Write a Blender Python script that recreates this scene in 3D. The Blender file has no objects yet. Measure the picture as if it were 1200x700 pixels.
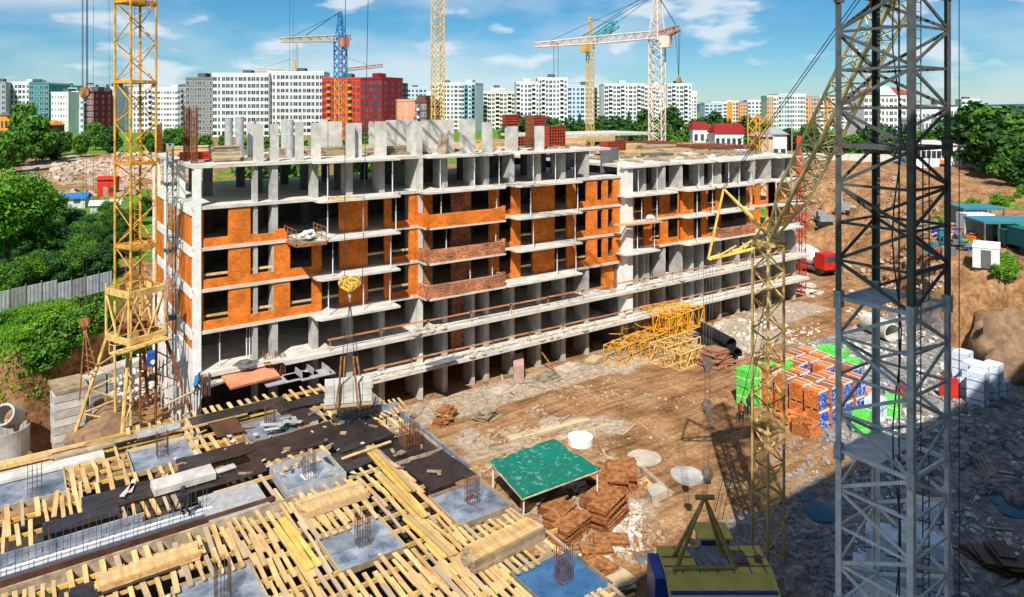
import bpy, bmesh, math, random
from mathutils import Vector, Matrix, noise
R = math.radians
random.seed(7)
sc = bpy.context.scene
COL = sc.collection

# ------------------------------------------------------------------ camera, world, sun, exposure
CAMZ = 25.1
FW, RT = (0.5754, 0.8179), (0.8179, -0.5754)      # forward and right of the camera in the plan; X runs along the facade
cd = bpy.data.cameras.new("camera"); cam = bpy.data.objects.new("camera", cd); COL.objects.link(cam)
cam.location = (0, 0, CAMZ); cam.rotation_euler = (R(90), 0, math.atan2(FW[1], FW[0]) - R(90))
cd.sensor_width = 36; cd.sensor_fit = 'HORIZONTAL'; cd.lens = 36 * 830 / 1200
cd.shift_y = -222 / 1200; cd.clip_start = 0.3; cd.clip_end = 12000
sc.camera = cam

SUN = Vector((0.62, 0.66, -1.0)).normalized()      # direction the light travels
sun_el = math.asin(-SUN.z)
sl = bpy.data.lights.new("sun", 'SUN'); so = bpy.data.objects.new("sun", sl); COL.objects.link(so)
sl.energy = 5.0; sl.angle = R(0.5); sl.color = (1.0, 0.95, 0.86)
so.rotation_euler = SUN.to_track_quat('-Z', 'Y').to_euler(); so.location = (-30, -30, 80)
w = bpy.data.worlds.new("World"); sc.world = w; w.use_nodes = True
wn, wl = w.node_tree.nodes, w.node_tree.links
wn.clear()
out = wn.new('ShaderNodeOutputWorld'); bg = wn.new('ShaderNodeBackground'); sky = wn.new('ShaderNodeTexSky')
sky.sky_type = 'NISHITA'; sky.sun_disc = False; sky.sun_elevation = sun_el
sky.sun_rotation = math.atan2(-SUN.x, -SUN.y); sky.air_density = 1.0; sky.dust_density = 0.05; sky.ozone_density = 2.6
sky.altitude = 200
SKYK = 0.058
bg.inputs[1].default_value = SKYK
tc = wn.new('ShaderNodeTexCoord'); mp = wn.new('ShaderNodeMapping'); mp.inputs['Scale'].default_value = (1, 1, 3.0)
nz = wn.new('ShaderNodeTexNoise'); nz.inputs['Scale'].default_value = 3.4; nz.inputs['Detail'].default_value = 5; nz.inputs['Roughness'].default_value = 0.5
rp = wn.new('ShaderNodeValToRGB'); rp.color_ramp.elements[0].position = 0.46; rp.color_ramp.elements[1].position = 0.74
nz2 = wn.new('ShaderNodeTexNoise'); nz2.inputs['Scale'].default_value = 8.5; nz2.inputs['Detail'].default_value = 5
rp2 = wn.new('ShaderNodeValToRGB'); rp2.color_ramp.elements[0].position = 0.56; rp2.color_ramp.elements[1].position = 0.66
mx = wn.new('ShaderNodeMixRGB'); mx.inputs[2].default_value = (10.5, 11.4, 12.2, 1)
ad = wn.new('ShaderNodeMath'); ad.operation = 'ADD'; ad.use_clamp = True
ml = wn.new('ShaderNodeMath'); ml.operation = 'MULTIPLY'; ml.inputs[1].default_value = 0.78
hs = wn.new('ShaderNodeHueSaturation'); hs.inputs['Saturation'].default_value = 1.2; hs.inputs['Hue'].default_value = 0.485
wl.new(tc.outputs['Generated'], mp.inputs[0]); wl.new(mp.outputs[0], nz.inputs['Vector']); wl.new(mp.outputs[0], nz2.inputs['Vector'])
wl.new(nz.outputs[0], rp.inputs[0]); wl.new(nz2.outputs[0], rp2.inputs[0])
wl.new(rp.outputs[0], ad.inputs[0]); wl.new(rp2.outputs[0], ad.inputs[1]); wl.new(ad.outputs[0], ml.inputs[0])
tn = wn.new('ShaderNodeMixRGB'); tn.blend_type = 'MULTIPLY'; tn.inputs[0].default_value = 1; tn.inputs[2].default_value = (.74, .94, 1.18, 1)
wl.new(sky.outputs[0], tn.inputs[1]); wl.new(tn.outputs[0], hs.inputs['Color'])
wl.new(ml.outputs[0], mx.inputs[0]); wl.new(hs.outputs[0], mx.inputs[1]); wl.new(mx.outputs[0], bg.inputs[0]); wl.new(bg.outputs[0], out.inputs[0])
sc.view_settings.view_transform = 'Standard'; sc.view_settings.look = 'None'; sc.view_settings.gamma = 1
sc.view_settings.exposure = 0.42
sc.render.engine = 'CYCLES'; sc.cycles.max_bounces = 6; sc.cycles.transparent_max_bounces = 6

# ------------------------------------------------------------------ helpers
def Q(px, py, D):                                  # world point seen at (px,py) at depth D
    l = (px - 600) / 830 * D
    return Vector((D*FW[0] + l*RT[0], D*FW[1] + l*RT[1], CAMZ - (py - 128)/830*D))
def P(px, py, z):                                  # world point at height z
    D = 830 * (CAMZ - z) / (py - 128)
    v = Q(px, py, D); v.z = z; return v
YF = 54.67                                          # facade plane
def fx(px, Y=YF):
    r = (px - 600) / 830
    return Y * (FW[0] + RT[0]*r) / (FW[1] + RT[1]*r)
def U(a, b): return random.uniform(a, b)

class MB:
    def __init__(s): s.v = []; s.f = []; s.mi = []
    def add(s, vs, fs, mi=0):
        n = len(s.v); s.v += [tuple(v) for v in vs]; s.f += [tuple(i+n for i in f) for f in fs]; s.mi += [mi]*len(fs)
    def box(s, x0, y0, z0, x1, y1, z1, mi=0):
        s.add([(x0,y0,z0),(x1,y0,z0),(x1,y1,z0),(x0,y1,z0),(x0,y0,z1),(x1,y0,z1),(x1,y1,z1),(x0,y1,z1)],
              [(0,3,2,1),(4,5,6,7),(0,1,5,4),(1,2,6,5),(2,3,7,6),(3,0,4,7)], mi); return s
    def obox(s, c, sx, sy, sz, rz=0, tilt=0, mi=0, ty=0):       # centre of the base, turned about z
        m = Matrix.Translation(c) @ Matrix.Rotation(rz,4,'Z') @ Matrix.Rotation(tilt,4,'X') @ Matrix.Rotation(ty,4,'Y')
        vs = [m @ Vector(p) for p in ((-sx/2,-sy/2,0),(sx/2,-sy/2,0),(sx/2,sy/2,0),(-sx/2,sy/2,0),(-sx/2,-sy/2,sz),(sx/2,-sy/2,sz),(sx/2,sy/2,sz),(-sx/2,sy/2,sz))]
        s.add(vs, [(0,3,2,1),(4,5,6,7),(0,1,5,4),(1,2,6,5),(2,3,7,6),(3,0,4,7)], mi); return s
    def bar(s, a, b, r, n=4, r2=None, caps=True, mi=0):
        a, b = Vector(a), Vector(b); d = b - a
        if d.length < 1e-6: return s
        q = d.to_track_quat('Z', 'Y'); r2 = r if r2 is None else r2
        k = 2*math.pi/n; o = k/2
        vs = [a + q @ Vector((r*math.cos(k*i+o), r*math.sin(k*i+o), 0)) for i in range(n)] + [b + q @ Vector((r2*math.cos(k*i+o), r2*math.sin(k*i+o), 0)) for i in range(n)]
        fs = [(i, (i+1)%n, n+(i+1)%n, n+i) for i in range(n)]
        if caps: fs += [tuple(range(n-1,-1,-1)), tuple(range(n,2*n))]
        s.add(vs, fs, mi); return s
    def tube(s, pts, r, n=6, mi=0):
        for a, b in zip(pts, pts[1:]): s.bar(a, b, r, n, mi=mi)
        return s
    def ring(s, c, r0, r1, h, n=24, mi=0):          # open ring with thickness
        c = Vector(c); vs = []
        for z in (0, h):
            for r in (r0, r1):
                vs += [c + Vector((r*math.cos(2*math.pi*i/n), r*math.sin(2*math.pi*i/n), z)) for i in range(n)]
        fs = []
        for i in range(n):
            j = (i+1) % n
            fs += [(i,j,2*n+j,2*n+i), (n+i,3*n+i,3*n+j,n+j), (2*n+i,2*n+j,3*n+j,3*n+i), (i,n+i,n+j,j)]
        s.add(vs, fs, mi); return s
    def prism(s, poly, z0, z1, mi=0):
        n = len(poly); vs = [(x,y,z0) for x,y in poly] + [(x,y,z1) for x,y in poly]
        s.add(vs, [tuple(range(n-1,-1,-1)), tuple(range(n,2*n))] + [(i,(i+1)%n,n+(i+1)%n,n+i) for i in range(n)], mi); return s
    def blob(s, c, rx, ry, rz, seed=0, amp=.25, sub=2, mi=0, fs=1.0):
        bm = bmesh.new(); bmesh.ops.create_icosphere(bm, subdivisions=sub, radius=1)
        vs = []
        for v in bm.verts:
            k = 1 + amp*noise.noise(v.co*1.7*fs + Vector((seed*3.1, seed, 0)))*2
            vs.append((c[0]+v.co.x*rx*k, c[1]+v.co.y*ry*k, c[2]+v.co.z*rz*k))
        fc = [tuple(v.index for v in f.verts) for f in bm.faces]; bm.free()
        s.add(vs, fc, mi); return s
    def lattice(s, a, b, wa, n, leg=.06, br=.035, wb=None, rot=0, kind='x', side=(0,0,1), hor=True, tri=False, mi=0):
        a, b = Vector(a), Vector(b); d = (b-a); L = d.length; d.normalize(); wb = wa if wb is None else wb
        sd = Vector(side)
        if abs(d.z) > .9: sd = Vector((1,0,0))
        u = sd.cross(d).normalized(); v = d.cross(u).normalized()
        if rot: q = Matrix.Rotation(rot,3,d); u = q @ u; v = q @ v
        cs = [(-1,-1),(1,-1),(1,1),(-1,1)] if not tri else [(-1,-1),(1,-1),(0,1)]
        m = len(cs); P_ = []
        for i in range(n+1):
            t = i/n; h = (wa*(1-t)+wb*t)/2; c = a + d*(L*t); P_.append([c + u*x*h + v*y*h for x,y in cs])
        for k in range(m): s.bar(P_[0][k], P_[n][k], leg, 6 if leg > .07 else 4, mi=mi)
        for i in range(n):
            for k in range(m):
                j = (k+1) % m
                if hor: s.bar(P_[i][k], P_[i][j], br, 4, caps=False, mi=mi)
                if kind == 'x': s.bar(P_[i][k], P_[i+1][j], br, 4, caps=False, mi=mi); s.bar(P_[i][j], P_[i+1][k], br, 4, caps=False, mi=mi)
                elif kind == 'z':
                    p, q_ = (k, j) if (i+k) % 2 else (j, k)
                    s.bar(P_[i][p], P_[i+1][q_], br, 4, caps=False, mi=mi)
        for k in range(m): s.bar(P_[n][k], P_[n][(k+1)%m], br, 4, mi=mi)
        return s
ORG = {}
def props(o, label=None, cat=None, group=None, kind=None):
    if label: o['label'] = label
    if cat: o['category'] = cat
    if group: o['group'] = group
    if kind: o['kind'] = kind
    return o
def root(name, loc, label, cat, group=None, rz=0):
    o = bpy.data.objects.new(name, None); COL.objects.link(o); o.location = loc; o.rotation_euler[2] = rz
    o.empty_display_size = .3; ORG[o.name] = Vector(loc); return props(o, label, cat, group)
def build(name, mb, mats, parent=None, label=None, cat=None, group=None, kind=None, smooth=False, local=False):
    if not isinstance(mats, (list, tuple)): mats = [mats]
    if parent is not None: org = Vector((0,0,0)) if local else ORG[parent.name]
    elif local: org = Vector((0,0,0))
    else:
        xs = [v[0] for v in mb.v]; ys = [v[1] for v in mb.v]; zs = [v[2] for v in mb.v]
        org = Vector(((min(xs)+max(xs))/2, (min(ys)+max(ys))/2, min(zs)))
    me = bpy.data.meshes.new(name)
    me.from_pydata([(v[0]-org.x, v[1]-org.y, v[2]-org.z) for v in mb.v], [], mb.f); me.update()
    for m in mats: me.materials.append(m)
    if len(mats) > 1: me.polygons.foreach_set('material_index', mb.mi)
    if smooth: me.polygons.foreach_set('use_smooth', [True]*len(me.polygons))
    o = bpy.data.objects.new(name, me); COL.objects.link(o)
    if parent is not None: o.parent = parent; ORG[o.name] = Vector(org)
    else: o.location = org; ORG[o.name] = Vector(org)
    return props(o, label, cat, group, kind)
_ON = 'first second third fourth fifth sixth seventh eighth ninth tenth eleventh twelfth thirteenth fourteenth fifteenth sixteenth seventeenth eighteenth nineteenth'.split()
_TN = {2:'twent',3:'thirt',4:'fort',5:'fift',6:'sixt',7:'sevent',8:'eight',9:'ninet'}
def ordw(i):                                        # 0 -> first
    i += 1
    if i < 20: return _ON[i-1]
    t, u = divmod(i, 10); return _TN[t]+'ieth' if u == 0 else _TN[t]+'y-'+_ON[u-1]
def autolabel(objs, marks, fmt):
    """label every object by the nearest landmark, the side of it it lies on in the picture, and its rank there"""
    g = {}
    for o in objs:
        best = min(marks, key=lambda m: (o.location.x-m[1])**2+(o.location.y-m[2])**2)
        dx, dy = o.location.x-best[1], o.location.y-best[2]; l = dx*RT[0]+dy*RT[1]; f = dx*FW[0]+dy*FW[1]
        side = ('right of' if l > 0 else 'left of') if abs(l) > abs(f)*1.1 else ('behind' if f > 0 else 'in front of')
        g.setdefault((best[0], side), []).append((math.hypot(dx, dy), o))
    for (n, s), lst in g.items():
        lst.sort(key=lambda t: t[0])
        for i, (_, o) in enumerate(lst): o['label'] = fmt % (ordw(i), s + ' ' + n)
def kids(o): return [c for c in o.children]
def dup(o, loc=None, rz=None, label=None, group=None, scale=None, parent=None):
    c = o.copy(); COL.objects.link(c)
    if parent is not None: c.parent = parent
    if loc is not None: c.location = loc
    if rz is not None: c.rotation_euler[2] = rz
    if label: c['label'] = label
    if group: c['group'] = group
    if scale is not None: c.scale = scale if not isinstance(scale, (int, float)) else (scale,)*3
    for ch in kids(o): dup(ch, parent=c)
    return c

# ------------------------------------------------------------------ materials
MAT = {}
def mat(name, c1, c2=None, rough=.8, metal=0, scale=2.0, detail=6, bump=0.0, bscale=None, rnd=0.0, fine=.15, spec=.3, lo=.35, hi=.65, stretch=None, obj=False, alt=None):
    m = bpy.data.materials.new(name); m.use_nodes = True; N, L = m.node_tree.nodes, m.node_tree.links
    bs = N['Principled BSDF']; bs.inputs['Roughness'].default_value = rough; bs.inputs['Metallic'].default_value = metal
    bs.inputs['Specular IOR Level'].default_value = spec
    c2 = c2 or tuple(x*.75 for x in c1)
    if obj: g = N.new('ShaderNodeTexCoord'); src = g.outputs['Object']
    else: g = N.new('ShaderNodeNewGeometry'); src = g.outputs['Position']
    if stretch:
        mp = N.new('ShaderNodeMapping'); mp.inputs['Scale'].default_value = stretch; L.new(src, mp.inputs[0]); src = mp.outputs[0]
    n1 = N.new('ShaderNodeTexNoise'); n1.inputs['Scale'].default_value = scale; n1.inputs['Detail'].default_value = detail; n1.inputs['Roughness'].default_value = .62
    L.new(src, n1.inputs['Vector'])
    r = N.new('ShaderNodeValToRGB'); r.color_ramp.elements[0].position = lo; r.color_ramp.elements[1].position = hi
    r.color_ramp.elements[0].color = (*c2, 1); r.color_ramp.elements[1].color = (*c1, 1); L.new(n1.outputs[0], r.inputs[0])
    last = r.outputs[0]
    n2 = N.new('ShaderNodeTexNoise'); n2.inputs['Scale'].default_value = scale*9; n2.inputs['Detail'].default_value = 4; L.new(src, n2.inputs['Vector'])
    mr = N.new('ShaderNodeMapRange'); mr.inputs['To Min'].default_value = 1-fine*2; mr.inputs['To Max'].default_value = 1+fine*2; L.new(n2.outputs[0], mr.inputs[0])
    mx = N.new('ShaderNodeVectorMath'); mx.operation = 'SCALE'; L.new(last, mx.inputs[0]); L.new(mr.outputs[0], mx.inputs['Scale']); last = mx.outputs[0]
    if alt or rnd:
        gi = N.new('ShaderNodeNewGeometry'); oi0 = N.new('ShaderNodeObjectInfo'); sm_ = N.new('ShaderNodeMath'); sm_.operation = 'ADD'
        L.new(gi.outputs['Random Per Island'], sm_.inputs[0]); L.new(oi0.outputs['Random'], sm_.inputs[1]); fr_ = N.new('ShaderNodeMath'); fr_.operation = 'FRACT'; L.new(sm_.outputs[0], fr_.inputs[0])
        if rnd:
            m3 = N.new('ShaderNodeMapRange'); m3.inputs['To Min'].default_value = 1-rnd*.8; m3.inputs['To Max'].default_value = 1+rnd*.6; L.new(fr_.outputs[0], m3.inputs[0]); s3 = N.new('ShaderNodeVectorMath'); s3.operation = 'SCALE'; L.new(last, s3.inputs[0]); L.new(m3.outputs[0], s3.inputs['Scale']); last = s3.outputs[0]
        if alt:
            a7 = N.new('ShaderNodeMath'); a7.operation = 'MULTIPLY'; a7.inputs[1].default_value = 7.31; L.new(sm_.outputs[0], a7.inputs[0]); a8 = N.new('ShaderNodeMath'); a8.operation = 'FRACT'; L.new(a7.outputs[0], a8.inputs[0])
            a9 = N.new('ShaderNodeMapRange'); a9.inputs['From Min'].default_value = 1-alt[1]-.12; a9.inputs['From Max'].default_value = 1-alt[1]+.12; a9.inputs['To Max'].default_value = .8; L.new(a8.outputs[0], a9.inputs[0])
            a10 = N.new('ShaderNodeMixRGB'); L.new(a9.outputs[0], a10.inputs[0]); L.new(last, a10.inputs[1]); a10.inputs[2].default_value = (*alt[0], 1); last = a10.outputs[0]
    if rnd:
        oi = N.new('ShaderNodeObjectInfo'); m2 = N.new('ShaderNodeMapRange'); m2.inputs['To Min'].default_value = 1-rnd; m2.inputs['To Max'].default_value = 1+rnd
        L.new(oi.outputs['Random'], m2.inputs[0]); s2 = N.new('ShaderNodeVectorMath'); s2.operation = 'SCALE'; L.new(last, s2.inputs[0]); L.new(m2.outputs[0], s2.inputs['Scale']); last = s2.outputs[0]
    L.new(last, bs.inputs['Base Color'])
    if bump:
        b = N.new('ShaderNodeBump'); b.inputs['Strength'].default_value = bump; b.inputs['Distance'].default_value = .05
        n3 = N.new('ShaderNodeTexNoise'); n3.inputs['Scale'].default_value = bscale or scale*6; n3.inputs['Detail'].default_value = 5; L.new(src, n3.inputs['Vector'])
        L.new(n3.outputs[0], b.inputs['Height']); L.new(b.outputs[0], bs.inputs['Normal'])
    MAT[name] = m; return m
def brickmat(name, ca, cb, mortar, bw=.38, rh=.2, msize=.012, stain=.25, stainc=(.9,.85,.8), speck=.18):
    m = bpy.data.materials.new(name); m.use_nodes = True; N, L = m.node_tree.nodes, m.node_tree.links
    bs = N['Principled BSDF']; bs.inputs['Roughness'].default_value = .85; bs.inputs['Specular IOR Level'].default_value = .15
    g = N.new('ShaderNodeNewGeometry'); sp = N.new('ShaderNodeSeparateXYZ'); L.new(g.outputs['Position'], sp.inputs[0])
    a = N.new('ShaderNodeMath'); a.operation = 'ADD'; L.new(sp.outputs[0], a.inputs[0]); L.new(sp.outputs[1], a.inputs[1])
    c = N.new('ShaderNodeCombineXYZ'); L.new(a.outputs[0], c.inputs[0]); L.new(sp.outputs[2], c.inputs[1])
    b = N.new('ShaderNodeTexBrick'); b.inputs['Scale'].default_value = 1; b.inputs['Brick Width'].default_value = bw; b.inputs['Row Height'].default_value = rh
    b.inputs['Mortar Size'].default_value = msize; b.inputs['Mortar Smooth'].default_value = .2; b.inputs['Bias'].default_value = -.1
    b.inputs['Color1'].default_value = (*ca,1); b.inputs['Color2'].default_value = (*cb,1); b.inputs['Mortar'].default_value = (*mortar,1)
    L.new(c.outputs[0], b.inputs['Vector'])
    n = N.new('ShaderNodeTexNoise'); n.inputs['Scale'].default_value = .9; n.inputs['Detail'].default_value = 8; L.new(g.outputs['Position'], n.inputs['Vector'])
    r = N.new('ShaderNodeValToRGB'); r.color_ramp.elements[0].position = .35; r.color_ramp.elements[1].position = .7
    r.color_ramp.elements[0].color = (1-stain,1-stain,1-stain,1); r.color_ramp.elements[1].color = (1.12,1.08,1.05,1); L.new(n.outputs[0], r.inputs[0])
    mu = N.new('ShaderNodeMixRGB'); mu.blend_type = 'MULTIPLY'; mu.inputs[0].default_value = 1; L.new(b.outputs[0], mu.inputs[1]); L.new(r.outputs[0], mu.inputs[2])
    n9 = N.new('ShaderNodeTexNoise'); n9.inputs['Scale'].default_value = 7; n9.inputs['Detail'].default_value = 5; L.new(g.outputs['Position'], n9.inputs['Vector'])
    m9 = N.new('ShaderNodeMapRange'); m9.inputs['From Min'].default_value = .3; m9.inputs['From Max'].default_value = .7; m9.inputs['To Min'].default_value = 1-speck; m9.inputs['To Max'].default_value = 1+speck; L.new(n9.outputs[0], m9.inputs[0])
    s9 = N.new('ShaderNodeVectorMath'); s9.operation = 'SCALE'; L.new(mu.outputs[0], s9.inputs[0]); L.new(m9.outputs[0], s9.inputs['Scale']); L.new(s9.outputs[0], bs.inputs['Base Color'])
    bp = N.new('ShaderNodeBump'); bp.inputs['Strength'].default_value = .4; bp.inputs['Distance'].default_value = .02; bp.invert = True
    L.new(b.outputs['Fac'], bp.inputs['Height']); L.new(bp.outputs[0], bs.inputs['Normal'])
    MAT[name] = m; return m

conc = mat('concrete', (.50,.485,.45), (.30,.29,.275), scale=.8, bump=.15, bscale=6, fine=.12)
conc_sun = mat('white concrete', (.84,.83,.80), (.66,.65,.62), scale=1.1, bump=.12, bscale=6, fine=.1)  # concrete whitened so the sunny end wall carries its brightness in colour
conc_l = mat('concrete light', (.64,.62,.57), (.42,.40,.36), scale=1.1, bump=.15, bscale=6, fine=.12)
conc_d = mat('concrete grey', (.17,.175,.18), (.085,.09,.095), scale=.7, bump=.15, bscale=6)  # dark tone also puts room shade into the inner walls and columns
slabm = mat('slab concrete', (.68,.65,.59), (.46,.43,.38), scale=1.5, bump=.2, bscale=8, stretch=(.5,1,2))
dusty = mat('dusty concrete', (.55,.48,.38), (.36,.31,.24), scale=1.2, bump=.2)
orange = brickmat('orange block', (.82,.215,.02), (.64,.15,.014), (.66,.27,.09), .38, .22, .012, .3)
redbrick = brickmat('red brick', (.74,.24,.09), (.24,.07,.03), (.50,.30,.19), .3, .13, .02, .5, speck=.5)
timber = mat('timber', (.78,.53,.24), (.52,.31,.12), scale=1.3, rnd=.2, fine=.22, rough=.7, stretch=(3,.6,3), alt=((.40,.33,.24), .22))
timber_w = mat('weathered timber', (.42,.33,.22), (.20,.15,.10), scale=1.5, rnd=.3, fine=.25, alt=((.55,.42,.24), .25))
timber_y = mat('yellow timber', (.72,.48,.12), (.50,.30,.07), scale=1.3, rnd=.2, fine=.2, alt=((.36,.28,.16), .3))
ply_b = mat('blue grey plywood', (.30,.33,.38), (.09,.12,.17), scale=1.0, rnd=.2, rough=.45, fine=.15)
ply_blue = mat('blue plywood', (.05,.15,.30), (.03,.09,.20), scale=1.0, rough=.5, fine=.2)
ply_k = mat('black plywood', (.035,.03,.03), (.012,.012,.014), scale=1.2, rough=.28, fine=.4, spec=.6, bump=.25)
ply_br = mat('brown plywood', (.13,.06,.035), (.06,.03,.02), scale=1.2, rough=.45, fine=.3)
rust = mat('rusty steel', (.30,.10,.035), (.12,.04,.02), scale=4, fine=.3, rough=.85)
rust_o = mat('orange rusty formwork', (.46,.19,.06), (.15,.06,.025), scale=3, fine=.3, rough=.8)
rebar = mat('rebar', (.16,.10,.08), (.08,.05,.045), scale=4, rough=.7)
steel = mat('galvanised steel', (.55,.56,.57), (.38,.38,.39), scale=3, rough=.45, metal=.3)
yel = mat('crane yellow', (.72,.37,.05), (.34,.15,.04), scale=2.2, fine=.25, rough=.55, lo=.34, hi=.58)
yel_l = mat('pale crane yellow', (.80,.56,.19), (.46,.28,.09), scale=1.5, fine=.15, rough=.6)
yel_b = mat('bright crane yellow', (.86,.44,.02), (.64,.28,.02), scale=2, fine=.15, rough=.5)
greyp = mat('grey crane paint', (.26,.31,.34), (.16,.19,.21), scale=2.2, fine=.2, rough=.5, lo=.3, hi=.55)
greyrust = mat('rusted grey steel', (.20,.16,.14), (.09,.06,.05), scale=3, fine=.25, rough=.7)
cable = mat('steel cable', (.04,.045,.055), rough=.6)
white = mat('white paint', (.80,.80,.80), (.70,.70,.70), scale=.3, fine=.05, rough=.6)
redp = mat('red paint', (.62,.03,.015), (.45,.02,.015), scale=1, fine=.12, rough=.5)
blue = mat('blue paint', (.01,.07,.42), (.01,.05,.28), scale=1, fine=.12, rough=.4)
tealp = mat('teal roof sheet', (.03,.22,.27), (.02,.15,.19), scale=.8, rough=.45)
blackp = mat('black plastic pipe', (.02,.025,.03), (.012,.014,.018), scale=2, rough=.4)
glass = mat('window glass', (.05,.075,.10), (.03,.045,.06), scale=.2, rough=.12, spec=.8, rnd=.5, fine=.02)
glass_l = mat('pale window glass', (.22,.30,.38), (.12,.17,.22), scale=.2, rough=.15, spec=.8, rnd=.4, fine=.02)
tyre = mat('tyre rubber', (.02,.02,.02), rough=.9)
# ------------------------------------------------------------------ terrain: the pit, its banks and the town beyond as one sheet
PIT = [(-9,-60),(-9,58),(-3,60),(3,62),(7.0,66),(9.0,79),(12,80),(50,81),(53,92),(92,93),(100,108),(122,104),(126,84),(112,66),(96,50),(79,35),(86,20),(95,-60)]
def sdist(x, y):
    ins = False; d = 1e9; n = len(PIT); j = n-1
    for i in range(n):
        ax, ay = PIT[j]; bx, by = PIT[i]
        if (by > y) != (ay > y) and x < (ax-bx)*(y-by)/(ay-by)+bx: ins = not ins
        ex, ey = bx-ax, by-ay; t = max(0, min(1, ((x-ax)*ex+(y-ay)*ey)/(ex*ex+ey*ey)))
        dd = (x-ax-ex*t)**2 + (y-ay-ey*t)**2
        if dd < d: d = dd
        j = i
    d = math.sqrt(d); return -d if ins else d
def sm(t): t = max(0, min(1, t)); return t*t*(3-2*t)
def fbm(x, y, s, o=4):
    return noise.fractal(Vector((x*s, y*s, 3.7)), 1.0, 2.1, o, noise_basis='PERLIN_ORIGINAL')
def DF(x, y): return x*FW[0]+y*FW[1]
def gz(x, y):
    d = sdist(x, y)
    far = sm((x-84)/40) * sm((y-36)/45)
    lf_ = x < 15 and y < 72; wd = (2.6 if lf_ else 3.6) + 52*far
    d2 = d + (2.2*fbm(x, y, .12) + 1.0*fbm(x, y, .5, 3)) * (1 + 2.5*far) * (.55 if x < 15 and y < 72 else 1)
    s = sm(d2/wd)
    if far > 0:                                        # dug terraces on the far slope
        q = s*3.0; fq = math.floor(q); s2 = (fq + sm((q-fq-.35)/.35))/3.0
        s = s*(1-.8*far) + s2*.8*far
    z = 8*s
    D = x*FW[0] + y*FW[1]
    if -2 < d < 9: z += (.9*fbm(x+3, y, .55, 4) + .5*fbm(x, y+7, 1.3, 3)) * 4*s*(1-s) * (1 if x < 20 else .8)
    z += 4*sm((D-180)/160)
    if d < 0: z += .10*fbm(x, y, .25) + .05*fbm(x, y, 1.1)
    else: z += (.35*fbm(x, y, .1) + .12*fbm(x, y, .8, 3)) * min(1, d/3) + far*min(1, d/6)*(1.8*(1-abs(fbm(x, y, .045))*2.4) + .9*fbm(x, y, .2) - 1.2) * sm((240-DF(x,y))/60)
    if x > 58 and y < 46: z += .5*max(0, fbm(x+9, y, .16)) * sm((x-58)/8)
    return z
def lines(lo, hi, step, far, g=1.12):
    v = []; x = lo
    while x < hi: v.append(x); x += step
    v.append(hi); s = step; x = hi
    while x < far: s *= g; x += s; v.append(x)
    s = step; x = lo; pre = []
    while x > -far: s *= g; x -= s; pre.append(x)
    return pre[::-1] + v
def zone(x, y, z):
    """r grass, g pale rubble/dust, b grey gravel"""
    d = sdist(x, y); D = x*FW[0]+y*FW[1]; lat = x*RT[0]+y*RT[1]; px = 600+830*lat/max(D,1)
    n = fbm(x, y, .06, 5); n2 = fbm(x+50, y, .22, 4)
    g = b = r = 0.0
    if d > 1.2:
        if px < 140 and D < 110: r = 1 if d > 2.4 else 0
        elif px < 250 and D < 330:
            r = sm(.5 + 1.8*fbm(x, y, .03, 4)) * .9
            if 150 < D < 300: r *= sm((n+.06)*8)*.8; g = sm((n2+.15)*3)*.9 if r < .4 else 0
            if D > 250: r = 1
        elif px > 900 and D < 230: r = (sm((fbm(x+7, y+3, .05)-.22)*6)*.8 if px > 1100 else 0) if d > 9 else 0; g = .3*sm(n2*2)
        else: r = sm(.5+2.5*n)*.8
        if D > 330: r = max(r, .75)
    else:
        g = sm((n2-.26)*3.0)*.35
        for cx, cy, rr in RUB:
            k = math.hypot(x-cx, y-cy)/rr; g = max(g, sm(1.15-k+.9*n2)*.8)
        if y < 44 and x > 36: b = sm((x-40-(y-24)*.9+6*n)/9)
        if y < 30: b = max(b, sm((30-y+3*n)/5)*sm((x-28)/10))
        if 5 < z < 9: g *= .3
    if abs(y-52)<2.3 and 22<x<84: g = max(g, .62)
    return r, g, b
RUB = [(P(*p, 0).x, P(*p, 0).y, r_) for p, r_ in (((740,420),5),((700,560),4.5),((665,610),5),((730,600),4),((560,520),4),((880,400),7),((1020,400),5),((700,500),4),((640,560),4),((900,365),6))]
GX = lines(-14, 140, .68, 7000); GY = lines(-6, 132, .68, 7000)
gv = []; gc = []
for y in GY:
    for x in GX:
        near = -90 < x < 420 and -40 < y < 480
        z = gz(x, y) if near else 12 if (x*FW[0]+y*FW[1]) > 200 else 0
        gv.append((x, y, z)); gc.append(zone(x, y, z) if near else (.8, .1, 0))
nx = len(GX)
gf = [(j*nx+i, j*nx+i+1, (j+1)*nx+i+1, (j+1)*nx+i) for j in range(len(GY)-1) for i in range(nx-1)]
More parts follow.
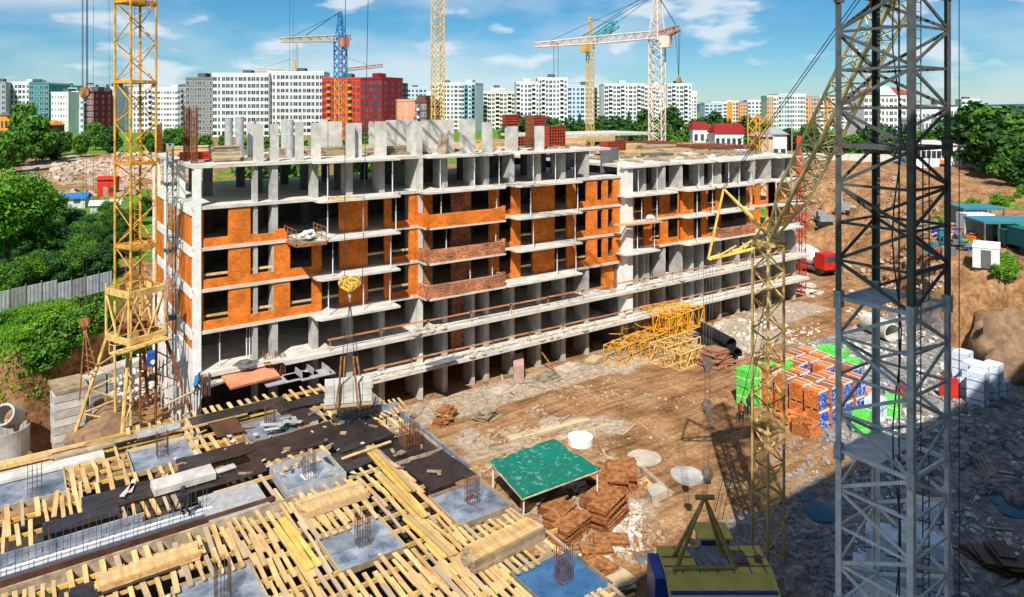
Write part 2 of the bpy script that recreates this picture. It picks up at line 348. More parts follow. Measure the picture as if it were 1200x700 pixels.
def groundmat():
    m = bpy.data.materials.new('earth'); m.use_nodes = True; N, L = m.node_tree.nodes, m.node_tree.links
    bs = N['Principled BSDF']; bs.inputs['Roughness'].default_value = .95; bs.inputs['Specular IOR Level'].default_value = .1
    g = N.new('ShaderNodeNewGeometry'); at = N.new('ShaderNodeAttribute'); at.attribute_name = 'zone'
    sp = N.new('ShaderNodeSeparateColor'); L.new(at.outputs['Color'], sp.inputs[0])
    def ns(s, d=8, ro=.6):
        n = N.new('ShaderNodeTexNoise'); n.inputs['Scale'].default_value = s; n.inputs['Detail'].default_value = d; n.inputs['Roughness'].default_value = ro
        L.new(g.outputs['Position'], n.inputs['Vector']); return n.outputs[0]
    def ramp(i, *st):
        r = N.new('ShaderNodeValToRGB'); e = r.color_ramp.elements
        while len(e) < len(st): e.new(.5)
        for q, (p, c) in zip(e, st): q.position = p; q.color = (*c, 1)
        L.new(i, r.inputs[0]); return r.outputs[0]
    def mixc(f, a, b):
        x = N.new('ShaderNodeMixRGB'); L.new(a, x.inputs[1]); L.new(b, x.inputs[2]); L.new(f, x.inputs[0]); return x.outputs[0]
    def edge(ch, s, k=.35):
        a = N.new('ShaderNodeMath'); a.operation = 'ADD'; L.new(ch, a.inputs[0]); b = N.new('ShaderNodeMath'); b.operation = 'MULTIPLY_ADD'
        L.new(ns(s), b.inputs[0]); b.inputs[1].default_value = k*2; b.inputs[2].default_value = -k; L.new(b.outputs[0], a.inputs[1])
        c = N.new('ShaderNodeMapRange'); c.inputs['From Min'].default_value = .35; c.inputs['From Max'].default_value = .65; L.new(a.outputs[0], c.inputs[0]); return c.outputs[0]
    dirt = ramp(ns(.35), (.32,(.20,.10,.045)), (.5,(.35,.19,.09)), (.68,(.44,.27,.14)))
    dirt2 = ramp(ns(3.5), (.35,(.62,.62,.62)), (.65,(1.22,1.2,1.16)))
    mu = N.new('ShaderNodeMixRGB'); mu.blend_type = 'MULTIPLY'; mu.inputs[0].default_value = .8; L.new(dirt, mu.inputs[1]); L.new(dirt2, mu.inputs[2])
    ms = N.new('ShaderNodeMapping'); ms.inputs['Scale'].default_value = (.16, 1.5, 1); ms.inputs['Rotation'].default_value = (0, 0, -.12); L.new(g.outputs['Position'], ms.inputs[0])
    nr = N.new('ShaderNodeTexNoise'); nr.inputs['Scale'].default_value = 1.2; nr.inputs['Detail'].default_value = 8; nr.inputs['Roughness'].default_value = .65; nr.inputs['Distortion'].default_value = .6; L.new(ms.outputs[0], nr.inputs['Vector'])
    rut = ramp(nr.outputs[0], (.38,(.50,.47,.44)), (.52,(1,1,1)), (.68,(1.22,1.18,1.12)))
    m5 = N.new('ShaderNodeMixRGB'); m5.blend_type = 'MULTIPLY'; m5.inputs[0].default_value = .75; L.new(mu.outputs[0], m5.inputs[1]); L.new(rut, m5.inputs[2]); mu = m5
    rub = ramp(ns(2.2, 10, .8), (.34,(.20,.135,.08)), (.5,(.40,.32,.24)), (.66,(.62,.57,.49)))
    grv = ramp(ns(1.3, 12, .86), (.34,(.07,.062,.055)), (.48,(.19,.175,.16)), (.57,(.36,.35,.34)), (.66,(.72,.73,.74)))
    gr = ramp(ns(1.1), (.32,(.04,.11,.012)), (.5,(.10,.24,.02)), (.66,(.20,.38,.04)))
    gr2 = ramp(ns(14, 4, .8), (.35,(.55,.55,.55)), (.65,(1.3,1.3,1.3)))
    m2 = N.new('ShaderNodeMixRGB'); m2.blend_type = 'MULTIPLY'; m2.inputs[0].default_value = .9; L.new(gr, m2.inputs[1]); L.new(gr2, m2.inputs[2])
    c = mixc(edge(sp.outputs[1], 1.6), mu.outputs[0], rub); c = mixc(edge(sp.outputs[2], .9), c, grv); c = mixc(edge(sp.outputs[0], .7), c, m2.outputs[0])
    L.new(c, bs.inputs['Base Color'])
    b = N.new('ShaderNodeBump'); b.inputs['Strength'].default_value = .7; b.inputs['Distance'].default_value = .25; L.new(ns(2.4, 9, .68), b.inputs['Height']); L.new(b.outputs[0], bs.inputs['Normal'])
    return m
gme = bpy.data.meshes.new('ground'); gme.from_pydata(gv, [], gf); gme.update()
ca = gme.color_attributes.new('zone', 'FLOAT_COLOR', 'POINT')
ca.data.foreach_set('color', [c for t in gc for c in (*t, 1.0)])
gme.materials.append(groundmat()); gme.polygons.foreach_set('use_smooth', [True]*len(gme.polygons))
ground = bpy.data.objects.new('ground', gme); COL.objects.link(ground); ground['kind'] = 'structure'

# far hills
hillm = mat('far hills', (.03,.10,.13), (.025,.075,.10), scale=.004, fine=.1)
mb = MB()
for k, (D0, hh, sd) in enumerate(((3600, 42, 1), (5200, 70, 5))):
    n = 90; rows = []
    for i in range(n+1):
        a = -60 + 120*i/n; l = math.tan(R(a))*D0 if abs(a) < 56 else math.copysign(D0*1.5, a)*(abs(a)/56)
        h = hh*(.45 + .55*sm((l/D0+.2)*1.5)) * (.75 + .5*noise.noise(Vector((i*.16, sd, 0))))
        p0 = Vector((D0*FW[0]+l*RT[0], D0*FW[1]+l*RT[1], 11)); p1 = Vector(((D0+500)*FW[0]+l*RT[0], (D0+500)*FW[1]+l*RT[1], 12+h)); p2 = Vector(((D0+1100)*FW[0]+l*RT[0], (D0+1100)*FW[1]+l*RT[1], 11))
        rows += [p0, p1, p2]
    mb.add(rows, [(3*i+q, 3*i+3+q, 3*i+4+q, 3*i+1+q) for i in range(n) for q in (0,1)])
build('hills', mb, hillm, kind='structure', smooth=True)
cratem = mat('worn red crate', (.48,.05,.025), (.20,.03,.02), scale=4, fine=.3)
# ------------------------------------------------------------------ the unfinished apartment block
LV = {-2:0, -1:3, 0:6, 1:9, 2:12, 3:15, 4:18, 5:21}
LR = [10, 13, 16, 19]
XA, XB, XC = 10.58, fx(727), fx(936)
YB, YBR = 72.6, 86.0
blk = root('unfinished_apartment_block', (XA, YF, 0), 'long unfinished apartment block of bare concrete floors with orange block infill walls', 'building')
def bx(*a): return MB().box(*a)
def slab(x0, x1, y0, y1, z, name='floor_slab', m=slabm, t=.25): return build(name, bx(x0, y0, z-.16, x1, y1, z-.16+t), m, blk)
for k in (1,2,3): slab(XA-.05, XB, YF-.10, YB+.05, LV[k])
slab(XA-.10, XB, YF-.12, YB+.08, LV[4]); slab(XA-.15, XB-1.6, YF-.18, YB+.1, LV[5])
XD = fx(336, 53.1)
for k in (-1, 0): slab(XD if k == 0 else fx(405,53.1), XC+.3, YF-1.35, 78, LV[k], t=.30)
slab(XA-.02, XD-.01, YF-.6, 72, LV[0], t=.30)
for z in LR: slab(XB+.45, XC+.15, YF-.12, YBR, z, t=.27)
# front columns (fins) by pixel along the facade, full height of their section
finL = [(300,.30,.7),(322.5,.45,.9),(370,.45,1.0),(410,.55,1.2),(448,.5,1.4),(522,.5,1.8),(555,.35,1.5),(571,.5,1.5),(601,.45,1.5),(632,.5,1.6),(661,.5,1.7),(689,.4,2.0)]
for i, (px, w_, d_) in enumerate(finL):
    x = fx(px); build('column', bx(x-w_/2, YF+.06, 0, x+w_/2, YF+.06+d_, 8.9), conc, blk); build('column', bx(x-w_/2, YF+.06, (9.1 if px < 340 else 18.05), x+w_/2, YF+.06+d_, 20.9) if px < 340 else bx(x-w_/2, YF+.06, 18.05, x+w_/2, YF+.06+d_, 20.9), conc, blk)
x = fx(492.5); build('column', bx(x-.18, YF-.16, 0, x+.18, YF+2.6, 21.2), conc_l, blk)
build('column', bx(XA-.03, YF-.16, 3, XA+.45, YF+.6, 20.9), conc_sun, blk)
finR = [(779,.35,1.8),(799,.4,1.7),(824,.4,1.9),(845,.3,1.8),(866,.4,1.9),(884,.35,1.8),(903,.4,1.9),(919,.35,1.8),(932,.4,1.8),(726+30,.4,1.8)]
for px, w_, d_ in finR:
    x = fx(px); build('column', bx(x-w_/2, YF+.05, 0, x+w_/2, YF+.05+d_, 9.88), conc, blk); build('column', bx(x-w_/2, YF+.05, 16.1, x+w_/2, YF+.05+d_, 18.86), conc, blk)
x = fx(730.5); build('column', bx(XB+.02, YF-.9, 3.2, XB+.95, YF+.5, 19.5), conc_sun, blk)
build('column', bx(XB+.25, YF+.2, 0, XB+.8, YF+1.2, 3.0), conc, blk)
for px in (735, 747, 760, 812): # lower-only fins
    x = fx(px); build('column', bx(x-.2, YF+.05, 0, x+.2, YF+1.8, 9.9), conc, blk)
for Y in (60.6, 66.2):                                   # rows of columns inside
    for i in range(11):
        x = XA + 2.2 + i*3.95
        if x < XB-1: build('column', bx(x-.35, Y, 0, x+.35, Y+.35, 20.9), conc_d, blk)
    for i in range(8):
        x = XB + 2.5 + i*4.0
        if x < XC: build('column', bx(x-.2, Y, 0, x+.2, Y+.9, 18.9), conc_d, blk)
for Y in (60.3, 65.9, 71.95):                            # side-wall columns
    build('column', bx(XA-.10, Y, 0, XA+.45, Y+.62, 20.85), conc_sun, blk)
# side wall bands and infill
for k in (1,2,3,4):
    build('edge_beam', bx(XA-.13, YF+.62, LV[k]-.62, XA+.3, 72.5, LV[k]+.02), conc_sun, blk)
ys = [YF+.6, 60.3, 65.9, 71.95]
for a in range(3):
    y0, y1 = ys[a]+(.62 if a else 0), ys[a+1]
    for k in (1,2,3):
        build('brick_wall', bx(XA-.02, y0, LV[k]+.03, XA+.25, y1, LV[k+1]-.62), orange, blk)
build('brick_wall', bx(XA-.02, YF+.6, 7.6, XA+.25, 58.6, LV[1]-.62), orange, blk)
build('brick_wall', bx(XA-.02, 61.0, 8.2-1.2, XA+.25, 65.9, LV[1]-.62), orange, blk)
mb = MB(); mb.add([(XA-.05,YF,0),(XA-.05,YB,0),(XA-.05,YB,8.4),(XA-.05,66,6.9),(XA-.05,60.9,6.9),(XA-.05,58.6,7.5),(XA-.05,58.6,7.6),(XA-.05,YF,7.6),
                   (XA+.3,YF,0),(XA+.3,YB,0),(XA+.3,YB,8.4),(XA+.3,66,6.9),(XA+.3,60.9,6.9),(XA+.3,58.6,7.5),(XA+.3,58.6,7.6),(XA+.3,YF,7.6)],
                  [(7,6,5,4,3,2,1,0),(8,9,10,11,12,13,14,15)]+[(i,(i+1)%8,8+(i+1)%8,8+i) for i in range(8)])
build('retaining_wall', mb, conc_sun, blk)
# infill walls: px range, floor k (between LV[k] and LV[k+1])
def wallp(p0, p1, z0, z1, m=orange, y=YF, t=.25, name='brick_wall'):
    return build(name, bx(fx(p0,y), y, z0, fx(p1,y), y+t, z1), m, blk)
def infill(p0, p1, z0, z1, wins, sill=.75, head=.45, m=orange, y=YF):
    """one wall panel with window openings wins=[(px0,px1)] cut out, as one mesh"""
    mb = MB(); x0, x1 = fx(p0,y), fx(p1,y); xs = [x0]
    for a, b in wins: xs += [fx(a,y), fx(b,y)]
    xs.append(x1)
    for i in range(0, len(xs), 2):
        if xs[i+1]-xs[i] > .02: mb.box(xs[i], y, z0, xs[i+1], y+.25, z1)
    for i in range(1, len(xs)-1, 2):
        mb.box(xs[i], y+.002, z0, xs[i+1], y+.252, z0+sill)
        if head > 0: mb.box(xs[i], y+.002, z1-head, xs[i+1], y+.252, z1)
    return build('brick_wall', mb, m, blk)
for k in (1,2,3):
    z0, z1 = LV[k]+.09, LV[k+1]-.16
    if k < 3: infill(238, 377, z0, z1, [(238.5,268),(293.5,321),(340,366)], .62, .0)
    else:
        infill(238, 300, z0, z1, [(238.5,268),(293.5,299.9)], .62, 0)
        mb = MB(); mb.box(fx(300), YF, z0, fx(336), YF+.25, z0+.55); mb.box(fx(321), YF+.001, z0+.5, fx(334), YF+.251, z0+.8); build('brick_wall', mb, orange, blk)
    wallp(232, 238.4, z0, z1)
    # recessed front behind balconies
    wallp(398, 431, z0, z1, y=YF+.25); wallp(451, 459, z0, z1, y=YF+.1)
    infill(459.1, 490.5, z0, z1, [(459.2,480)], .5, 0)
    wallp(494.5, 507, z0, z1, redbrick if k < 3 else orange)
    wallp(529, 552, z0, z1, redbrick, y=YF+1.3, t=.2); wallp(574, 585, z0, z1, y=YF+.15)
    infill(590, 610, z0, z1, [(590.1,600)], .5, 0)
    wallp(624.5, 650, z0, z1, y=YF+.25); wallp(665, 675, z0, z1, y=YF+.1)
    infill(675.1, 726.5, z0, z1, [(675.2,688),(700,706.5),(712.5,719)], .6, .18)
wallp(706, 726.5, LV[0]+.2, LV[1]-.16, y=YF+.5)
wallp(529, 552, LV[-1]+.2, LV[0]-.2, redbrick, y=YF+1.4, t=.2); wallp(529, 552, LV[0]+.2, LV[1]-.2, redbrick, y=YF+1.4, t=.2)
# right section infill
for i, (z0_, z1_) in enumerate(((10,13),(13,16))):
    z0, z1 = z0_+.12, z1_-.16
    wallp(735.5, 743.5, z0, z1); wallp(755, 763, z0, z1, y=YF+.3)
    infill(764, 796, z0, z1, [(764.2,774),(785,795.8)] if i else [(764.2,775),(783,795.8)], .55, 0)
    wallp(799, 813, z0, z1); wallp(823, 829, z0, z1, y=YF+.1); infill(829.2, 845, z0, z1, [(829.4,840)], .5, 0)
    wallp(876, 882, z0, z1, y=YF+.1)
    infill(886, 909, z0, z1, [(891,900)], .5, 0); wallp(900.2, 908, z0, z1)
    wallp(912, 926, z0, z1, y=YF+.2, m=orange)
for k, (a, b) in enumerate(((-2,-1),(-1,0),(0,1))):           # cross walls added behind to keep rooms dark, concrete toned for shade
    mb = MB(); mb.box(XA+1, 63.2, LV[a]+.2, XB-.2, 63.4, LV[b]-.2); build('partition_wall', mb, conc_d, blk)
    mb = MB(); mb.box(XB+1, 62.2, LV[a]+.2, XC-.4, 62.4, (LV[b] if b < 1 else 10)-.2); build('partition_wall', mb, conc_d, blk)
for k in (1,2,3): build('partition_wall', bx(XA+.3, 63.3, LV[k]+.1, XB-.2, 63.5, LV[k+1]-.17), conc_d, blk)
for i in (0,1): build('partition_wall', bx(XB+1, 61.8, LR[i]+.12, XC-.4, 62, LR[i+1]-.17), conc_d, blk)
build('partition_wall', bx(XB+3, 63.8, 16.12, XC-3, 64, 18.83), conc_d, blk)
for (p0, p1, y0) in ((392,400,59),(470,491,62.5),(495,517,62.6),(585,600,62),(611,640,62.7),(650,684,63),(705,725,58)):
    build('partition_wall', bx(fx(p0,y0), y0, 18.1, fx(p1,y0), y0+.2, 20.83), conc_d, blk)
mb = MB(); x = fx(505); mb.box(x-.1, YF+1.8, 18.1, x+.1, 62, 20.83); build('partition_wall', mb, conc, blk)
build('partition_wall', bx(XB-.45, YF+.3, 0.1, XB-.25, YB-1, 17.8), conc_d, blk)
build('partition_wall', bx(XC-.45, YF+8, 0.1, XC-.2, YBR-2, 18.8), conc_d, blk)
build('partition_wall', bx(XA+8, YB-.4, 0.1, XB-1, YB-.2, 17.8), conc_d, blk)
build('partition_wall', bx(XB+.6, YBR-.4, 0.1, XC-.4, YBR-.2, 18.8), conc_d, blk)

# balconies
def balcony(p0, p1, z, dep=1.7, par=None, t=.16, end=0):
    yo = YF-.12-dep; x0, x1 = fx(p0, yo), fx(p1, yo)
    mb = MB(); mb.prism([(x0+.05+end, YF-.12),(x0, yo+.5),(x0+.35, yo),(x1, yo),(x1, YF-.12)], z-.12, z-.12+t)
    s = build('balcony_slab', mb, slabm, blk)
    if par:
        mb = MB(); h = 1.15
        mb.box(x0+.04, yo+.05, z+.04, x1-.05, yo+.28, z+h); mb.box(x0+.03, yo+.281, z+.04, x0+.26, YF-.13, z+h); mb.box(x1-.3, yo+.052, z+h-.02, x1-.02, yo+.3, z+h+.18)
        mb.box(x1-.28, yo+.281, z+.04, x1-.05, YF-.13, z+h)
        build('brick_parapet', mb, par, s)
    return s
for k in (2,3,4): balcony(374, 469.5, LV[k], 1.9)
balcony(372.5, 469.5, LV[1], 2.0)
balcony(369, 469.5, LV[5], 1.5)
for k, m in ((1, redbrick),(2, redbrick),(3, orange)): balcony(501, 593, LV[k], 1.75, m)
balcony(499, 593, LV[4], 1.6); balcony(503, 593, LV[5], 1.3)
for k in (2,3,4): balcony(607.5, 683, LV[k], 1.8)
balcony(594, 683, LV[1], 1.8); balcony(606, 683, LV[5], 1.2)
balcony(734, 774, 19, 1.1); balcony(735, 795, 16, 1.5); balcony(742, 764, 13, 1.3); balcony(734, 774, 10, 1.6)
for z, d_ in ((19,.9),(16,1.4),(13,1.4),(10,1.5)):
    balcony(806, 838, z, d_)
for z, d_ in ((19,.9),(16,1.3),(13,1.3)): balcony(845, 885, z, d_)
balcony(839, 905, 10, 1.4)
s = balcony(845, 886, 10.02, 1.3, redbrick)
for z, d_ in ((19,1.0),(16,1.3),(13,1.5),(10,1.6)): balcony(914, 942, z, d_)
# podium guard rails (bar + posts + sun-bleached debris along the edge)
yo = YF-1.25
for k, p0, zb in ((0, 386, 6), (-1, 428, 3)):
    mb = MB(); x0, x1 = fx(p0, yo), fx(925, yo)
    n = 14
    for i in range(n):
        a = x0+(x1-x0)*i/n; b = x0+(x1-x0)*(i+1)/n
        mb.obox(((a+b)/2, yo+.02, zb+1.02+.03*(i%2)), (b-a)+.25, .05, .13, 0)
        mb.bar((a+.1, yo+.07, zb+.1), (a+.1, yo+.07, zb+1.1), .03)
        mb.bar((a+.1, yo+.07, zb+1.05), (a+.1, yo+.6, zb+.15), .02)
    build('guard_rail', mb, mat('rail timber %d'%k, (.62,.28,.12), (.38,.16,.07), scale=1, fine=.25), blk)
# window guard timbers
for k, lst in ((1,[(240,268),(293,321),(340,366),(377,398),(431,452),(460,480),(600,624),(650,665),(675,688)]),(2,[(240,268),(294,321),(431,452),(460,480),(611,624),(650,665)])):
    for a, b in lst:
        build('guard_board', MB().box(fx(a), YF+.262, LV[k]+.95, fx(b), YF+.31, LV[k]+1.13), timber, blk)
for z in (10,13):
    for a, b in ((744,755),(764,774),(830,840)):
        build('guard_board', MB().box(fx(a), YF+.262, z+.95, fx(b), YF+.31, z+1.1), timber, blk)
# roof-level columns and walls of the floor being built
def up(px0, px1, Y, z1=24, z0=21.08, t=.35, m=conc_l, name='roof_column'):
    mb = MB(); z1 += U(-.15,.15)
    for q in range(max(4, int((px1-px0)/2))): a = fx(px0,Y)+U(.04,.96)*(fx(px1,Y)-fx(px0,Y)); mb.bar((a, Y+U(.05,t-.05), z1-.1), (a+U(-.06,.06), Y+U(.05,t-.05), z1+U(.15,.55)), .018, 3)
    build('rebar_tip', mb, rust, blk)
    return build(name, bx(fx(px0,Y), Y, z0, fx(px1,Y), Y+t, z1), m, blk)
for a, b in ((298,309),(318,327),(347,356),(366,376),(407,416),(567,577)): up(a, b, YF+.3, 24)
for a, b in ((291,303),(376,384),(385,401),(331,336),(434,441)): up(a, b, YF+5.5, 24.1, t=.4)
up(415, 424, YF+.9, 23.9, t=.8); up(441, 453, YF+1.2, 24.0, name='roof_wall'); up(454, 489, YF+4.5, 24.0, name='roof_wall')
up(490, 495, YF-.05, 24.1, t=2.2); up(495.5, 526, YF+2.2, 24.2, name='roof_wall'); up(526, 532, YF+1.6, 24.1, t=.7); up(540, 557, YF+.8, 24.05, t=.3, name='roof_wall')
up(594, 607, YF+.2, 23.6); up(626, 638, YF+.2, 23.6)
for a, b, z in ((593,608,24.6),(620,626,24.5),(626,639,24.5)):
    mb = MB(); zz = 23.61 if a != 620 else 21.4; x0, x1 = fx(a, YF+.1), fx(b, YF+.1)
    mb.box(x0, YF+.1, zz, x1, YF+.7, z)
    for i in range(4): mb.box(x0-.04, YF+.04, zz+.1+i*.25, x1+.04, YF+.76, zz+.15+i*.25)
    build('column_formwork', mb, rust if a == 620 else cratem, blk)
# side shaft rail on the narrow end
mast = root('scaffold_ladder_mast', (XA-.5, 61.6, 0), 'grey steel hoist rail standing against the white narrow end wall of the block', 'hoist mast')
mb = MB(); mb.lattice((XA-.55, 60.9, 4.2), (XA-.55, 60.9, 22.4), .42, 30, .05, .02, kind='z', hor=True); build('rail_frame', mb, steel, mast)
for z in (8.6, 13.9, 19.1): build('wall_bracket', MB().box(XA-.95, 60.55, z, XA-.1, 61.25, z+.25), conc_d, mast)
for i, zs in enumerate((7, 11, 15, 20)): build('wall_bracket', MB().box(XA-.8, 60.7, zs, XA-.12, 60.78, zs+.08), steel, mast)
# rubble dust heaps along the podium edges
for n_, (p0, p1, z) in enumerate(((640,725,3.15),(500,640,3.15),(725,880,6.15),(560,720,6.15),(300,470,3.15),(480,520,6.15))):
    mb = MB()
    for i in range(46):
        px = U(p0, p1); c = (fx(px, 54), 53.35+abs(random.gauss(0, .6)), z); r = U(.06, .3)
        mb.blob(c, r*U(1,2.4), r, r*U(.25,.6), i, .3, 1)
    build('cement_dust', mb, dusty, kind='stuff')

# ---- adjustable steel props between balcony slabs
pr = root('steel_prop', (0,0,0), 'x', 'steel prop')
build('outer_tube', MB().bar((0,0,.02),(0,0,1.55),.045,8), white, pr, local=True)
build('inner_tube', MB().bar((0,0,1.55),(0,0,2.72),.032,8), steel, pr, local=True)
build('collar', MB().bar((0,0,1.45),(0,0,1.62),.075,8), steel, pr, local=True)
build('base_plate', MB().box(-.09,-.09,0,.09,.09,.02), steel, pr, local=True)
PR = [(384,4,53.2,'L'),(460,4,53.2,'L'),(516,4,53.3,'L'),(556,4,53.3,'L'),(585,4,53.3,'L'),(384,3,53.1,'L'),(426,3,53.1,'L'),(464,3,53.1,'L'),(517,3,53.5,'L'),(582,3,53.6,'L'),(390,2,53.2,'L'),(458,2,53.1,'L'),(523,2,53.5,'L'),(581,2,53.6,'L'),(385,1,53.2,'L'),(457,1,53.2,'L'),(426,1,53.2,'L'),(551,1,53.5,'L'),(577,1,53.5,'L'),
      (625,4,53.3,'L'),(651,4,53.3,'L'),(674,4,53.3,'L'),(622,3,53.1,'L'),(677,3,53.1,'L'),(625,2,53.1,'L'),(674,2,53.1,'L'),(653,1,53.2,'L'),(675,1,53.2,'L'),
      (748,2,53.6,'R'),(770,2,53.6,'R'),(752,1,53.5,'R'),(770,1,53.5,'R'),(747,0,53.6,'R'),(767,0,53.6,'R'),(819,2,53.6,'R'),(835,2,53.6,'R'),(817,1,53.5,'R'),(835,1,53.5,'R'),(817,0,53.5,'R'),(854,2,53.6,'R'),(867,2,53.6,'R'),(880,2,53.6,'R'),(866,1,53.5,'R'),(880,1,53.5,'R')]
fl = {('L',4):'top left',('L',3):'fifth left',('L',2):'fourth left',('L',1):'third left',('R',2):'top right',('R',1):'middle right',('R',0):'lower right'}
cnt_ = {}
for i, (px, k, y, s) in enumerate(PR):
    z = (LV[k] if s == 'L' else LR[k]) + .06; q = cnt_.get((s,k), 0); cnt_[(s,k)] = q+1
    o = pr if i == 0 else dup(pr)
    o.location = (fx(px,y), y, z)
    o['label'] = 'thin white prop under the balconies of the %s storey, %s from left' % (fl[(s,k)], ordw(q)); o['group'] = 'steel props under the balcony slabs'
for q, px in enumerate((257.5, 289, 292.5)):
    o = dup(pr, (fx(px,55.2), 55.2, 6.15)); o['label'] = 'steel prop in the dark opening at the near corner, ' + ('left', 'middle', 'right')[q] + ' of three'; o['group'] = 'steel props at the near corner'
# ---- things on the roof and slabs
def stack(name, c, L, W, n, m, label, cat, rz=0, t=.06, gap=.0, group=None, sep=None):
    mb = MB(); z = 0
    for i in range(n):
        k = max(1, int(W/.2)); w_ = W/k
        for j in range(k):
            mb.obox((0+U(-.05,.05), -W/2+w_*(j+.5), z), L*U(.94,1), w_*.93, t*.93, U(-.01,.01))
        z += t
        if sep and i % sep == sep-1: z += .05
    o = build(name, mb, m, local=True); o.location = c; o.rotation_euler[2] = rz
    return props(o, label, cat, group)
def sheets(c, L, W, n, m, label, rz=0, t=.1, name='plywood_stack', cat='plywood stack', group=None):
    mb = MB()
    for i in range(n): mb.obox((U(-.06,.06), U(-.05,.05), i*t), L*U(.95,1.02), W*U(.95,1.02), t*.8, U(-.02,.02))
    o = build(name, mb, m, local=True); o.location = c; o.rotation_euler[2] = rz; return props(o, label, cat, group)
z5 = 21.1
def rp_(px, Y, z=z5): return (fx(px, Y), Y, z)
sheets(rp_(263.5, 57.2), 2.0, 1.6, 12, timber_w, 'stack of tan panels on the roof at the near corner of the block', t=.1)
sheets(rp_(236, 60.5), 3.0, 1.4, 5, redp, 'low red formwork panels lying on the roof near the corner', t=.12)
sheets(rp_(222, 66), 3.2, 1.5, 7, timber, 'pale lumber stack at the far side of the roof corner', t=.12)
for i, (px, Y, l) in enumerate(((332,60,'between the second and third roof columns'),(360,61,'behind the fourth roof column'),(428,59.5,'behind the roof wall with the diagonal shadow'),(390,59,'left of the pale roof wall'),(462,58.2,'in front of the wide roof wall'),(445,61,'right of the far roof wall'))):
    stack('lumber_stack', rp_(px, Y), 2.2, 1.1, 8, timber_w, 'weathered lumber stack on the roof ' + l, 'lumber stack', U(-.3,.3), .09)
for i, (px, Y, n_, l) in enumerate(((548,60,6,'beside the light roof wall'),(575,63,8,'left of the red column forms'),(610,65,7,'behind the red column forms'),(665,62,9,'right of the red mesh crates'),(700,66,7,'at the far right of the upper roof'))):
    stack('lumber_stack', rp_(px, Y), 4.5, 1.6, n_, timber, 'tan lumber stack on the upper roof ' + l, 'lumber stack', U(-.15,.15), .09)
mb = MB(); mb.obox((0,0,0), .12, 1.1, 1.7, .2, .25); mb.obox((.25,.2,0), .12, 1.0, 1.6, .1, .3)
o = build('leaning_boards', mb, timber_w, local=True); o.location = rp_(517, 55.6); props(o, 'two dark boards leaning against the light roof wall above the brick balconies', 'boards')
# red crates
def crate(c, L, W, H, label):
    r_ = root('formwork_crate', c, label, 'formwork crate', 'red formwork crates on the roof')
    mb = MB()
    n = max(2, int(L/.35)); k = max(2, int(H/.3))
    for i in range(n+1): mb.box(-L/2+L*i/n-.04, -W/2-.04, 0, -L/2+L*i/n+.04, W/2+.04, H)
    build('ribs', mb, cratem, r_, local=True)
    mb = MB()
    for i in range(k+1): mb.box(-L/2, -W/2+.02, H*i/k-.035, L/2, W/2-.02, H*i/k+.035)
    build('panel', mb, rust, r_, local=True); return r_
crate(rp_(648, 58), 2.1, 1.4, 2.2, 'tall red mesh formwork crate right of the two white roof columns')
crate(rp_(612, 62), 2.0, 1.2, 1.0, 'low red formwork crate between the two white roof columns')
crate(rp_(640, 68), 3.4, 1.2, 1.2, 'long red formwork crate at the back of the upper roof')
crate((fx(718,70),70,19.1), 3.2, 1.6, 1.9, 'red formwork crate by the step down to the lower roof')
# back wing slab
wing = root('rear_wing', (fx(680,88), 88, 18), 'pale unfinished slab of the wing behind the block, level with its roof', 'building wing')
build('roof_slab', MB().box(fx(628,90), 88, 20.6, fx(760,90), 100, 21.0), conc_l, wing)
for px in (632, 650, 670, 690, 712, 735, 755): build('column', MB().box(fx(px,90)-.3, 90, 0, fx(px,90)+.3, 90.6, 20.6), conc, wing)
build('floor_slab', MB().box(fx(628,90), 88, 17.6, fx(760,90), 100, 17.9), conc, wing)
# right roof clutter: rusty rebar mat, timber, sheets
mb = MB()
for i in range(950):
    x = U(fx(880,66), XC-1) if i % 3 else U(fx(800,72), XC-1); y = U(66, 85); a = U(-.15,.15) + (math.pi/2 if i % 2 else 0); l = U(2, 6)
    mb.bar((x-l/2*math.cos(a), y-l/2*math.sin(a), 19.2+U(0,.5)), (x+l/2*math.cos(a), y+l/2*math.sin(a), 19.2+U(0,.6)), .04, 3, caps=False)
build('rebar_mat', mb, rust, kind='stuff')
mb = MB()
for i in range(330):
    x = U(XB+2, XC-1); y = U(56.5, 85); a = random.choice((0, math.pi/2))+U(-.3,.3)
    mb.obox((x, y, 19.13), U(.6,3), U(.1,.5), U(.05,.3), a)
build('roof_scraps', mb, timber_w, kind='stuff')
mb = MB()
for i in range(230):
    x = U(XA+1, XB-2); y = U(56, 72); a = random.choice((0, math.pi/2))+U(-.3,.3)
    mb.obox((x, y, 21.1), U(.5,2.6), U(.1,.4), U(.05,.25), a)
build('roof_scraps', mb, timber_w, kind='stuff')
for i, (px, Y, L, n_, m, l) in enumerate(((745,66,5,5,timber,'nearest the step'),(768,72,6,7,timber_w,'behind the first'),(790,68,5,4,timber,'in the middle of the lower roof'),(815,74,6,6,timber_w,'towards the rear of the lower roof'),(738,74,5,8,timber,'at the back by the pale wing'),(845,70,5,4,timber_w,'beside the rusty rebar'),(770,62,4,4,conc_d,'grey and low near the front edge'),(860,62,5,2,ply_b,'near the front edge of the far end'))):
    stack('lumber_stack', (fx(px,Y), Y, 19.12), L, 2.0, n_, m, 'lumber stack on the lower roof, ' + l, 'lumber stack', U(-.2,.2), .12)
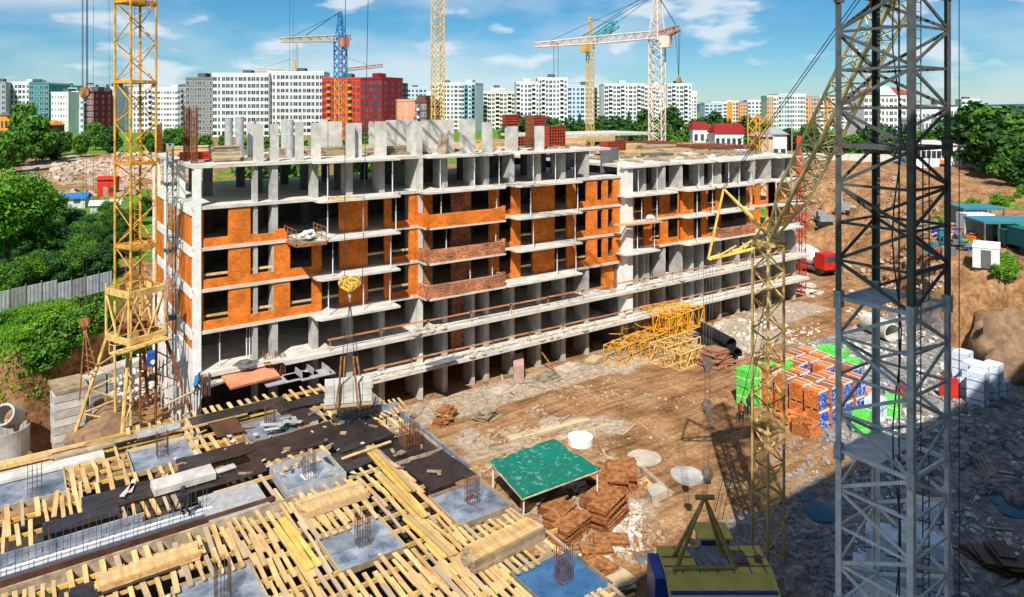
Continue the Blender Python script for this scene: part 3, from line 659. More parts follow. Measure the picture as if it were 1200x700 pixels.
# rusty rebar cages standing at the near roof corner
def cage(c, w_, h, n, label, m=rebar, r=.02, ties=5, group=None, name='rebar_cage', cat='rebar cage', flare=0):
    r_ = root(name, c, label, cat, group); mb = MB()
    pts = []
    k = max(2, n//4)
    for s in range(4):
        for i in range(k):
            t = -1+2*i/k; pts.append(((t,-1),(1,t),(-t,1),(-1,-t))[s])
    for x, y in pts:
        mb.bar((x*w_/2, y*w_/2, 0), (x*w_/2+U(-1,1)*flare, y*w_/2+U(-1,1)*flare, h*U(.93,1.04)), r, 4)
    build('vertical_bars', mb, m, r_, local=True); mb = MB()
    for i in range(ties):
        z = h*(i+.5)/ties*.8; a = w_/2+.01
        for p, q in (((-a,-a),(a,-a)),((a,-a),(a,a)),((a,a),(-a,a)),((-a,a),(-a,-a))): mb.bar((*p, z), (*q, z), r*.7, 4)
    build('ties', mb, m, r_, local=True); return r_
for i, (px, Y, h) in enumerate(((197,71.5,2.9),(213,59,4.4),(225,56.2,4.3))):
    cage((XA+.3, Y, 20.9), .38, h, 16, 'tall rust-red rebar column cage on the roof edge, ' + ('farthest of the three', 'middle of the three', 'nearest of the three at the corner')[i], rust, .032, 12, 'rebar cages on the roof corner')
for px, Y in ((438,55.5),(594,56.5),(337,59.5),(421,60)):
    pass
pipe = 0
for px, Y, h, l in ((339.5, 58.5, 3.1, 'beside the third roof column'), (281, 59, 3.4, 'left of the first wide roof column'), (268, 62, 3.2, 'leftmost, behind the tan panels')):
    mb = MB().bar((*rp_(px, Y)[:2], z5), (*rp_(px, Y)[:2], z5+h), .32, 14); build('steel_column_form', mb, steel, label='round grey column form standing on the roof ' + l, cat='column form', group='round column forms on the roof')
# loading platform on the fourth storey with a heap of bags
pl = root('loading_platform', (fx(360,53.5), 53.3, 15.1), 'rusty red loading platform sticking out of the facade with rubble bags on it', 'loading platform')
x0, x1 = fx(344,53), fx(379,53)
build('deck', MB().box(x0, 52.4, 14.92, x1, 55.5, 15.0), timber_w, pl)
mb = MB(); mb.box(x0-.05, 52.3, 14.78, x1+.05, 52.4, 15.02); mb.box(x0-.06, 52.3, 14.8, x0, 55.5, 15.0); mb.box(x1, 52.3, 14.8, x1+.06, 55.5, 15.0); build('frame', mb, rust_o, pl)
mb = MB()
for z in (.35,.7,1.05):
    mb.bar((x0,52.4,15+z),(x0,55.2,15+z),.025); mb.bar((x1,52.4,15+z),(x1,55.2,15+z),.025)
for y in (52.4,53.4,54.4,55.2): mb.bar((x0,y,15),(x0,y,16.1),.03); mb.bar((x1,y,15),(x1,y,16.1),.03)
build('side_rail', mb, rust_o, pl)
mb = MB()
for i in range(12): mb.blob((fx(360,53.5)+U(-.5,.5), 53.5+U(-.4,.4), 15.2+U(0,.5)), .25, .25, .17, i, .3, 1)
build('sandbag_heap', mb, white, label='heap of pale bags piled on the red loading platform', cat='bag heap')
for k, (px, z, l) in enumerate(((394,18.05,'on the slab edge left of the shadowed wall'),(414,18.05,'second on the same slab edge'))):
    mb = MB(); 
    for j in range(3): mb.obox((0,j*.13,0), 1.3, .11, .14, 0)
    o = build('timber_bundle', mb, yel if k == 0 else timber, local=True); o.location = (fx(px,53.2), 53.1, z); o.rotation_euler[2] = -.5; props(o, 'short yellow timber bundle lying ' + l, 'timber bundle')
# timbers on the small balcony of the right section
mb = MB()
for j in range(4): mb.obox((0, -.4+j*.25, 0), 5.6, .14, .14, U(-.05,.05))
o = build('timber_bundle', mb, timber, local=True); o.location = (fx(748,53), 53.0, 13.1); o.rotation_euler[2] = -.12; props(o, 'long pale timbers jutting over the small balcony of the right section', 'timber bundle')
mb = MB().blob((fx(762,53.6),53.6,13.45), .5,.4,.3, 3, .2); build('white_sack', mb, white, label='white sack on the long timbers of the small balcony', cat='sack')
mb = MB(); mb.obox((0,0,0), 2.9, 1.7, .12, .12, -.25); o = build('plywood_sheet', mb, ply_b, local=True); o.location = (fx(521,52.3), 52.3, 3.75); props(o, 'grey plywood sheet laid tilted on the lowest rail of the podium', 'plywood sheet')
# ------------------------------------------------------------------ tower cranes
def ladder(mb, x, y, z0, z1, w_=.2, step=.35, r=.02):
    mb.bar((x-w_,y,z0),(x-w_,y,z1),r,4); mb.bar((x+w_,y,z0),(x+w_,y,z1),r,4)
    z = z0
    while z < z1: mb.bar((x-w_,y,z),(x+w_,y,z),r*.7,4,caps=False); z += step
# --- yellow crane at the left end of the block
LC = Vector((7.04, 56.2, 0)); rotL = R(24.9); hL = .93
lc = root('tower_crane', (LC.x, LC.y, 2.6), 'tall rusty yellow tower crane standing on splayed legs at the left end of the block', 'tower crane')
def rc(c, dx, dy, z, a): return (c.x + dx*math.cos(a)-dy*math.sin(a), c.y + dx*math.sin(a)+dy*math.cos(a), z)
def sqframe(mb, c, h, z, a, r=.06, t=.12):
    q = [rc(c, sx*h, sy*h, z, a) for sx, sy in ((-1,-1),(1,-1),(1,1),(-1,1))]
    for i in range(4):
        p, s = Vector(q[i]), Vector(q[(i+1)%4]); m_ = (p+s)/2; d = s-p
        mb.obox((m_.x, m_.y, z), d.length, r*2, t, math.atan2(d.y, d.x))
def mast_sec(c, a, h, z0, z1, n, leg, br, m, parent, kind='z', name='mast_section'):
    mb = MB(); q = lambda i, z: rc(c, (-1,1,1,-1)[i%4]*h, (-1,-1,1,1)[i%4]*h, z, a)
    for i in range(4): mb.bar(q(i,z0), q(i,z1), leg, 8)
    dz = (z1-z0)/n
    for k in range(n):
        for i in range(4):
            za, zb = z0+k*dz, z0+(k+1)*dz
            if (k+i) % 2: mb.bar(q(i,za), q(i+1,zb), br, 5, caps=False)
            else: mb.bar(q(i+1,za), q(i,zb), br, 5, caps=False)
            if kind == 'h': mb.bar(q(i,zb), q(i+1,zb), br*.9, 4, caps=False)
            if kind == 'x':
                if (k+i) % 2: mb.bar(q(i+1,za), q(i,zb), br, 5, caps=False)
                else: mb.bar(q(i,za), q(i+1,zb), br, 5, caps=False)
    return build(name, mb, m, parent)
zs = [12.6, 15.5, 21.3, 27.0, 32.6, 38.2, 44.0]
for i in range(6):
    mast_sec(LC, rotL, hL, zs[i], zs[i+1], 2 if i == 0 else 4, .085, .04, yel, lc)
for z in zs[1:]:
    mb = MB(); sqframe(mb, LC, hL, z-.1, rotL, .09, .22)
    q = [rc(LC, *p, z, rotL) for p in ((-hL,-.1),(hL,-.1),(hL,hL),(-hL,hL))]
    mb.add([(*p[:2], z-.02) for p in q] + [(*p[:2], z+.03) for p in q], [(3,2,1,0),(4,5,6,7),(0,1,5,4),(1,2,6,5),(2,3,7,6),(3,0,4,7)])
    mb.bar(rc(LC,-hL,-hL,z,rotL), rc(LC,hL,hL,z,rotL), .05); build('platform', mb, yel, lc)
mb = MB()
for i in range(6):
    x, y, _ = rc(LC, .35 if i % 2 else -.3, .3, 0, rotL); ladder(mb, x, y, zs[i], zs[i+1])
build('ladder', mb, yel, lc)
# climbing frame between z 9 and 12.6 then splayed legs
mb = MB(); H2 = 1.32
for z, t in ((12.2,.42),(9.0,.4)): sqframe(mb, LC, H2, z, rotL, .1, t)
for sx, sy in ((-1,-1),(1,-1),(1,1),(-1,1)):
    mb.bar(rc(LC,sx*H2,sy*H2,9,rotL), rc(LC,sx*H2,sy*H2,12.9,rotL), .09, 6)
    mb.bar(rc(LC,sx*hL,sy*hL,9,rotL), rc(LC,sx*hL,sy*hL,12.6,rotL), .085, 8)
for i in range(4):
    a_ = ((-1,-1),(1,-1),(1,1),(-1,1))[i]; b_ = ((1,-1),(1,1),(-1,1),(-1,-1))[i]
    m_ = ((a_[0]+b_[0])/2*H2, (a_[1]+b_[1])/2*H2)
    for e in (a_, b_): mb.bar(rc(LC,e[0]*H2,e[1]*H2,12.3,rotL), rc(LC,*m_,9.3,rotL), .07, 6)
    mb.bar(rc(LC,a_[0]*H2,a_[1]*H2,9.3,rotL), rc(LC,b_[0]*hL,b_[1]*hL,12.2,rotL), .04, 6)
build('climbing_frame', mb, yel_l, lc)
mb = MB()   # gallery with hand rail on the left
g0 = rc(LC,-2.7,-1.6,8.95,rotL)
P4 = [rc(LC,*p,8.9,rotL) for p in ((-2.5,-2.2),(-1.2,-2.2),(-1.2,-1.36),(-2.5,-1.36))]
mb.add([(*p[:2],8.85) for p in P4]+[(*p[:2],8.95) for p in P4], [(3,2,1,0),(4,5,6,7),(0,1,5,4),(1,2,6,5),(2,3,7,6),(3,0,4,7)])
P5 = [rc(LC,*p,8.9,rotL) for p in ((-2.7,-2.1),(1.3,-2.1),(1.3,-1.35),(-2.7,-1.35))]
mb.add([(*p[:2],8.84) for p in P5]+[(*p[:2],8.94) for p in P5], [(3,2,1,0),(4,5,6,7),(0,1,5,4),(1,2,6,5),(2,3,7,6),(3,0,4,7)])
build('gallery', mb, yel_l, lc); mb = MB()
pts = [(-2.7,-1.4),(-2.7,-2.1),(1.3,-2.1)]
for z in (9.5,10.05):
    for p, s in zip(pts, pts[1:]): mb.bar(rc(LC,*p,z,rotL), rc(LC,*s,z,rotL), .03, 4)
for p in ((-2.7,-1.4),(-2.7,-2.1),(-1.7,-2.1),(-.6,-2.1),(.4,-2.1),(1.3,-2.1)): mb.bar(rc(LC,*p,8.9,rotL), rc(LC,*p,10.05,rotL), .03, 4)
build('hand_rail', mb, yel_l, lc)
mb = MB()
for i in range(26): mb.blob(rc(LC,U(-1.2,1.2),U(-1.2,1.2),9.5+U(0,.5),rotL), U(.15,.4),U(.15,.4),U(.1,.3), i, .3, 1)
build('ballast', mb, rust, lc)
for sx, sy in ((-1,-1),(1,-1),(1,1),(-1,1)):
    mb = MB(); b_ = rc(LC,sx*2.7,sy*2.7,2.6,rotL)
    mb.bar(rc(LC,sx*H2,sy*H2,9,rotL), b_, .12, 6); c_ = rc(LC,sx*.9,sy*.9,2.6,rotL)
    mb.bar(rc(LC,sx*.95,sy*.95,9,rotL), c_, .09, 6)
    for z in (4,5.6,7.2):
        t = (9-z)/6.4; o_ = H2+(2.7-H2)*t
        mb.bar(rc(LC,sx*o_,sy*o_,z,rotL), rc(LC,sx*.93,sy*.93,z+.7,rotL), .05, 4); mb.bar(rc(LC,sx*o_,sy*o_,z,rotL), rc(LC,sx*.93,sy*.93,z-.7,rotL), .05, 4)
    build('leg', mb, yel_l if sx < 0 else rust, lc)
# jib and counter jib, above the picture but casting their lattice shadow on the facade
LOAD = Q(411, 450, 45); jd = Vector((LOAD.x-LC.x, LOAD.y-LC.y, 0)).normalized()
tipj = Vector((LC.x, LC.y, 44.2)) + jd*34; cj = Vector((LC.x, LC.y, 44.2)) - jd*11
mb = MB(); mb.lattice((LC.x, LC.y, 44.2), tipj, 1.3, 22, .06, .03, kind='z'); build('jib', mb, yel, lc)
mb = MB(); mb.lattice((LC.x, LC.y, 44.2), cj, 1.3, 7, .06, .03, kind='z'); build('counter_jib', mb, yel, lc)
mb = MB(); mb.lattice((LC.x, LC.y, 44), (LC.x, LC.y, 50), 1.4, 4, .07, .03, wb=.3, kind='z'); mb.bar((LC.x,LC.y,50), tipj*.7+Vector((LC.x,LC.y,44.2))*.3, .03); mb.bar((LC.x,LC.y,50), cj, .03); build('tower_head', mb, yel, lc)
mb = MB(); mb.obox((LC.x+1.6*jd.x-jd.y, LC.y+1.6*jd.y+jd.x, 42.2), 1.4, 1.4, 1.9, math.atan2(jd.y, jd.x)); build('cab', mb, white, lc)
# ropes of the left crane and their hook blocks
def hook_block(name, c, r, label, m=rust_o, rope_top=44, offs=((-.15,0),(.15,0)), chain=None, rr=.02, rmat=cable, cat='hook block'):
    h = root(name, c, label, cat); mb = MB()
    ax = Vector((RT[0], RT[1], 0)); fwv = Vector((FW[0], FW[1], 0)); c = Vector(c)
    mb.bar(c - fwv*.12, c + fwv*.12, r, 14); mb.bar(c - fwv*.2, c + fwv*.2, r*.3, 8)
    mb.bar(c + Vector((0,0,-r*.6)), c + Vector((0,0,-r*1.5)), r*.7, 8, r*.35); build('sheave', mb, m, h)
    mb = MB(); pts = [c + Vector((0,0,-r*1.4)) + ax*(math.sin(t)*r*.35) + Vector((0,0,-r*.35+math.cos(t)*r*.35)) for t in [k*.6 for k in range(8)]]
    mb.tube(pts, r*.1, 5); build('hook', mb, steel, h)
    mb = MB()
    for ox, oy in offs: mb.bar(c + ax*ox + Vector((0,0,r*.3)), c + ax*ox + Vector((oy,0,rope_top-c.z)), rr, 5)
    build('hoist_rope', mb, rmat, h); return h
ca_ = Q(99.5, 108, 50); hook_block('hook_block', ca_, .36, 'orange hook block hanging in front of the distant red apartment house at left', rust_o, 44, ((-.2,0),(-.13,0),(.14,0),(.2,0)), cat='hook block')
cb_ = Q(99.5, 378, 49); hb = hook_block('hook_block', cb_, .33, 'rusty hook block with loose slings hanging over the grassy bank', rust_o, 43.6, ((-.12,0),(.1,0)), rr=.013)
mb = MB()
for tx, ty in ((93,470),(112,430),(104,440)): mb.bar(Q(99.5,384,49), Q(tx,ty,49), .05, 5)
for k in range(5): mb.bar(Q(100,408+k*7,49), Q(110,412+k*7,49), .035, 4)
build('sling', mb, rust_o, hb)
for px, D_, l in ((109.5,47,'left of the yellow tower, between the hook ropes and the tower'),(128,46,'just left of the yellow tower')):
    b = Q(px, 350, D_); mb = MB().bar(b, (b.x, b.y, 44), .014, 4); build('hanging_cable', mb, cable, label='thin dark cable hanging '+l, cat='cable')
for px, D_, y, l in ((339.5,60,150,'above the roof columns, left one of a close pair'),(343.5,60,150,'above the roof columns, right one of a close pair')):
    b = Q(px, y, D_); mb = MB().bar(b, (b.x, b.y, 50), .012, 4); build('hanging_cable', mb, cable, label='thin cable '+l, cat='cable')
# suspended pallet of blocks with its golden hook block
hc = Q(410, 333, 45)
hk = root('hook_block', hc, 'golden heart-shaped hook block hanging in front of the facade over a pallet of blocks', 'hook block')
mb = MB(); ax = Vector((RT[0],RT[1],0)); fwv = Vector((FW[0],FW[1],0))
for s in (-1,1):
    c = hc + ax*.33*s + Vector((0,0,.12)); mb.bar(c-fwv*.12, c+fwv*.12, .40, 18); mb.ring(c, .1, .2, .1, 10)
goldm = mat('worn gold paint', (.80,.50,.07), (.22,.11,.03), scale=7, fine=.4, lo=.46, hi=.56)
build('sheave', mb, goldm, hk)
mb = MB(); prof = [(-.6,.0),(-.45,-.22),(0,-.5),(.45,-.22),(.6,.0),(.2,.25),(-.2,.25)]
for k in (-1,1):
    vs = [hc + ax*x + Vector((0,0,z)) + fwv*.2*k for x, z in prof] + [hc + ax*x + Vector((0,0,z)) + fwv*.23*k for x, z in prof]
    n = 7; mb.add(vs, [tuple(range(n)), tuple(range(2*n-1,n-1,-1))]+[(i,n+i,n+(i+1)%n,(i+1)%n) for i in range(n)])
build('cheek_plate', mb, goldm, hk)
mb = MB(); mb.bar(hc+Vector((0,0,-.5)), hc+Vector((0,0,-.85)), .1, 8); mb.bar(hc+Vector((0,0,-.85)), hc+Vector((.0,0,-1.15)), .06, 6, .03); build('hook', mb, steel, hk)
mb = MB()
for x in (-.34,.8): mb.bar(hc+ax*x+Vector((0,0,.1)), hc+ax*(x+ (0.6 if x>0 else .1))+Vector((0,0,44-hc.z)), .022, 5)
build('hoist_rope', mb, cable, hk)
mb = MB()
sl_t = hc+Vector((0,0,-1.1))
for tx, ty, D_ in ((393,478,44),(404,462,46),(420,478,44),(425,455,46)): mb.bar(sl_t, Q(tx-0, ty, D_), .022, 4)
build('sling_rope', mb, cable, hk)
mb = MB()
for (ax_, ay, bx_, by, D_) in ((400,418,396,478,44),(404,418,402,462,46),(414,418,420,478,44),(418,418,424,455,46)): mb.bar(Q(ax_,ay,D_), Q(bx_,by,D_), .07, 5)
build('sling_strap', mb, rust_o, hk)
pb = root('block_pallet', (LOAD.x, LOAD.y, LOAD.z-.9), 'pallet of white concrete blocks hanging on four orange slings above the formwork', 'block pallet')
mb = MB(); rl = R(-20)
c0 = Q(408, 458, 45)
for i in range(5):
    for j in range(3):
        for k in range(3):
            mb.obox(rc(c0, -1.16+i*.58, -.4+j*.42, c0.z-.55+k*.4, rl), .55, .4, .38, rl)
build('blocks', mb, conc_l, pb); mb = MB(); mb.obox(rc(c0,0,0,c0.z-.75,rl), 3.0, 1.4, .14, rl)
for j in (-1,0,1): mb.obox(rc(c0,0,j*.5,c0.z-.9,rl), 3.0, .14, .14, rl)
build('pallet', mb, timber, pb)
# --- grey crane tower close by on the right
GC = Vector((24.05, 12.06, 0)); hG = 1.27
grey_l = mat('skylit grey crane tone', (.86,.87,.88), (.60,.62,.63), scale=2.2, fine=.15, rough=.5)
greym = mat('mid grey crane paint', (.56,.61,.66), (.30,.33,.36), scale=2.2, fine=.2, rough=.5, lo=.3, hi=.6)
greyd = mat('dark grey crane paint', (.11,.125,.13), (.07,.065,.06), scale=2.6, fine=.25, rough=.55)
gc_ = root('grey_crane_tower', (GC.x, GC.y, 0), 'close grey lattice crane tower filling the right side from top to bottom', 'tower crane')
gz_ = [0, 3.2, 8.4, 13.55, 18.7, 23.85, 29.0, 34.1, 39.2]
def angle_leg(mb, x, y, z0, z1, sx, sy, w_=.24, t=.035):
    mb.box(min(x, x-sx*w_), min(y, y-sy*t), z0, max(x, x-sx*w_), max(y, y-sy*t), z1)
    mb.box(min(x, x-sx*t), min(y-sy*t, y-sy*w_), z0, max(x, x-sx*t), max(y-sy*t, y-sy*w_), z1)
def flat(mb, a, b, w_=.13, t=.05):
    a, b = Vector(a), Vector(b); d = b-a; L = d.length; d.normalize()
    n = Vector((0,1,0)) if abs(b.x-a.x) > abs(b.y-a.y) else Vector((1,0,0))
    u = d.cross(n).normalized(); n = u.cross(d)
    vs = [a + u*sx*w_/2 + n*sy*t/2 for sx, sy in ((-1,-1),(1,-1),(1,1),(-1,1))]; vs += [v + d*L for v in vs]
    mb.add(vs, [(0,3,2,1),(4,5,6,7),(0,1,5,4),(1,2,6,5),(2,3,7,6),(3,0,4,7)])
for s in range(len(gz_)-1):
    z0, z1 = gz_[s], gz_[s+1]; m = greyd if z0 > 18 else greym if z0 > 13 else grey_l  # tones by height paint in shade above and sky light below
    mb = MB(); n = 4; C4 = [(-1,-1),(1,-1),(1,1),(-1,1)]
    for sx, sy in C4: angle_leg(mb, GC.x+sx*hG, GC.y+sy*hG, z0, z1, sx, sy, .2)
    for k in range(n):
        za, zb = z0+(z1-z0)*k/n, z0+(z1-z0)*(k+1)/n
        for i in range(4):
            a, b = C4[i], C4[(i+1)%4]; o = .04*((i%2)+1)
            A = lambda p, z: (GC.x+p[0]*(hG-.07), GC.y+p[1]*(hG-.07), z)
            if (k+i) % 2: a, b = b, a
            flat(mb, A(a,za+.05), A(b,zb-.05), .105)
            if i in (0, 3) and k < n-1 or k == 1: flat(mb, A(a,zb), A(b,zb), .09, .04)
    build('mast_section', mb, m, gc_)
    for sx, sy in C4:
        mb = MB(); x, y = GC.x+sx*(hG-.08), GC.y+sy*(hG-.08); mb.box(x-.125, y-.125, z1-.3, x+.125, y+.125, z1+.26)
        for zz in (z1-.2, z1+.12): mb.bar((x-.17,y,zz),(x+.17,y,zz),.02,6)
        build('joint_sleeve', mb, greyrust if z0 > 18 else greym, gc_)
    mb = MB(); h = hG-.1
    for y in (-h, h): mb.box(GC.x-h, GC.y+y-.05, z1-.06, GC.x+h, GC.y+y+.05, z1+.06)
    for x in (-h, h): mb.box(GC.x+x-.05, GC.y-h+.051, z1-.06, GC.x+x+.05, GC.y+h-.051, z1+.06)
    for q in range(22): xx = GC.x-h+.1+q*(2*h-.2)/22; mb.box(xx, GC.y-h*.1, z1+.02, xx+.035, GC.y+h-.06, z1+.05)
    mb.bar((GC.x-h,GC.y-h,z1-.04),(GC.x+h,GC.y+h,z1-.04),.05); build('platform', mb, m, gc_)
mb = MB()
for s in range(len(gz_)-1): ladder(mb, GC.x+(.55 if s%2 else .8), GC.y+(-.55 if s % 2 else -.7), gz_[s], gz_[s+1], .22, .3, .022)
build('ladder', mb, greyd, gc_)
mb = MB(); pts = [Vector((GC.x-hG+.35+.1*math.sin(k*.9), GC.y-.6+.1*math.cos(k), 40-k*1.0)) for k in range(41)]; mb.tube(pts, .025, 5); build('power_cable', mb, cable, gc_)
for dx, dy in ((.62,.1),(-.15,-.3)):
    build('hoist_rope', MB().bar((GC.x+dx,GC.y+dy,0.5),(GC.x+dx,GC.y+dy,40),.018,5), cable, gc_)
b = Q(1124, 400, 22); build('hanging_cable', MB().bar((b.x,b.y,1),(b.x,b.y,45),.014,4), cable, label='thin dark cable hanging right of the grey crane tower', cat='cable')
# --- luffing crane with a yellow tower, blue machine house at its foot
KC = Q(900, 500, 38); KC.z = 0; kr = R(-10); hK = .56
kc = root('luffing_crane', (KC.x, KC.y, .3), 'pale yellow luffing crane with raised lattice boom, blue machine house at its foot', 'crane')
zz = [1.0, 4.5, 8.0, 11.5, 15.0, 17.9]
for i in range(5): mast_sec(KC, kr, hK, zz[i], zz[i+1], 4, .075, .042, yel_l, kc)
mb = MB()
for i in range(5): ladder(mb, KC.x+.1, KC.y+.25, zz[i], zz[i+1], .18, .33, .018)
build('ladder', mb, yel_l, kc)
for z in zz[1:4]: mb = MB(); sqframe(mb, KC, hK, z-.06, kr, .07, .12); build('collar', mb, yel_l, kc)
head = Vector((KC.x, KC.y, 18.4)); tip = Q(848, 222, 38.6); low = Q(830, 304, 38.6); bf = Q(905, 275, 37.6)
mb = MB(); 
for i in range(4):
    p = rc(KC, (-1,1,1,-1)[i]*hK, (-1,-1,1,1)[i]*hK, 17.9, kr); mb.bar(p, head+Vector((0,0,.9)), .06, 5)
mb.obox((KC.x,KC.y,17.8), 1.3, 1.3, .25, kr); build('tower_head', mb, yel_l, kc)
mb = MB()
for s in (-1,1):
    o = fwv*.35*s; mb.bar(head+o*1.2, tip+o*.3, .09, 6, .06); mb.bar(head+o*1.2+Vector((0,0,-.5)), low+o*.4, .1, 6, .07)
mb.bar(tip, low, .07, 6)
for t in (.2,.4,.6,.8): a = head.lerp(tip, t); mb.bar(a-fwv*.3*(1-t*.6), a+fwv*.3*(1-t*.6), .04, 4); a = head.lerp(low, t); mb.bar(a-fwv*.3, a+fwv*.3, .04, 4); 
mb.bar(head.lerp(low,.05)+fwv*.3, head.lerp(low,.5)-fwv*.3, .05); mb.bar(head.lerp(low,.5)+fwv*.3, head.lerp(low,.95)-fwv*.3, .05)
build('strut', mb, mat('strut yellow', (.78,.56,.15), (.62,.40,.08), scale=2), kc)
bt = Q(1046, 0, 29); be = bf + (bt-bf)*1.45
mb = MB(); bd = (be-bf).normalized(); p1 = bf + bd*3.0
mb.lattice(bf, p1, .3, 3, .08, .045, wb=1.05, kind='z'); mb.lattice(p1, be, 1.05, 24, .08, .042, kind='z', hor=True); build('boom', mb, mat('cream boom paint', (.92,.76,.44), (.72,.52,.24), scale=1.5), kc)
mb = MB(); mb.bar(tip, be, .02, 4); mb.bar(tip+fwv*.3, be+Vector((0,0,.3)), .02, 4); build('pendant_rope', mb, cable, kc)
apex = Q(826, 583, 34)
mb = MB()
for o in (-.25,-.1,.1,.25): mb.bar(low+ax*o, Q(829,432,36)+ax*o*.8, .015, 4); mb.bar(Q(829,482,35.5)+ax*o*.8, apex+ax*o*.4, .015, 4)
for o in (-.25,.25): mb.bar(Q(829,432,36)+ax*o*.5, Q(829,482,35.5)+ax*o*.5, .02, 4)
mb.bar(Q(900,340,37), Q(838,600,34), .018, 4); mb.bar(Q(893,400,37), Q(846,610,34), .018, 4)
build('luffing_rope', mb, cable, kc)
for px, py, D_ in ((829,425,36),(829,475,35.6),(829,555,34.5)):
    c = Q(px, py, D_); mb = MB(); mb.bar(c-fwv*.12, c+fwv*.12, .26, 12); mb.obox((c.x,c.y,c.z-.45), .28, .28, .5, R(-35)); build('sheave_block', mb, greyrust, kc)
# machine house
rz_ = R(-35.1); MC = Q(836, 680, 33.8)
def loc(u, v, z): return (MC.x + RT[0]*u + FW[0]*v, MC.y + RT[1]*u + FW[1]*v, z)
mb = MB(); mb.obox(loc(0,0,.3), 5.6, 3.4, .5, rz_); 
for u in (-2.2,2.2):
    for v in (-1.4,1.4): mb.obox(loc(u,v,0), .9, .6, .32, rz_)
build('undercarriage', mb, greyrust, kc)
mb = MB(); mb.obox(loc(0.1,-.15,.8), 4.9, 2.6, 2.2, rz_); mb.obox(loc(.5,2.0,.8), 1.4, 1.1, 2.9, rz_); mb.obox(loc(-2.66,.1,.7), .6, 1.9, 2.55, rz_); build('machine_house', mb, blue, kc)
roofm = mat('pale yellow roof sheet', (.90,.64,.14), (.70,.48,.10), scale=1.2, fine=.12)
mb = MB(); mb.obox(loc(0.1,.4,3.3), 5.1, 2.0, .1, rz_, 0)
for (v0, z0, v1, z1) in ((-.6,3.4,-1.55,2.85),):
    vs = [loc(-2.45,v0,z0), loc(2.65,v0,z0), loc(2.65,v1,z1), loc(-2.45,v1,z1)]; vs += [(x,y,z-.08) for x,y,z in vs]
    mb.add(vs, [(0,1,2,3),(7,6,5,4),(0,4,5,1),(1,5,6,2),(2,6,7,3),(3,7,4,0)])
build('roof', mb, roofm, kc); mb = MB(); mb.obox(loc(.5,2.0,3.72), 1.7, 1.4, .1, rz_); build('roof', mb, roofm, kc)
mb = MB(); mb.obox(loc(1.2,.4,3.42), 1.0, 1.0, .07, rz_); build('hatch', mb, greyrust, kc)
mb = MB()
for u in (-1.6,-.8,0,.8,1.6,2.3): mb.obox(loc(u,.3,3.405), .05, 2.0, .03, rz_)
for v in (-.2,.5): mb.obox(loc(.1,v,3.407), 5.0, .04, .03, rz_)
build('roof_seams', mb, greyrust, kc)
mb = MB()
for k in range(6): mb.obox(loc(1.0+k*.16,-1.47,1.5), .06, .04, .9, rz_)
mb.obox(loc(-.6,-1.47,.9), .8, .04, 1.7, rz_); build('side_grille', mb, greyrust, kc)
mb = MB()
for u, v in ((-2.0,-.5),(-1.8,.6),(.9,-.4),(.6,.9)): mb.bar(apex, loc(u,v,3.35), .075, 6); mb.bar(apex+Vector((.1,.1,0)), loc(u+.15,v+.05,3.35), .06, 6)
mb.bar(loc(-2.0,-.5,3.5), loc(.9,-.4,3.5), .08, 6); mb.bar(loc(-2.0,-.55,3.5), loc(-2.0,-1.6,.6), .09, 6)
mb.bar(apex-ax*.45, apex+ax*.45, .12, 8); build('gantry_frame', mb, mat('gantry yellow', (.50,.40,.12), (.33,.24,.08), scale=2), kc)
mb = MB(); mb.obox(loc(2.2,.2,3.41), .3, .3, .2, rz_); build('vent', mb, greyrust, kc)
mb = MB()
for j in range(7): mb.obox(loc(-.75+j*.22,.35,3.42+.03*(j%2)), .19, 1.9*U(.85,1.05), .05, rz_+U(-.04,.04)+.25)
build('grey_planks', mb, mat('grey planks', (.30,.30,.31), (.16,.16,.17), scale=2, rnd=.1), label='row of grey planks lying on the roof of the blue machine house', cat='planks')
# --- distant cranes
def fmast(c, s, z0, z1, n, leg, br, m, parent, a=R(10), name='mast', kind='x'): return mast_sec(Vector((c.x,c.y,0)), a, s/2, z0, z1, n, leg, br, m, parent, kind, name)
def zpx(y, D): return CAMZ-(y-128)/830*D
bluec = mat('crane blue', (.03,.22,.50), (.02,.16,.38)); whitec = mat('pale crane paint', (.72,.64,.55), (.60,.42,.34), scale=1)
tealc = mat('crane teal', (.03,.42,.48), (.02,.32,.38)); pinkc = mat('faded red crane paint', (.52,.22,.16), (.40,.15,.10)); oyc = mat('crane orange', (.75,.34,.05), (.6,.22,.04))
D = 150; c = Q(399, 100, D)
k1 = root('distant_tower_crane', (c.x,c.y,8), 'blue tower crane with a yellowish jib pointing left, in front of the red apartment house', 'tower crane')
fmast(c, 1.7, 8, zpx(92,D), 12, .11, .06, oyc, k1); fmast(c, 1.9, zpx(92,D), zpx(42,D), 5, .14, .08, bluec, k1, name='slewing_mast')
mb = MB().lattice((c.x,c.y,zpx(42,D)),(c.x,c.y,zpx(14,D)),1.6,4,.12,.07,wb=.4,kind='z'); build('tower_head', mb, bluec, k1)
j0, j1 = Q(396,45,D), Q(330,47,D-12)
mb = MB().lattice(j0, j1, 1.3, 12, .12, .07, wb=.8, kind='z'); build('jib', mb, mat('cream jib', (.72,.55,.35), (.62,.42,.22)), k1)
mb = MB().bar(Q(398,14,D), Q(358,42,D-7), .08, 4); mb.bar(Q(398,16,D), Q(340,44,D-10), .05, 4); mb.bar(Q(349,50,D-9), Q(349,84,D-9), .04, 4); mb.bar(Q(347,50,D-9), Q(347,84,D-9), .04, 4); build('stay_rope', mb, cable, k1)
mb = MB().obox(Q(403,55,D-1), 1.6, 1.6, 1.8, .3); mb.lattice(Q(400,47,D), Q(409,44,D+2), 1.0, 2, .1, .06); build('cab', mb, pinkc, k1)
D = 132; c = Q(770, 100, D)
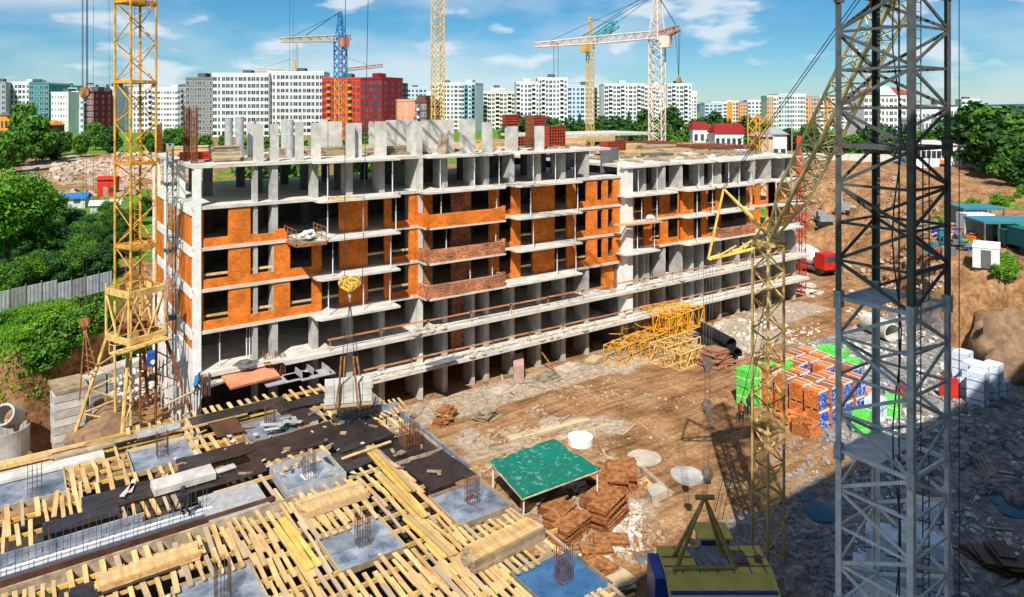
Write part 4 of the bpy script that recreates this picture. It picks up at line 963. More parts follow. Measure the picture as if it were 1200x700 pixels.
k2 = root('distant_tower_crane', (c.x,c.y,8), 'tall pale pinkish tower crane with long jib to the left, before the white apartment towers', 'tower crane')
fmast(c, 2.4, 8, zpx(50,D), 16, .13, .07, whitec, k2, R(25))
mb = MB().lattice((c.x,c.y,zpx(48,D)),(c.x,c.y,zpx(-14,D)),2.2,8,.14,.08,wb=.5,kind='z'); build('tower_head', mb, whitec, k2)
mb = MB().lattice(Q(766,41,D), Q(700,47,D-4), 1.3, 12, .12, .06, kind='z'); mb.lattice(Q(700,47,D-4), Q(627,53,D-9), 1.3, 14, .12, .06, wb=.7, kind='z'); build('jib', mb, whitec, k2)
mb = MB().lattice(Q(772,43,D), Q(795,33,D-3), 1.5, 4, .14, .08, wb=.9, kind='z'); build('counter_jib', mb, pinkc, k2)
mb = MB().obox(Q(780,56,D-1), 1.8, 2, 2.2, .4); build('cab', mb, whitec, k2)
mb = MB()
mb.bar(Q(771,-6,D), Q(794,33,D-3), .08, 4); mb.bar(Q(768,-6,D), Q(700,44,D-4), .06, 4); mb.bar(Q(768,-8,D), Q(640,50,D-8), .05, 4)
for px in (795,797,791): mb.bar(Q(px,34,D-3), Q(795.5,92,D-3), .05, 4)
mb.bar(Q(649,54,D-7), Q(649,92,D-7), .04, 4); mb.bar(Q(654,54,D-7), Q(654,92,D-7), .04, 4)
build('stay_rope', mb, cable, k2); mb = MB().obox(Q(795.5,97,D-3), .8, .5, 1.0, .3); mb.obox(Q(651,54,D-7), 1.6, .8, .5, -.6); build('hook_block', mb, pinkc, k2)
D = 175; c = Q(691.5, 100, D)
k3 = root('distant_tower_crane', (c.x,c.y,8), 'slim yellow tower crane with a teal counter jib, left of the tall pale crane', 'tower crane')
ymc = mat('ochre crane paint', (.62,.42,.12), (.50,.30,.08))
fmast(c, 1.4, 8, zpx(50,D), 18, .13, .06, ymc, k3, R(20))
mb = MB().lattice((c.x,c.y,zpx(50,D)),(c.x,c.y,zpx(20,D)),1.2,5,.12,.07,wb=.5,kind='z'); build('tower_head', mb, ymc, k3)
mb = MB().lattice(Q(695,47,D), Q(722,28,D-6), 1.6, 6, .15, .09, kind='z'); build('counter_jib', mb, tealc, k3)
mb = MB().obox(Q(686,61,D-1), 2.2, 1.8, 2.4, .2); build('cab', mb, ymc, k3)
mb = MB().bar(Q(692,22,D), Q(720,28,D-6), .07, 4); mb.bar(Q(683,42,D), Q(757,0,D-20), .07, 4); mb.bar(Q(683,43,D), Q(757,-6,D-20), .05, 4); build('stay_rope', mb, cable, k3)
for px, yt, yb, jx0, jx1, jy0, jy1, m_, l in ((345,68,88,300,352,81,84,whitec,'small pale crane top showing behind the big white apartment block'),(404.5,67,92,404,448,82,77,pinkc,'small red and white crane jib pointing right above the red apartment house')):
    D = 420; c = Q(px, 90, D); k = root('distant_tower_crane', (c.x,c.y,12), l, 'tower crane')
    fmast(c, 2, 12, zpx(yt,D), 20, .2, .1, whitec, k); build('jib', MB().lattice(Q(jx0,jy0,D), Q(jx1,jy1,D), 1.6, 9, .22, .12, kind='z'), m_, k)
    build('stay_rope', MB().bar(Q(px,yt,D), Q(jx0+4 if px<400 else jx1-14,min(jy0,jy1),D), .12, 4), cable, k)
c = Q(513, 100, 118)
k = root('crane_mast', (c.x,c.y,8), 'orange and white lattice crane mast rising behind the middle of the block', 'tower crane')
fmast(c, 1.65, 8, 62, 34, .10, .05, yel_l, k, R(-8)); 
mb = MB().box(c.x-1.7,c.y-1.7,20,c.x+1.7,c.y+1.7,21.6)
for z_ in (20.2,20.8,21.4): mb.box(c.x-1.8,c.y-1.8,z_,c.x+1.8,c.y+1.8,z_+.15)
build('climbing_collar', mb, rust_o, k)
c = Q(888, 150, 143)
k = root('crane_mast', (c.x,c.y,8), 'yellow lattice mast top behind the far end of the block roof', 'crane mast')
fmast(c, 2.7, 8, zpx(134,143), 7, .16, .09, yel, k, R(0))
# red hoist behind the right end of the block
c = Q(938, 300, 97)
k = root('red_hoist_mast', (c.x,c.y,0), 'orange-red lattice hoist mast standing at the far right end of the block', 'hoist mast')
mb = MB().lattice((c.x,c.y,0),(c.x,c.y,zpx(228,97)),1.0,16,.07,.035,kind='z'); build('lower_mast', mb, redp, k)
mb = MB().obox((c.x-.3,c.y,zpx(228,97)), .5, .6, 8, .5); mb.obox((c.x,c.y+.4,zpx(228,97)), .35, .4, 7.2, .5); build('upper_mast', mb, mat('signal red', (.72,.06,.01), (.6,.04,.01)), k)
# ------------------------------------------------------------------ formwork deck in the foreground
ZD = 5.0
GXs = [.7, 7.0, 13.2, 19.2]; GYs = [23.6, 31.0, 38.3, 45.6]
PAN = {}
names = {(1,1):'with tangled bars near the bottom edge',(2,1):'in the middle of the foreground deck',(3,1):'right of the middle, with a red scrap on it',(3,0):'deep blue, in the bottom right corner of the deck',
         (2,2):'raised like a tray, behind the long lumber pile',(0,3):'far left one with a blue-tied column cage',(1,3):'behind the wet black sheets at left',(2,3):'with scraps of steel, nearest the suspended pallet',(3,2):'dark one at the deck edge below the block',(0,2):'at the left frame edge',(3,3):'under the suspended pallet by the facade'}
for i, gx in enumerate(GXs):
    for j, gy in enumerate(GYs):
        if (i,j) not in names or (i,j) == (0,2): continue
        m = ply_blue if (i,j) in ((3,0),) else ply_k if (i,j) == (3,2) else ply_b
        r_ = root('column_head_form', (gx, gy, ZD-.25), 'square grey-blue plywood form, ' + names[(i,j)], 'formwork panel', 'column head forms in the deck')
        a = 1.55; z = ZD-.22; tray = (i,j) == (2,2)
        for q, (x0,y0,x1,y1) in enumerate(((-a,-a,0,0),(0.01,-a,a,0),(-a,.01,0,a),(.01,.01,a,a))):
            build('plywood_panel', MB().box(gx+x0, gy+y0, z, gx+x1, gy+y1, z+.05+.004*q), [m], r_)
        mb = MB(); h = .55 if tray else .24
        mb.box(gx-a-.05,gy-a-.05,z-.05,gx+a+.05,gy-a,z+h); mb.box(gx-a-.05,gy+a,z-.05,gx+a+.05,gy+a+.05,z+h)
        mb.box(gx-a-.05,gy-a,z-.05,gx-a,gy+a,z+h); mb.box(gx+a,gy-a,z-.05,gx+a+.05,gy+a,z+h); build('edge_board', mb, timber_w if not tray else steel, r_)
        if (i,j) not in ((0,3),): 
            cage((gx+.1, gy, z+.06), .55, 1.5, 16, 'dark rebar cage in the form ' + names[(i,j)].replace(', with a red scrap on it','').replace('with tangled bars ','').replace('with scraps of steel, ','').replace('raised like a tray, ',''), rebar, .014, 4, 'rebar cages in the deck')
        PAN[(i,j)] = (gx, gy)
cage((.9, 44.8, ZD-.1), .6, 1.6, 12, 'rebar cage with a blue tie in the far left plywood form', rebar, .016, 4, 'rebar cages in the deck')
mb = MB().obox((13.3,38.4,ZD-.14), .7, .7, .06, .1); build('cement_dab', mb, white, label='white square pad around the bars in the raised tray form', cat='pad')
mb = MB().obox((19.4,31.4,ZD-.12), .5, .12, .06, .5); build('red_scrap', mb, redp, label='small red scrap on the blue form right of the middle', cat='scrap')
# long wall form with a curtain of starter bars
wf = root('wall_form', (2.2, 37.5, ZD-.4), 'long pale wall form at the left with a curtain of thin upright rusty bars', 'wall formwork')
build('bottom_board', MB().box(-7, 36.9, ZD-.3, 8.2, 37.94, ZD-.22), mat('dark blue plywood', (.06,.09,.15), (.03,.045,.08), scale=1, rough=.4), wf); build('bottom_board', MB().box(-7, 38.13, ZD-.3, 8.2, 39.0, ZD-.221), ply_b, wf)
build('kerb', MB().box(-7, 37.95, ZD-.22, 8.2, 38.12, ZD+.02), white, wf)
build('side_board', MB().box(-7, 36.85, ZD-.5, 11, 36.98, ZD+.16), ply_br, wf); build('side_board', MB().box(-7, 38.95, ZD-.5, 5.2, 39.06, ZD+.2), ply_b, wf)
build('side_board', MB().box(-7, 36.35, ZD-.5, 12, 36.45, ZD+.1), timber_w, wf)
for i in range(42):
    x = -2.5 + i*.255
    mb = MB().bar((x, 37.75+.35*(i%2), ZD-.2), (x+U(-.05,.05), 37.75+.35*(i%2)+U(-.04,.04), ZD+1.25+U(-.15,.1)), .013, 4)
    build('starter_bar', mb, rust if i % 3 == 0 else rebar, wf)
mb = MB()
for z in (.25,.6): mb.bar((-3,37.75,ZD+z),(8,37.75,ZD+z),.01,4)
build('tie_bar', mb, rebar, wf)
mb = MB(); mb.prism([(7.8,36.5),(10.7,36.5),(10.7,39.4),(7.8,39.4)], ZD-.2, ZD-.02); mb.box(7.75,36.4,ZD-.4,10.75,36.5,ZD+.02); build('plywood_platform', mb, steel, label='pale grey plywood landing at the right end of the curtain of bars', cat='formwork panel')
# wet black sheets
BL = [(19.3,34.6,2.8,3.4,.05,'dark one between the two right-hand forms'),(15.9,38.6,2.4,2.4,.2,'folded one right beside the tray form'),(15.4,45.8,1.6,2.6,.1,'narrow one right of the steel scraps'),(3.9,34.2,4.0,1.2,0,'one in front of the long wall form'),(9.2,40.6,4.6,1.6,0,'under the raised tray form'),(13.8,42.4,5.6,2.6,.05,'wide wet one behind the tray form'),(5.0,41.5,4.4,1.9,-.04,'left of the white panel pile'),(17.2,41.2,3.6,3.4,.1,'crumpled one near the deck edge'),(9.4,43.2,3.8,1.6,.0,'left of centre behind the panel pile'),(17.0,47.6,5.4,1.4,.0,'long strip below the suspended pallet'),(12.2,48.7,6.0,1.3,0,'upper long strip near the podium'),(10.9,46.6,1.6,2.4,0,'brown tinted one by the steel scraps'),(2.7,40.2,3.2,1.3,0,'dark blue one left of the bars'),(6.7,48.4,3.6,.9,0,'narrow one near the white end wall')]
for i, (x, y, L, W, a, l) in enumerate(BL):
    mb = MB(); n = 8; m_ = 6; vs = []
    for v in range(m_+1):
        for u in range(n+1):
            px_ = -L/2+L*u/n; py_ = -W/2+W*v/m_
            vs.append((px_+.12*noise.noise(Vector((u*.9,v,i*3))), py_+.12*noise.noise(Vector((v*.9,u,i*5+1))), .07*abs(noise.noise(Vector((u*.7,v*.7,i)))) + .05))
    k = len(vs); vs += [(a_,b_,c_-.04) for a_,b_,c_ in vs]
    fs = [(v*(n+1)+u, v*(n+1)+u+1, (v+1)*(n+1)+u+1, (v+1)*(n+1)+u) for v in range(m_) for u in range(n)]
    fs += [tuple(k+q for q in f[::-1]) for f in fs]
    bo = [u for u in range(n+1)] + [v*(n+1)+n for v in range(1,m_+1)] + [m_*(n+1)+u for u in range(n-1,-1,-1)] + [v*(n+1) for v in range(m_-1,0,-1)]
    fs += [(bo[q], k+bo[q], k+bo[(q+1)%len(bo)], bo[(q+1)%len(bo)]) for q in range(len(bo))]
    mb.add(vs, fs)
    o = build('black_sheet', mb, ply_br if 'brown' in l else ply_k, local=True); o.location = (x, y, ZD+.012*i); o.rotation_euler[2] = a
    props(o, 'glossy black formwork sheet, ' + l, 'plywood sheet', 'black sheets on the deck')
# beams under the joists
bm_ = root  # (name kept free)
beam0 = None; BEAMS = []; JO = []
for y in [21.2+1.8*k for k in range(17)]:
    for x in [-4.5+4.3*k for k in range(6)]:
        if x > 17.6: continue
        if y < 36.5 - .9*(x+4) - 2: continue
        if 36.0 < y < 39.3 and x < 9: continue
        if any(abs(y-gy) < 1.62 and abs(x+2.1-gx) < 3.75 for gx, gy in PAN.values()): continue
        if beam0 is None:
            beam0 = build('timber_beam', MB().box(-2.2,-.05,0,2.2,.05,.18), timber_y, local=True); o = beam0
        else: o = dup(beam0)
        o.location = (x+2.1+U(-.2,.2), y+U(-.08,.08), ZD-.27); o.rotation_euler[2] = U(-.012,.012)
        props(o, 'x', 'timber beam', 'beams under the joists'); BEAMS.append(o)
for gx_a, gx_b in ((.7,7.0),(7.0,13.2),(13.2,19.2)):
    for gy in GYs:
        for dy in (-1.3,0,1.3):
            if 36.0 < gy+dy < 39.3 and gx_a < 8: continue
            x = (gx_a+gx_b)/2; y = gy+dy
            if y < 36.5-.9*(x+2)-2: continue
            o = dup(beam0); o.scale = (.68,1,1); o.location = (x, y, ZD-.27); props(o, 'x', 'timber beam', 'beams under the joists'); BEAMS.append(o)
# joists: every one an object, from a few shared boards
jm = []
for L in (2.1, 2.7, 3.3):
    for w_ in (.14, .18, .22):
        me = build('deck_joist', MB().box(-w_/2,-L/2,0,w_/2,L/2,.07), timber, local=True); jm.append(me)
used = [False]*9; nj = 0
def blocked(x, y):
    for (gx, gy) in PAN.values():
        if abs(x-gx) < 1.7 and abs(y-gy) < 1.65: return True
    if 36.3 < y < 39.2 and x < 10.9: return True
    for bx_, by_, L, W, a, l in BL:
        if abs(x-bx_) < L/2+.05 and abs(y-by_) < W/2+.3: return True
    return False
def free(x, y):
    """free stretch of the deck around (x, y) along the joist direction, or None"""
    iv = [(gy-1.5, gy+1.5) for gx, gy in PAN.values() if abs(x-gx) < 1.72]
    if x < 10.95: iv.append((36.3, 39.1))
    for bx_, by_, L, W, a, l in BL:
        if abs(x-bx_) < L/2+.05: iv.append((by_-W/2+.25, by_+W/2-.25))
    lo, hi = 20.3, 50.6
    for p, q in iv:
        if p < y < q: return None
        if q <= y: lo = max(lo, q)
        if p >= y: hi = min(hi, p)
    return lo, hi
cand = []
y = 20.8
while y < 51:
    x = -2.2+U(0,.3); sparse = y > 39
    while x < 20.9:
        if (x*FW[0]+y*FW[1]) > 26 and not (y > 47.5 and x < 10 and y > 46.5+ .5*x):
            f = free(x, y)
            if f and f[1]-f[0] > 1.3:
                L = min(random.choice((2.1,2.7,3.3)), f[1]-f[0]+.35); k = 0 if L < 2.5 else 1 if L < 3.1 else 2
                L = (2.1,2.7,3.3)[k]; c = y+U(-.35,.35); c = max(f[0]-.2+L/2, min(f[1]+.2-L/2, c)) if f[1]-f[0] > L-.4 else (f[0]+f[1])/2
                if L < f[1]-f[0]+.9: cand.append((x, c, k))
        dense = noise.noise(Vector((x*.16+4, y*.2, 1))) > -.12 and y < 36
        x += (U(.29,.44) if dense else U(.44,.68)) if not sparse else U(.42,.78)
    y += 1.75 if y < 36 else 2.1
cand.sort(key=lambda c: c[0]*FW[0]+c[1]*FW[1])
def vis(x, y):
    D = x*FW[0]+y*FW[1]; px = 600+830*(x*RT[0]+y*RT[1])/D; py = 128+830*(CAMZ-ZD)/D
    return -25 < px < 760 and py < 730
cand = [c for c in cand if vis(c[0], c[1])]
print('joists', len(cand))
rest = MB()
def jzone(x, y):
    if y > 44: return 'spaced at the back of the deck towards the block'
    if y > 39: return 'on the part behind the long wall form'
    return 'on the dense sunlit part in front of the wall form'
for n_, (x, y, k3) in enumerate(cand):
    k = k3*3+random.randrange(3); a = random.gauss(0, .03); zj = ZD-.09+U(0,.05)
    if n_ >= 296: rest.obox((x, y, zj), U(.13,.2), (2.1,2.7,3.3)[k3], .07, a); continue
    o = jm[k] if not used[k] else dup(jm[k]); used[k] = True
    o.location = (x, y, zj); o.rotation_euler = (U(-.012,.012), 0, a)
    props(o, 'x', 'timber joist', 'joists of the deck'); JO.append(o)
if rest.v: build('deck_joists', rest, timber, kind='stuff')
# long continuous boards on top
for i, (x, y, L, a, l) in enumerate(((16.2,33.5,5.5,-.02,'leading from the middle of the deck to its edge'),(16.8,36.0,6.0,-.03,'reaching to the deck rim beside the green canopy'),(15.7,29.5,4.4,.03,'right of the middle form'),(10.4,32.5,4.6,.02,'left of the middle form'))):
    mb = MB()
    for j in range(3): mb.obox((j*.24,0,.02*j), .2, L*U(.85,1), .08, U(-.02,.02))
    o = build('long_board_row', mb, timber_y, local=True); o.location = (x,y,ZD+.03); o.rotation_euler[2] = a; props(o, 'row of bright yellow boards ' + l, 'boards')
# lumber piles on the deck
def dpile(x, y, L, n, k, a, label, m=timber, z=ZD+.04, h=.12, w_=.16):
    mb = MB()
    for j in range(k):
        for i in range(n): mb.obox((U(-.08,.08), (i-(n-1)/2)*(w_+.015), j*h), L*U(.95,1.03), w_, h*.93, U(-.008,.008))
    o = build('lumber_pile', mb, m, local=True); o.location = (x,y,z); o.rotation_euler[2] = a; return props(o, label, 'lumber pile')
v = P(175,665,ZD+.2); dpile(v.x, v.y, 4.0, 5, 3, .02, 'long neat pile of yellow planks lying crosswise near the bottom left')
v = P(391,585,ZD+.2); dpile(v.x, v.y, 3.3, 8, 3, .0, 'thick pile of yellow planks in front of the raised tray form')
v = P(590,640,ZD+.2); dpile(v.x, v.y, 4.0, 7, 4, .06, 'grey and yellow lumber pile overhanging the right edge of the deck', timber_w)
dpile(v.x+.1, v.y, 3.7, 6, 1, .06, 'layer of yellow boards on top of the overhanging lumber pile', timber, ZD+.54)
v = P(35,537,ZD+.2); dpile(v.x, v.y, 5.5, 4, 2, -.02, 'pale plank pile at the left edge of the frame')
v = P(112,523,ZD+.2); dpile(v.x, v.y, 4.4, 3, 2, .0, 'grey plank pile right of the pale one at left', timber_w)
v = P(250,492,ZD+.2); dpile(v.x, v.y, 4.2, 2, 1, .04, 'thin pale boards lying across the joists near the end wall')
v = P(325,500,ZD); 
mb = MB()
for i in range(9): mb.obox((U(-1.1,1.1),U(-.8,.8),.03+.05*i), U(.6,1.4), U(.1,.4), .04, U(0,3), U(-.3,.3))
o = build('steel_scrap', mb, steel, local=True); o.location = v; props(o, 'pale steel scraps heaped beside the suspended pallet form', 'scrap heap')
for px, py, L, W, a, l, m_ in ((215,566,3.0,1.2,.02,'stack of grey panels with pale edges in the middle of the black strip',conc_l),(150,575,1.2,.25,1.0,'short pale board on the dark blue sheet',conc_l),(155,570,1.3,.22,1.3,'second short pale board on the dark blue sheet',conc_l),(258,552,1.6,.5,.1,'bent pale panel at the right end of the black strip',conc_l),(430,528,3.2,.16,.1,'long pale batten across the black sheets right of the tray',timber),(185,505,2.4,1.0,0,'narrow pale blue-grey board near the far left joists',steel),(215,465,3.2,.2,.6,'loose brown plank leaning by the end wall',timber_w)):
    v = P(px,py,ZD+.2); mb = MB()
    for j in range(4 if 'stack' in l else 1): mb.obox((0,0,j*.09), L, W, .07, .0)
    o = build('loose_panel', mb, m_, local=True); o.location = (v.x,v.y,ZD+.2); o.rotation_euler[2] = a; props(o, l, 'panel')
mb = MB().box(-3,47.0,ZD-.1,4.3,48.0,ZD+.05); build('concrete_strip', mb, conc_l, label='pale blue-grey concrete strip at the far left edge of the deck', cat='concrete strip')
mb = MB().box(-4,48.4,ZD-.6,5.6,49.3,ZD-.1); build('concrete_strip', mb, conc_l, label='second pale strip behind the far left joists, by the concrete ring', cat='concrete strip')
# small scattered offcuts on the deck
mb = MB()
for i in range(45):
    px, py = U(150, 520), U(470, 560); v = P(px, py, ZD+.15); mb.obox((v.x,v.y,ZD+.12), U(.1,.8), U(.04,.2), U(.02,.08), U(0,3))
for i in range(16):
    v = P(U(330,560), U(480,540), ZD+.15); mb.obox((v.x,v.y,ZD+.12), U(.1,.5), U(.1,.4), U(.02,.12), U(0,3))
build('offcuts', mb, timber_w, kind='stuff')
mb = MB()
for i in range(26):
    v = P(U(180,480), U(500,560), ZD+.15); mb.obox((v.x,v.y,ZD+.13), U(.05,.45), U(.03,.25), U(.01,.05), U(0,3))
build('light_scraps', mb, conc_l, kind='stuff')
# lower slab under the deck and props at its edge
build('lower_floor', MB().box(-8, 22, .15, 20.5, 50.5, .45), mat('shade dark floor', (.06,.05,.045), (.025,.022,.02), scale=.6), label='floor of the lower level, coloured dark for shade, seen through the gaps of the deck', cat='floor slab')  # floor coloured dark to paint in the shade below the deck
for i in range(9):
    y = 23+i*3.0
    o = dup(pr, (20.6, y, .45)); o.scale = (1.2,1.2,1.55); o['label'] = 'steel prop under the right edge of the deck, %s from the front' % ordw(i); o['group'] = 'props under the deck edge'
# deck rim by the dug yard
mb = MB().box(20.9, 34, ZD-.35, 21.05, 43, ZD+.1); mb.box(17, 43.2, ZD-.35, 21, 43.35, ZD+.5); build('edge_form', mb, ply_b, label='grey edge boards along the right rim of the deck', cat='edge formwork')
# concrete end-wall foot and starter bars by the corner of the block
v0 = P(190,475,ZD); 
sb = root('starter_bar_row', (XA, YF-1.2, ZD), 'row of pale upright starter bars in front of the white end wall', 'rebar row')
mb = MB()
for i in range(14):
    p_ = P(189+i*4.3, 473-i*1.2, ZD); mb = MB().bar((p_.x,p_.y,ZD-.4),(p_.x+U(-.03,.03),p_.y,ZD+1.25), .035, 4); build('starter_bar', mb, conc_l if i < 12 else rebar, sb)
cage(P(316,437,ZD)+Vector((0,0,0)), .8, 1.7, 20, 'rusty rebar cage standing at the podium edge left of the suspended pallet', rust, .02, 3)
cage(P(241,463,ZD), .5, 1.5, 16, 'dark rebar cage beside the worker in blue at the corner of the block', rebar, .02, 3)
cage(P(480,520,ZD)+Vector((.0,0,0)), .9, 1.3, 20, 'rusty rebar cage at the deck edge above the yard', rust, .02, 3)
cage(P(331,438,ZD-.1), .35, 1.6, 8, 'slim rebar cage right beside the rusty cage at the podium edge', rust, .02, 3)
# landing platforms on the podium edge
mb = MB(); mb.obox((0,0,0), 3.6, 2.6, .15, 0, .18); o = build('plank_platform', mb, mat('reddish plywood', (.62,.27,.14), (.45,.18,.09), scale=1), local=True); o.location = P(292,440,ZD+.5); o.rotation_euler[2] = .1; props(o, 'reddish plywood platform resting at the podium edge near the corner', 'platform')
mb = MB(); mb.obox((0,0,0), 3.0, 2.2, .18, 0, .1); o = build('plank_platform', mb, conc_l, local=True); o.location = P(258,441,ZD+.4); o.rotation_euler[2] = .4; props(o, 'pale concrete landing left of the reddish platform', 'platform')
mb = MB().blob((*P(288,426,6.2)[:2],6.1), .8,.6,.35, 2,.3); build('gravel_heap', mb, conc_d, label='small grey gravel heap on the podium above the reddish platform', cat='gravel heap')
mb = MB()
for i in range(14): mb.bar(P(313+U(-4,4),427,6.1), P(316+U(-5,5),407,6.1)+Vector((0,0,.0)), .05, 4)
o = build('lath_bundle', mb, timber_y, label='upright bundle of yellow laths leaning on a podium column', cat='lath bundle')
for i, (px, py, w_) in enumerate(((335,442,3.2),(352,437,2.4),(370,436,2.6))):
    p_ = P(px,py,ZD+.1); mb = MB().obox((p_.x,p_.y,ZD-.1), w_, 1.4, .08, 0); mb.obox((p_.x+w_*.3,p_.y,ZD-.02), .05, 1.4, .5, .05)
    build('formwork_tray', mb, steel, label='grey formwork tray at the podium edge, ' + ('left','middle','right')[i] + ' of three', cat='formwork tray')
# plank stack trestle and wood in front of pallet, podium scraps
mb = MB()
for k in (-1,1):
    mb.bar((k*.8,-.5,0),(0.1*k,0,1.1),.05); mb.bar((k*.8,.5,0),(0.1*k,0,1.1),.05)
mb.bar((-.9,0,.5),(.9,0,.5),.05)
o = build('sawhorse', mb, rust_o, local=True); o.location = P(430,488,ZD); props(o, 'rusty orange trestle standing below the suspended pallet', 'trestle')
for i, (px,py,a) in enumerate(((395,478,.1),(431,486,.2),(455,478,-.1))):
    v = P(px,py,ZD+.1); mb = MB()
    for j in range(4): mb.obox((j*.35,0,0), .14, 2.2, .07, U(-.05,.05))
    o = build('plank_row', mb, timber, local=True); o.location = v; o.rotation_euler[2] = a; props(o, 'few yellow planks in the dark hollow, ' + ('left of','below','right of')[i] + ' the suspended pallet', 'planks')

MARK = [('the form with tangled bars', *PAN[(1,1)]), ('the middle deck form', *PAN[(2,1)]), ('the form with a red scrap', *PAN[(3,1)]), ('the deep blue form', *PAN[(3,0)]), ('the raised tray form', *PAN[(2,2)]), ('the far left deck form', *PAN[(0,3)]), ('the form behind the wet sheets', *PAN[(1,3)]), ('the form with steel scraps', *PAN[(2,3)]), ('the dark form at the deck edge', *PAN[(3,2)]), ('the pale landing by the bars', 9.2, 38), ('the overhanging lumber pile', 19.5, 27.5), ('the long bottom left plank pile', 5.2, 33.2), ('the left end of the bar curtain', 0, 37.5)]
autolabel(JO, MARK, 'pale timber joist, %s one %s'); autolabel(BEAMS, MARK, 'yellow timber beam under joists, %s one %s')
# ------------------------------------------------------------------ things in the dug yard
from mathutils.bvhtree import BVHTree
BVH = BVHTree.FromPolygons([Vector(v) for v in gv], gf)
def gp(px, py, dz=0):                                    # point on the real ground seen at (px,py)
    o = Vector((0, 0, CAMZ)); h = BVH.ray_cast(o, (Q(px, py, 100)-o).normalized())[0]
    if h is None: h = P(px, py, 8)
    return Vector((h.x, h.y, h.z+dz))
tarp = mat('green tarpaulin', (.006,.15,.105), (.12,.30,.25), scale=3.0, lo=.36, hi=.44, rough=.45, bump=.4, bscale=1.2)
cn = root('tarp_canopy', (*P(640,600,0)[:2],0), 'green tarpaulin canopy on posts over a dark work bench beside the rusty formwork', 'canopy')
A, B, C_, D_ = P(574,541,2.1), P(648,514,2.4), P(704,550,2.2), P(612,584,1.8)
mb = MB(); n = 14; vs = []
for v in range(n+1):
    for u in range(n+1):
        a = A.lerp(B, u/n); b = D_.lerp(C_, u/n); p_ = a.lerp(b, v/n)
        p_.z += .16*noise.noise(Vector((u*.5,v*.25,0))) + .05*noise.noise(Vector((u*1.4,v*.5,4))) - .25*math.sin(math.pi*u/n)*math.sin(math.pi*v/n)*abs(math.sin(u*.9)); vs.append(p_)
k = len(vs); vs += [p_ - Vector((0,0,.03)) for p_ in vs]; W1 = n+1
fs = [(v*W1+u, v*W1+u+1, (v+1)*W1+u+1, (v+1)*W1+u) for v in range(n) for u in range(n)]; fs += [tuple(k+q for q in f[::-1]) for f in fs]
mb.add(vs, fs); build('tarp', mb, tarp, cn, smooth=True)
for q in (A, B, C_, D_):
    q = q.lerp((A+C_)/2, .06); build('post', MB().bar((q.x,q.y,0),(q.x,q.y,q.z-.03),.05,6), white, cn)
mb = MB()
for a, b in ((A,B),(B,C_),(C_,D_),(D_,A)): mb.bar(a-Vector((0,0,.08)), b-Vector((0,0,.08)), .05, 4)
build('frame_rail', mb, timber_w, cn)
cc = (A+B+C_+D_)/4
mb = MB(); mb.obox((cc.x,cc.y,.75), 4, 1.4, .08, .5)
for s in (-1,1): mb.obox((cc.x+1.6*s,cc.y+.8*s,0), .12, 1.2, .75, .5)
build('work_bench', mb, timber_w, label='dark wooden work bench in the shade under the green canopy', cat='bench')
def ribstack(px, py, L, W, n, a, label, m=rust_o, t=.16, z0=0):
    v = gp(px, py); r_ = root('formwork_stack', (v.x,v.y,v.z+z0), label, 'formwork stack', 'rusty formwork stacks', a)
    mb = MB(); mr = MB()
    for i in range(n):
        ox, oy, oa = U(-.12,.12), U(-.1,.1), U(-.06,.06); z = i*t
        mb.obox((ox,oy,z+t*.62), L, W, t*.3, oa)
        k = max(3, int(L/.3))
        for j in range(k+1): mr.obox((ox-L/2+L*j/k, oy, z), .05, W, t*.6, oa)
    build('panels', mb, m, r_, local=True); build('ribs', mr, rust, r_, local=True); return r_
for a in ((655,612,2.2,1.0,5,.3,'stack of rusty ribbed panels just below the green canopy'),(668,628,2.4,1.2,6,.25,'taller stack of rusty panels nearest the deck corner'),(648,596,2.0,1.0,4,.35,'low rusty panel stack tucked under the canopy corner'),
          (712,612,2.6,1.3,9,.35,'tall rusty panel stack beside the white rubble'),(702,590,2.4,1.2,5,.2,'dark rusty stack in the middle of the formwork yard'),(722,570,2.8,1.2,7,.9,'rusty stack at the canopy side of the pale ground'),
          (735,562,2.6,1.1,6,.8,'orange-brown stack farthest from the deck'),(706,560,2.6,1.4,3,.5,'flat dark stack right behind the green canopy'),(727,588,3.2,.9,3,.75,'long low rusty stack by the white rubble'),(715,637,2.0,1.0,2,-.6,'low rusty tray lying in front of the tall stack'),(700,648,1.8,.8,2,-.5,'rusty tray near the pale slab')):
    ribstack(*a)
mb = MB()
for i in range(90):
    v = gp(U(640,760), U(560,660)); mb.obox((v.x,v.y,v.z+.05), U(.3,2.2), U(.05,.16), U(.03,.1), random.gauss(.4,.7), 0, 0, U(-.1,.1))
build('wood_scraps', mb, rust_o, kind='stuff')
# lattice sections
def lsec(p0, p1, w_, n, m, label, z0=0, roll=0):
    a, b = gp(*p0), gp(*p1); a.z += w_/2+z0; b.z += w_/2+z0
    mb = MB().lattice(a, b, w_, n, .075, .045, kind='z', side=(0,0,1)); mb.lattice(a, b, w_, n, .02, .035, kind='z', hor=False)
    return build('lattice_section', mb, m, label=label, cat='crane section', group='yellow crane sections stacked on the ground')
lsec((716,428),(757,410),1.75,5,mat('section yellow', (.70,.40,.03), (.5,.22,.02), scale=2),'dull yellow lattice crane section lying leftmost by the podium')
lsec((770,428),(812,414),1.9,5,yel_l,'pale yellow lattice crane section lying under the bright orange ones')
lsec((742,421),(790,400),1.9,5,yel,'yellow lattice crane section half hidden in the middle of the stack')
o = lsec((757,404),(800,394),2.0,6,yel_b,'bright orange-yellow lattice section on top, nearer the podium',1.75)
o = lsec((775,414),(816,397),2.0,6,yel_b,'bright orange-yellow lattice section on top, nearer the pipes',1.75)
lsec((790,432),(818,421),1.5,4,yel_l,'short pale yellow lattice section in front of the stack')
mb = MB()
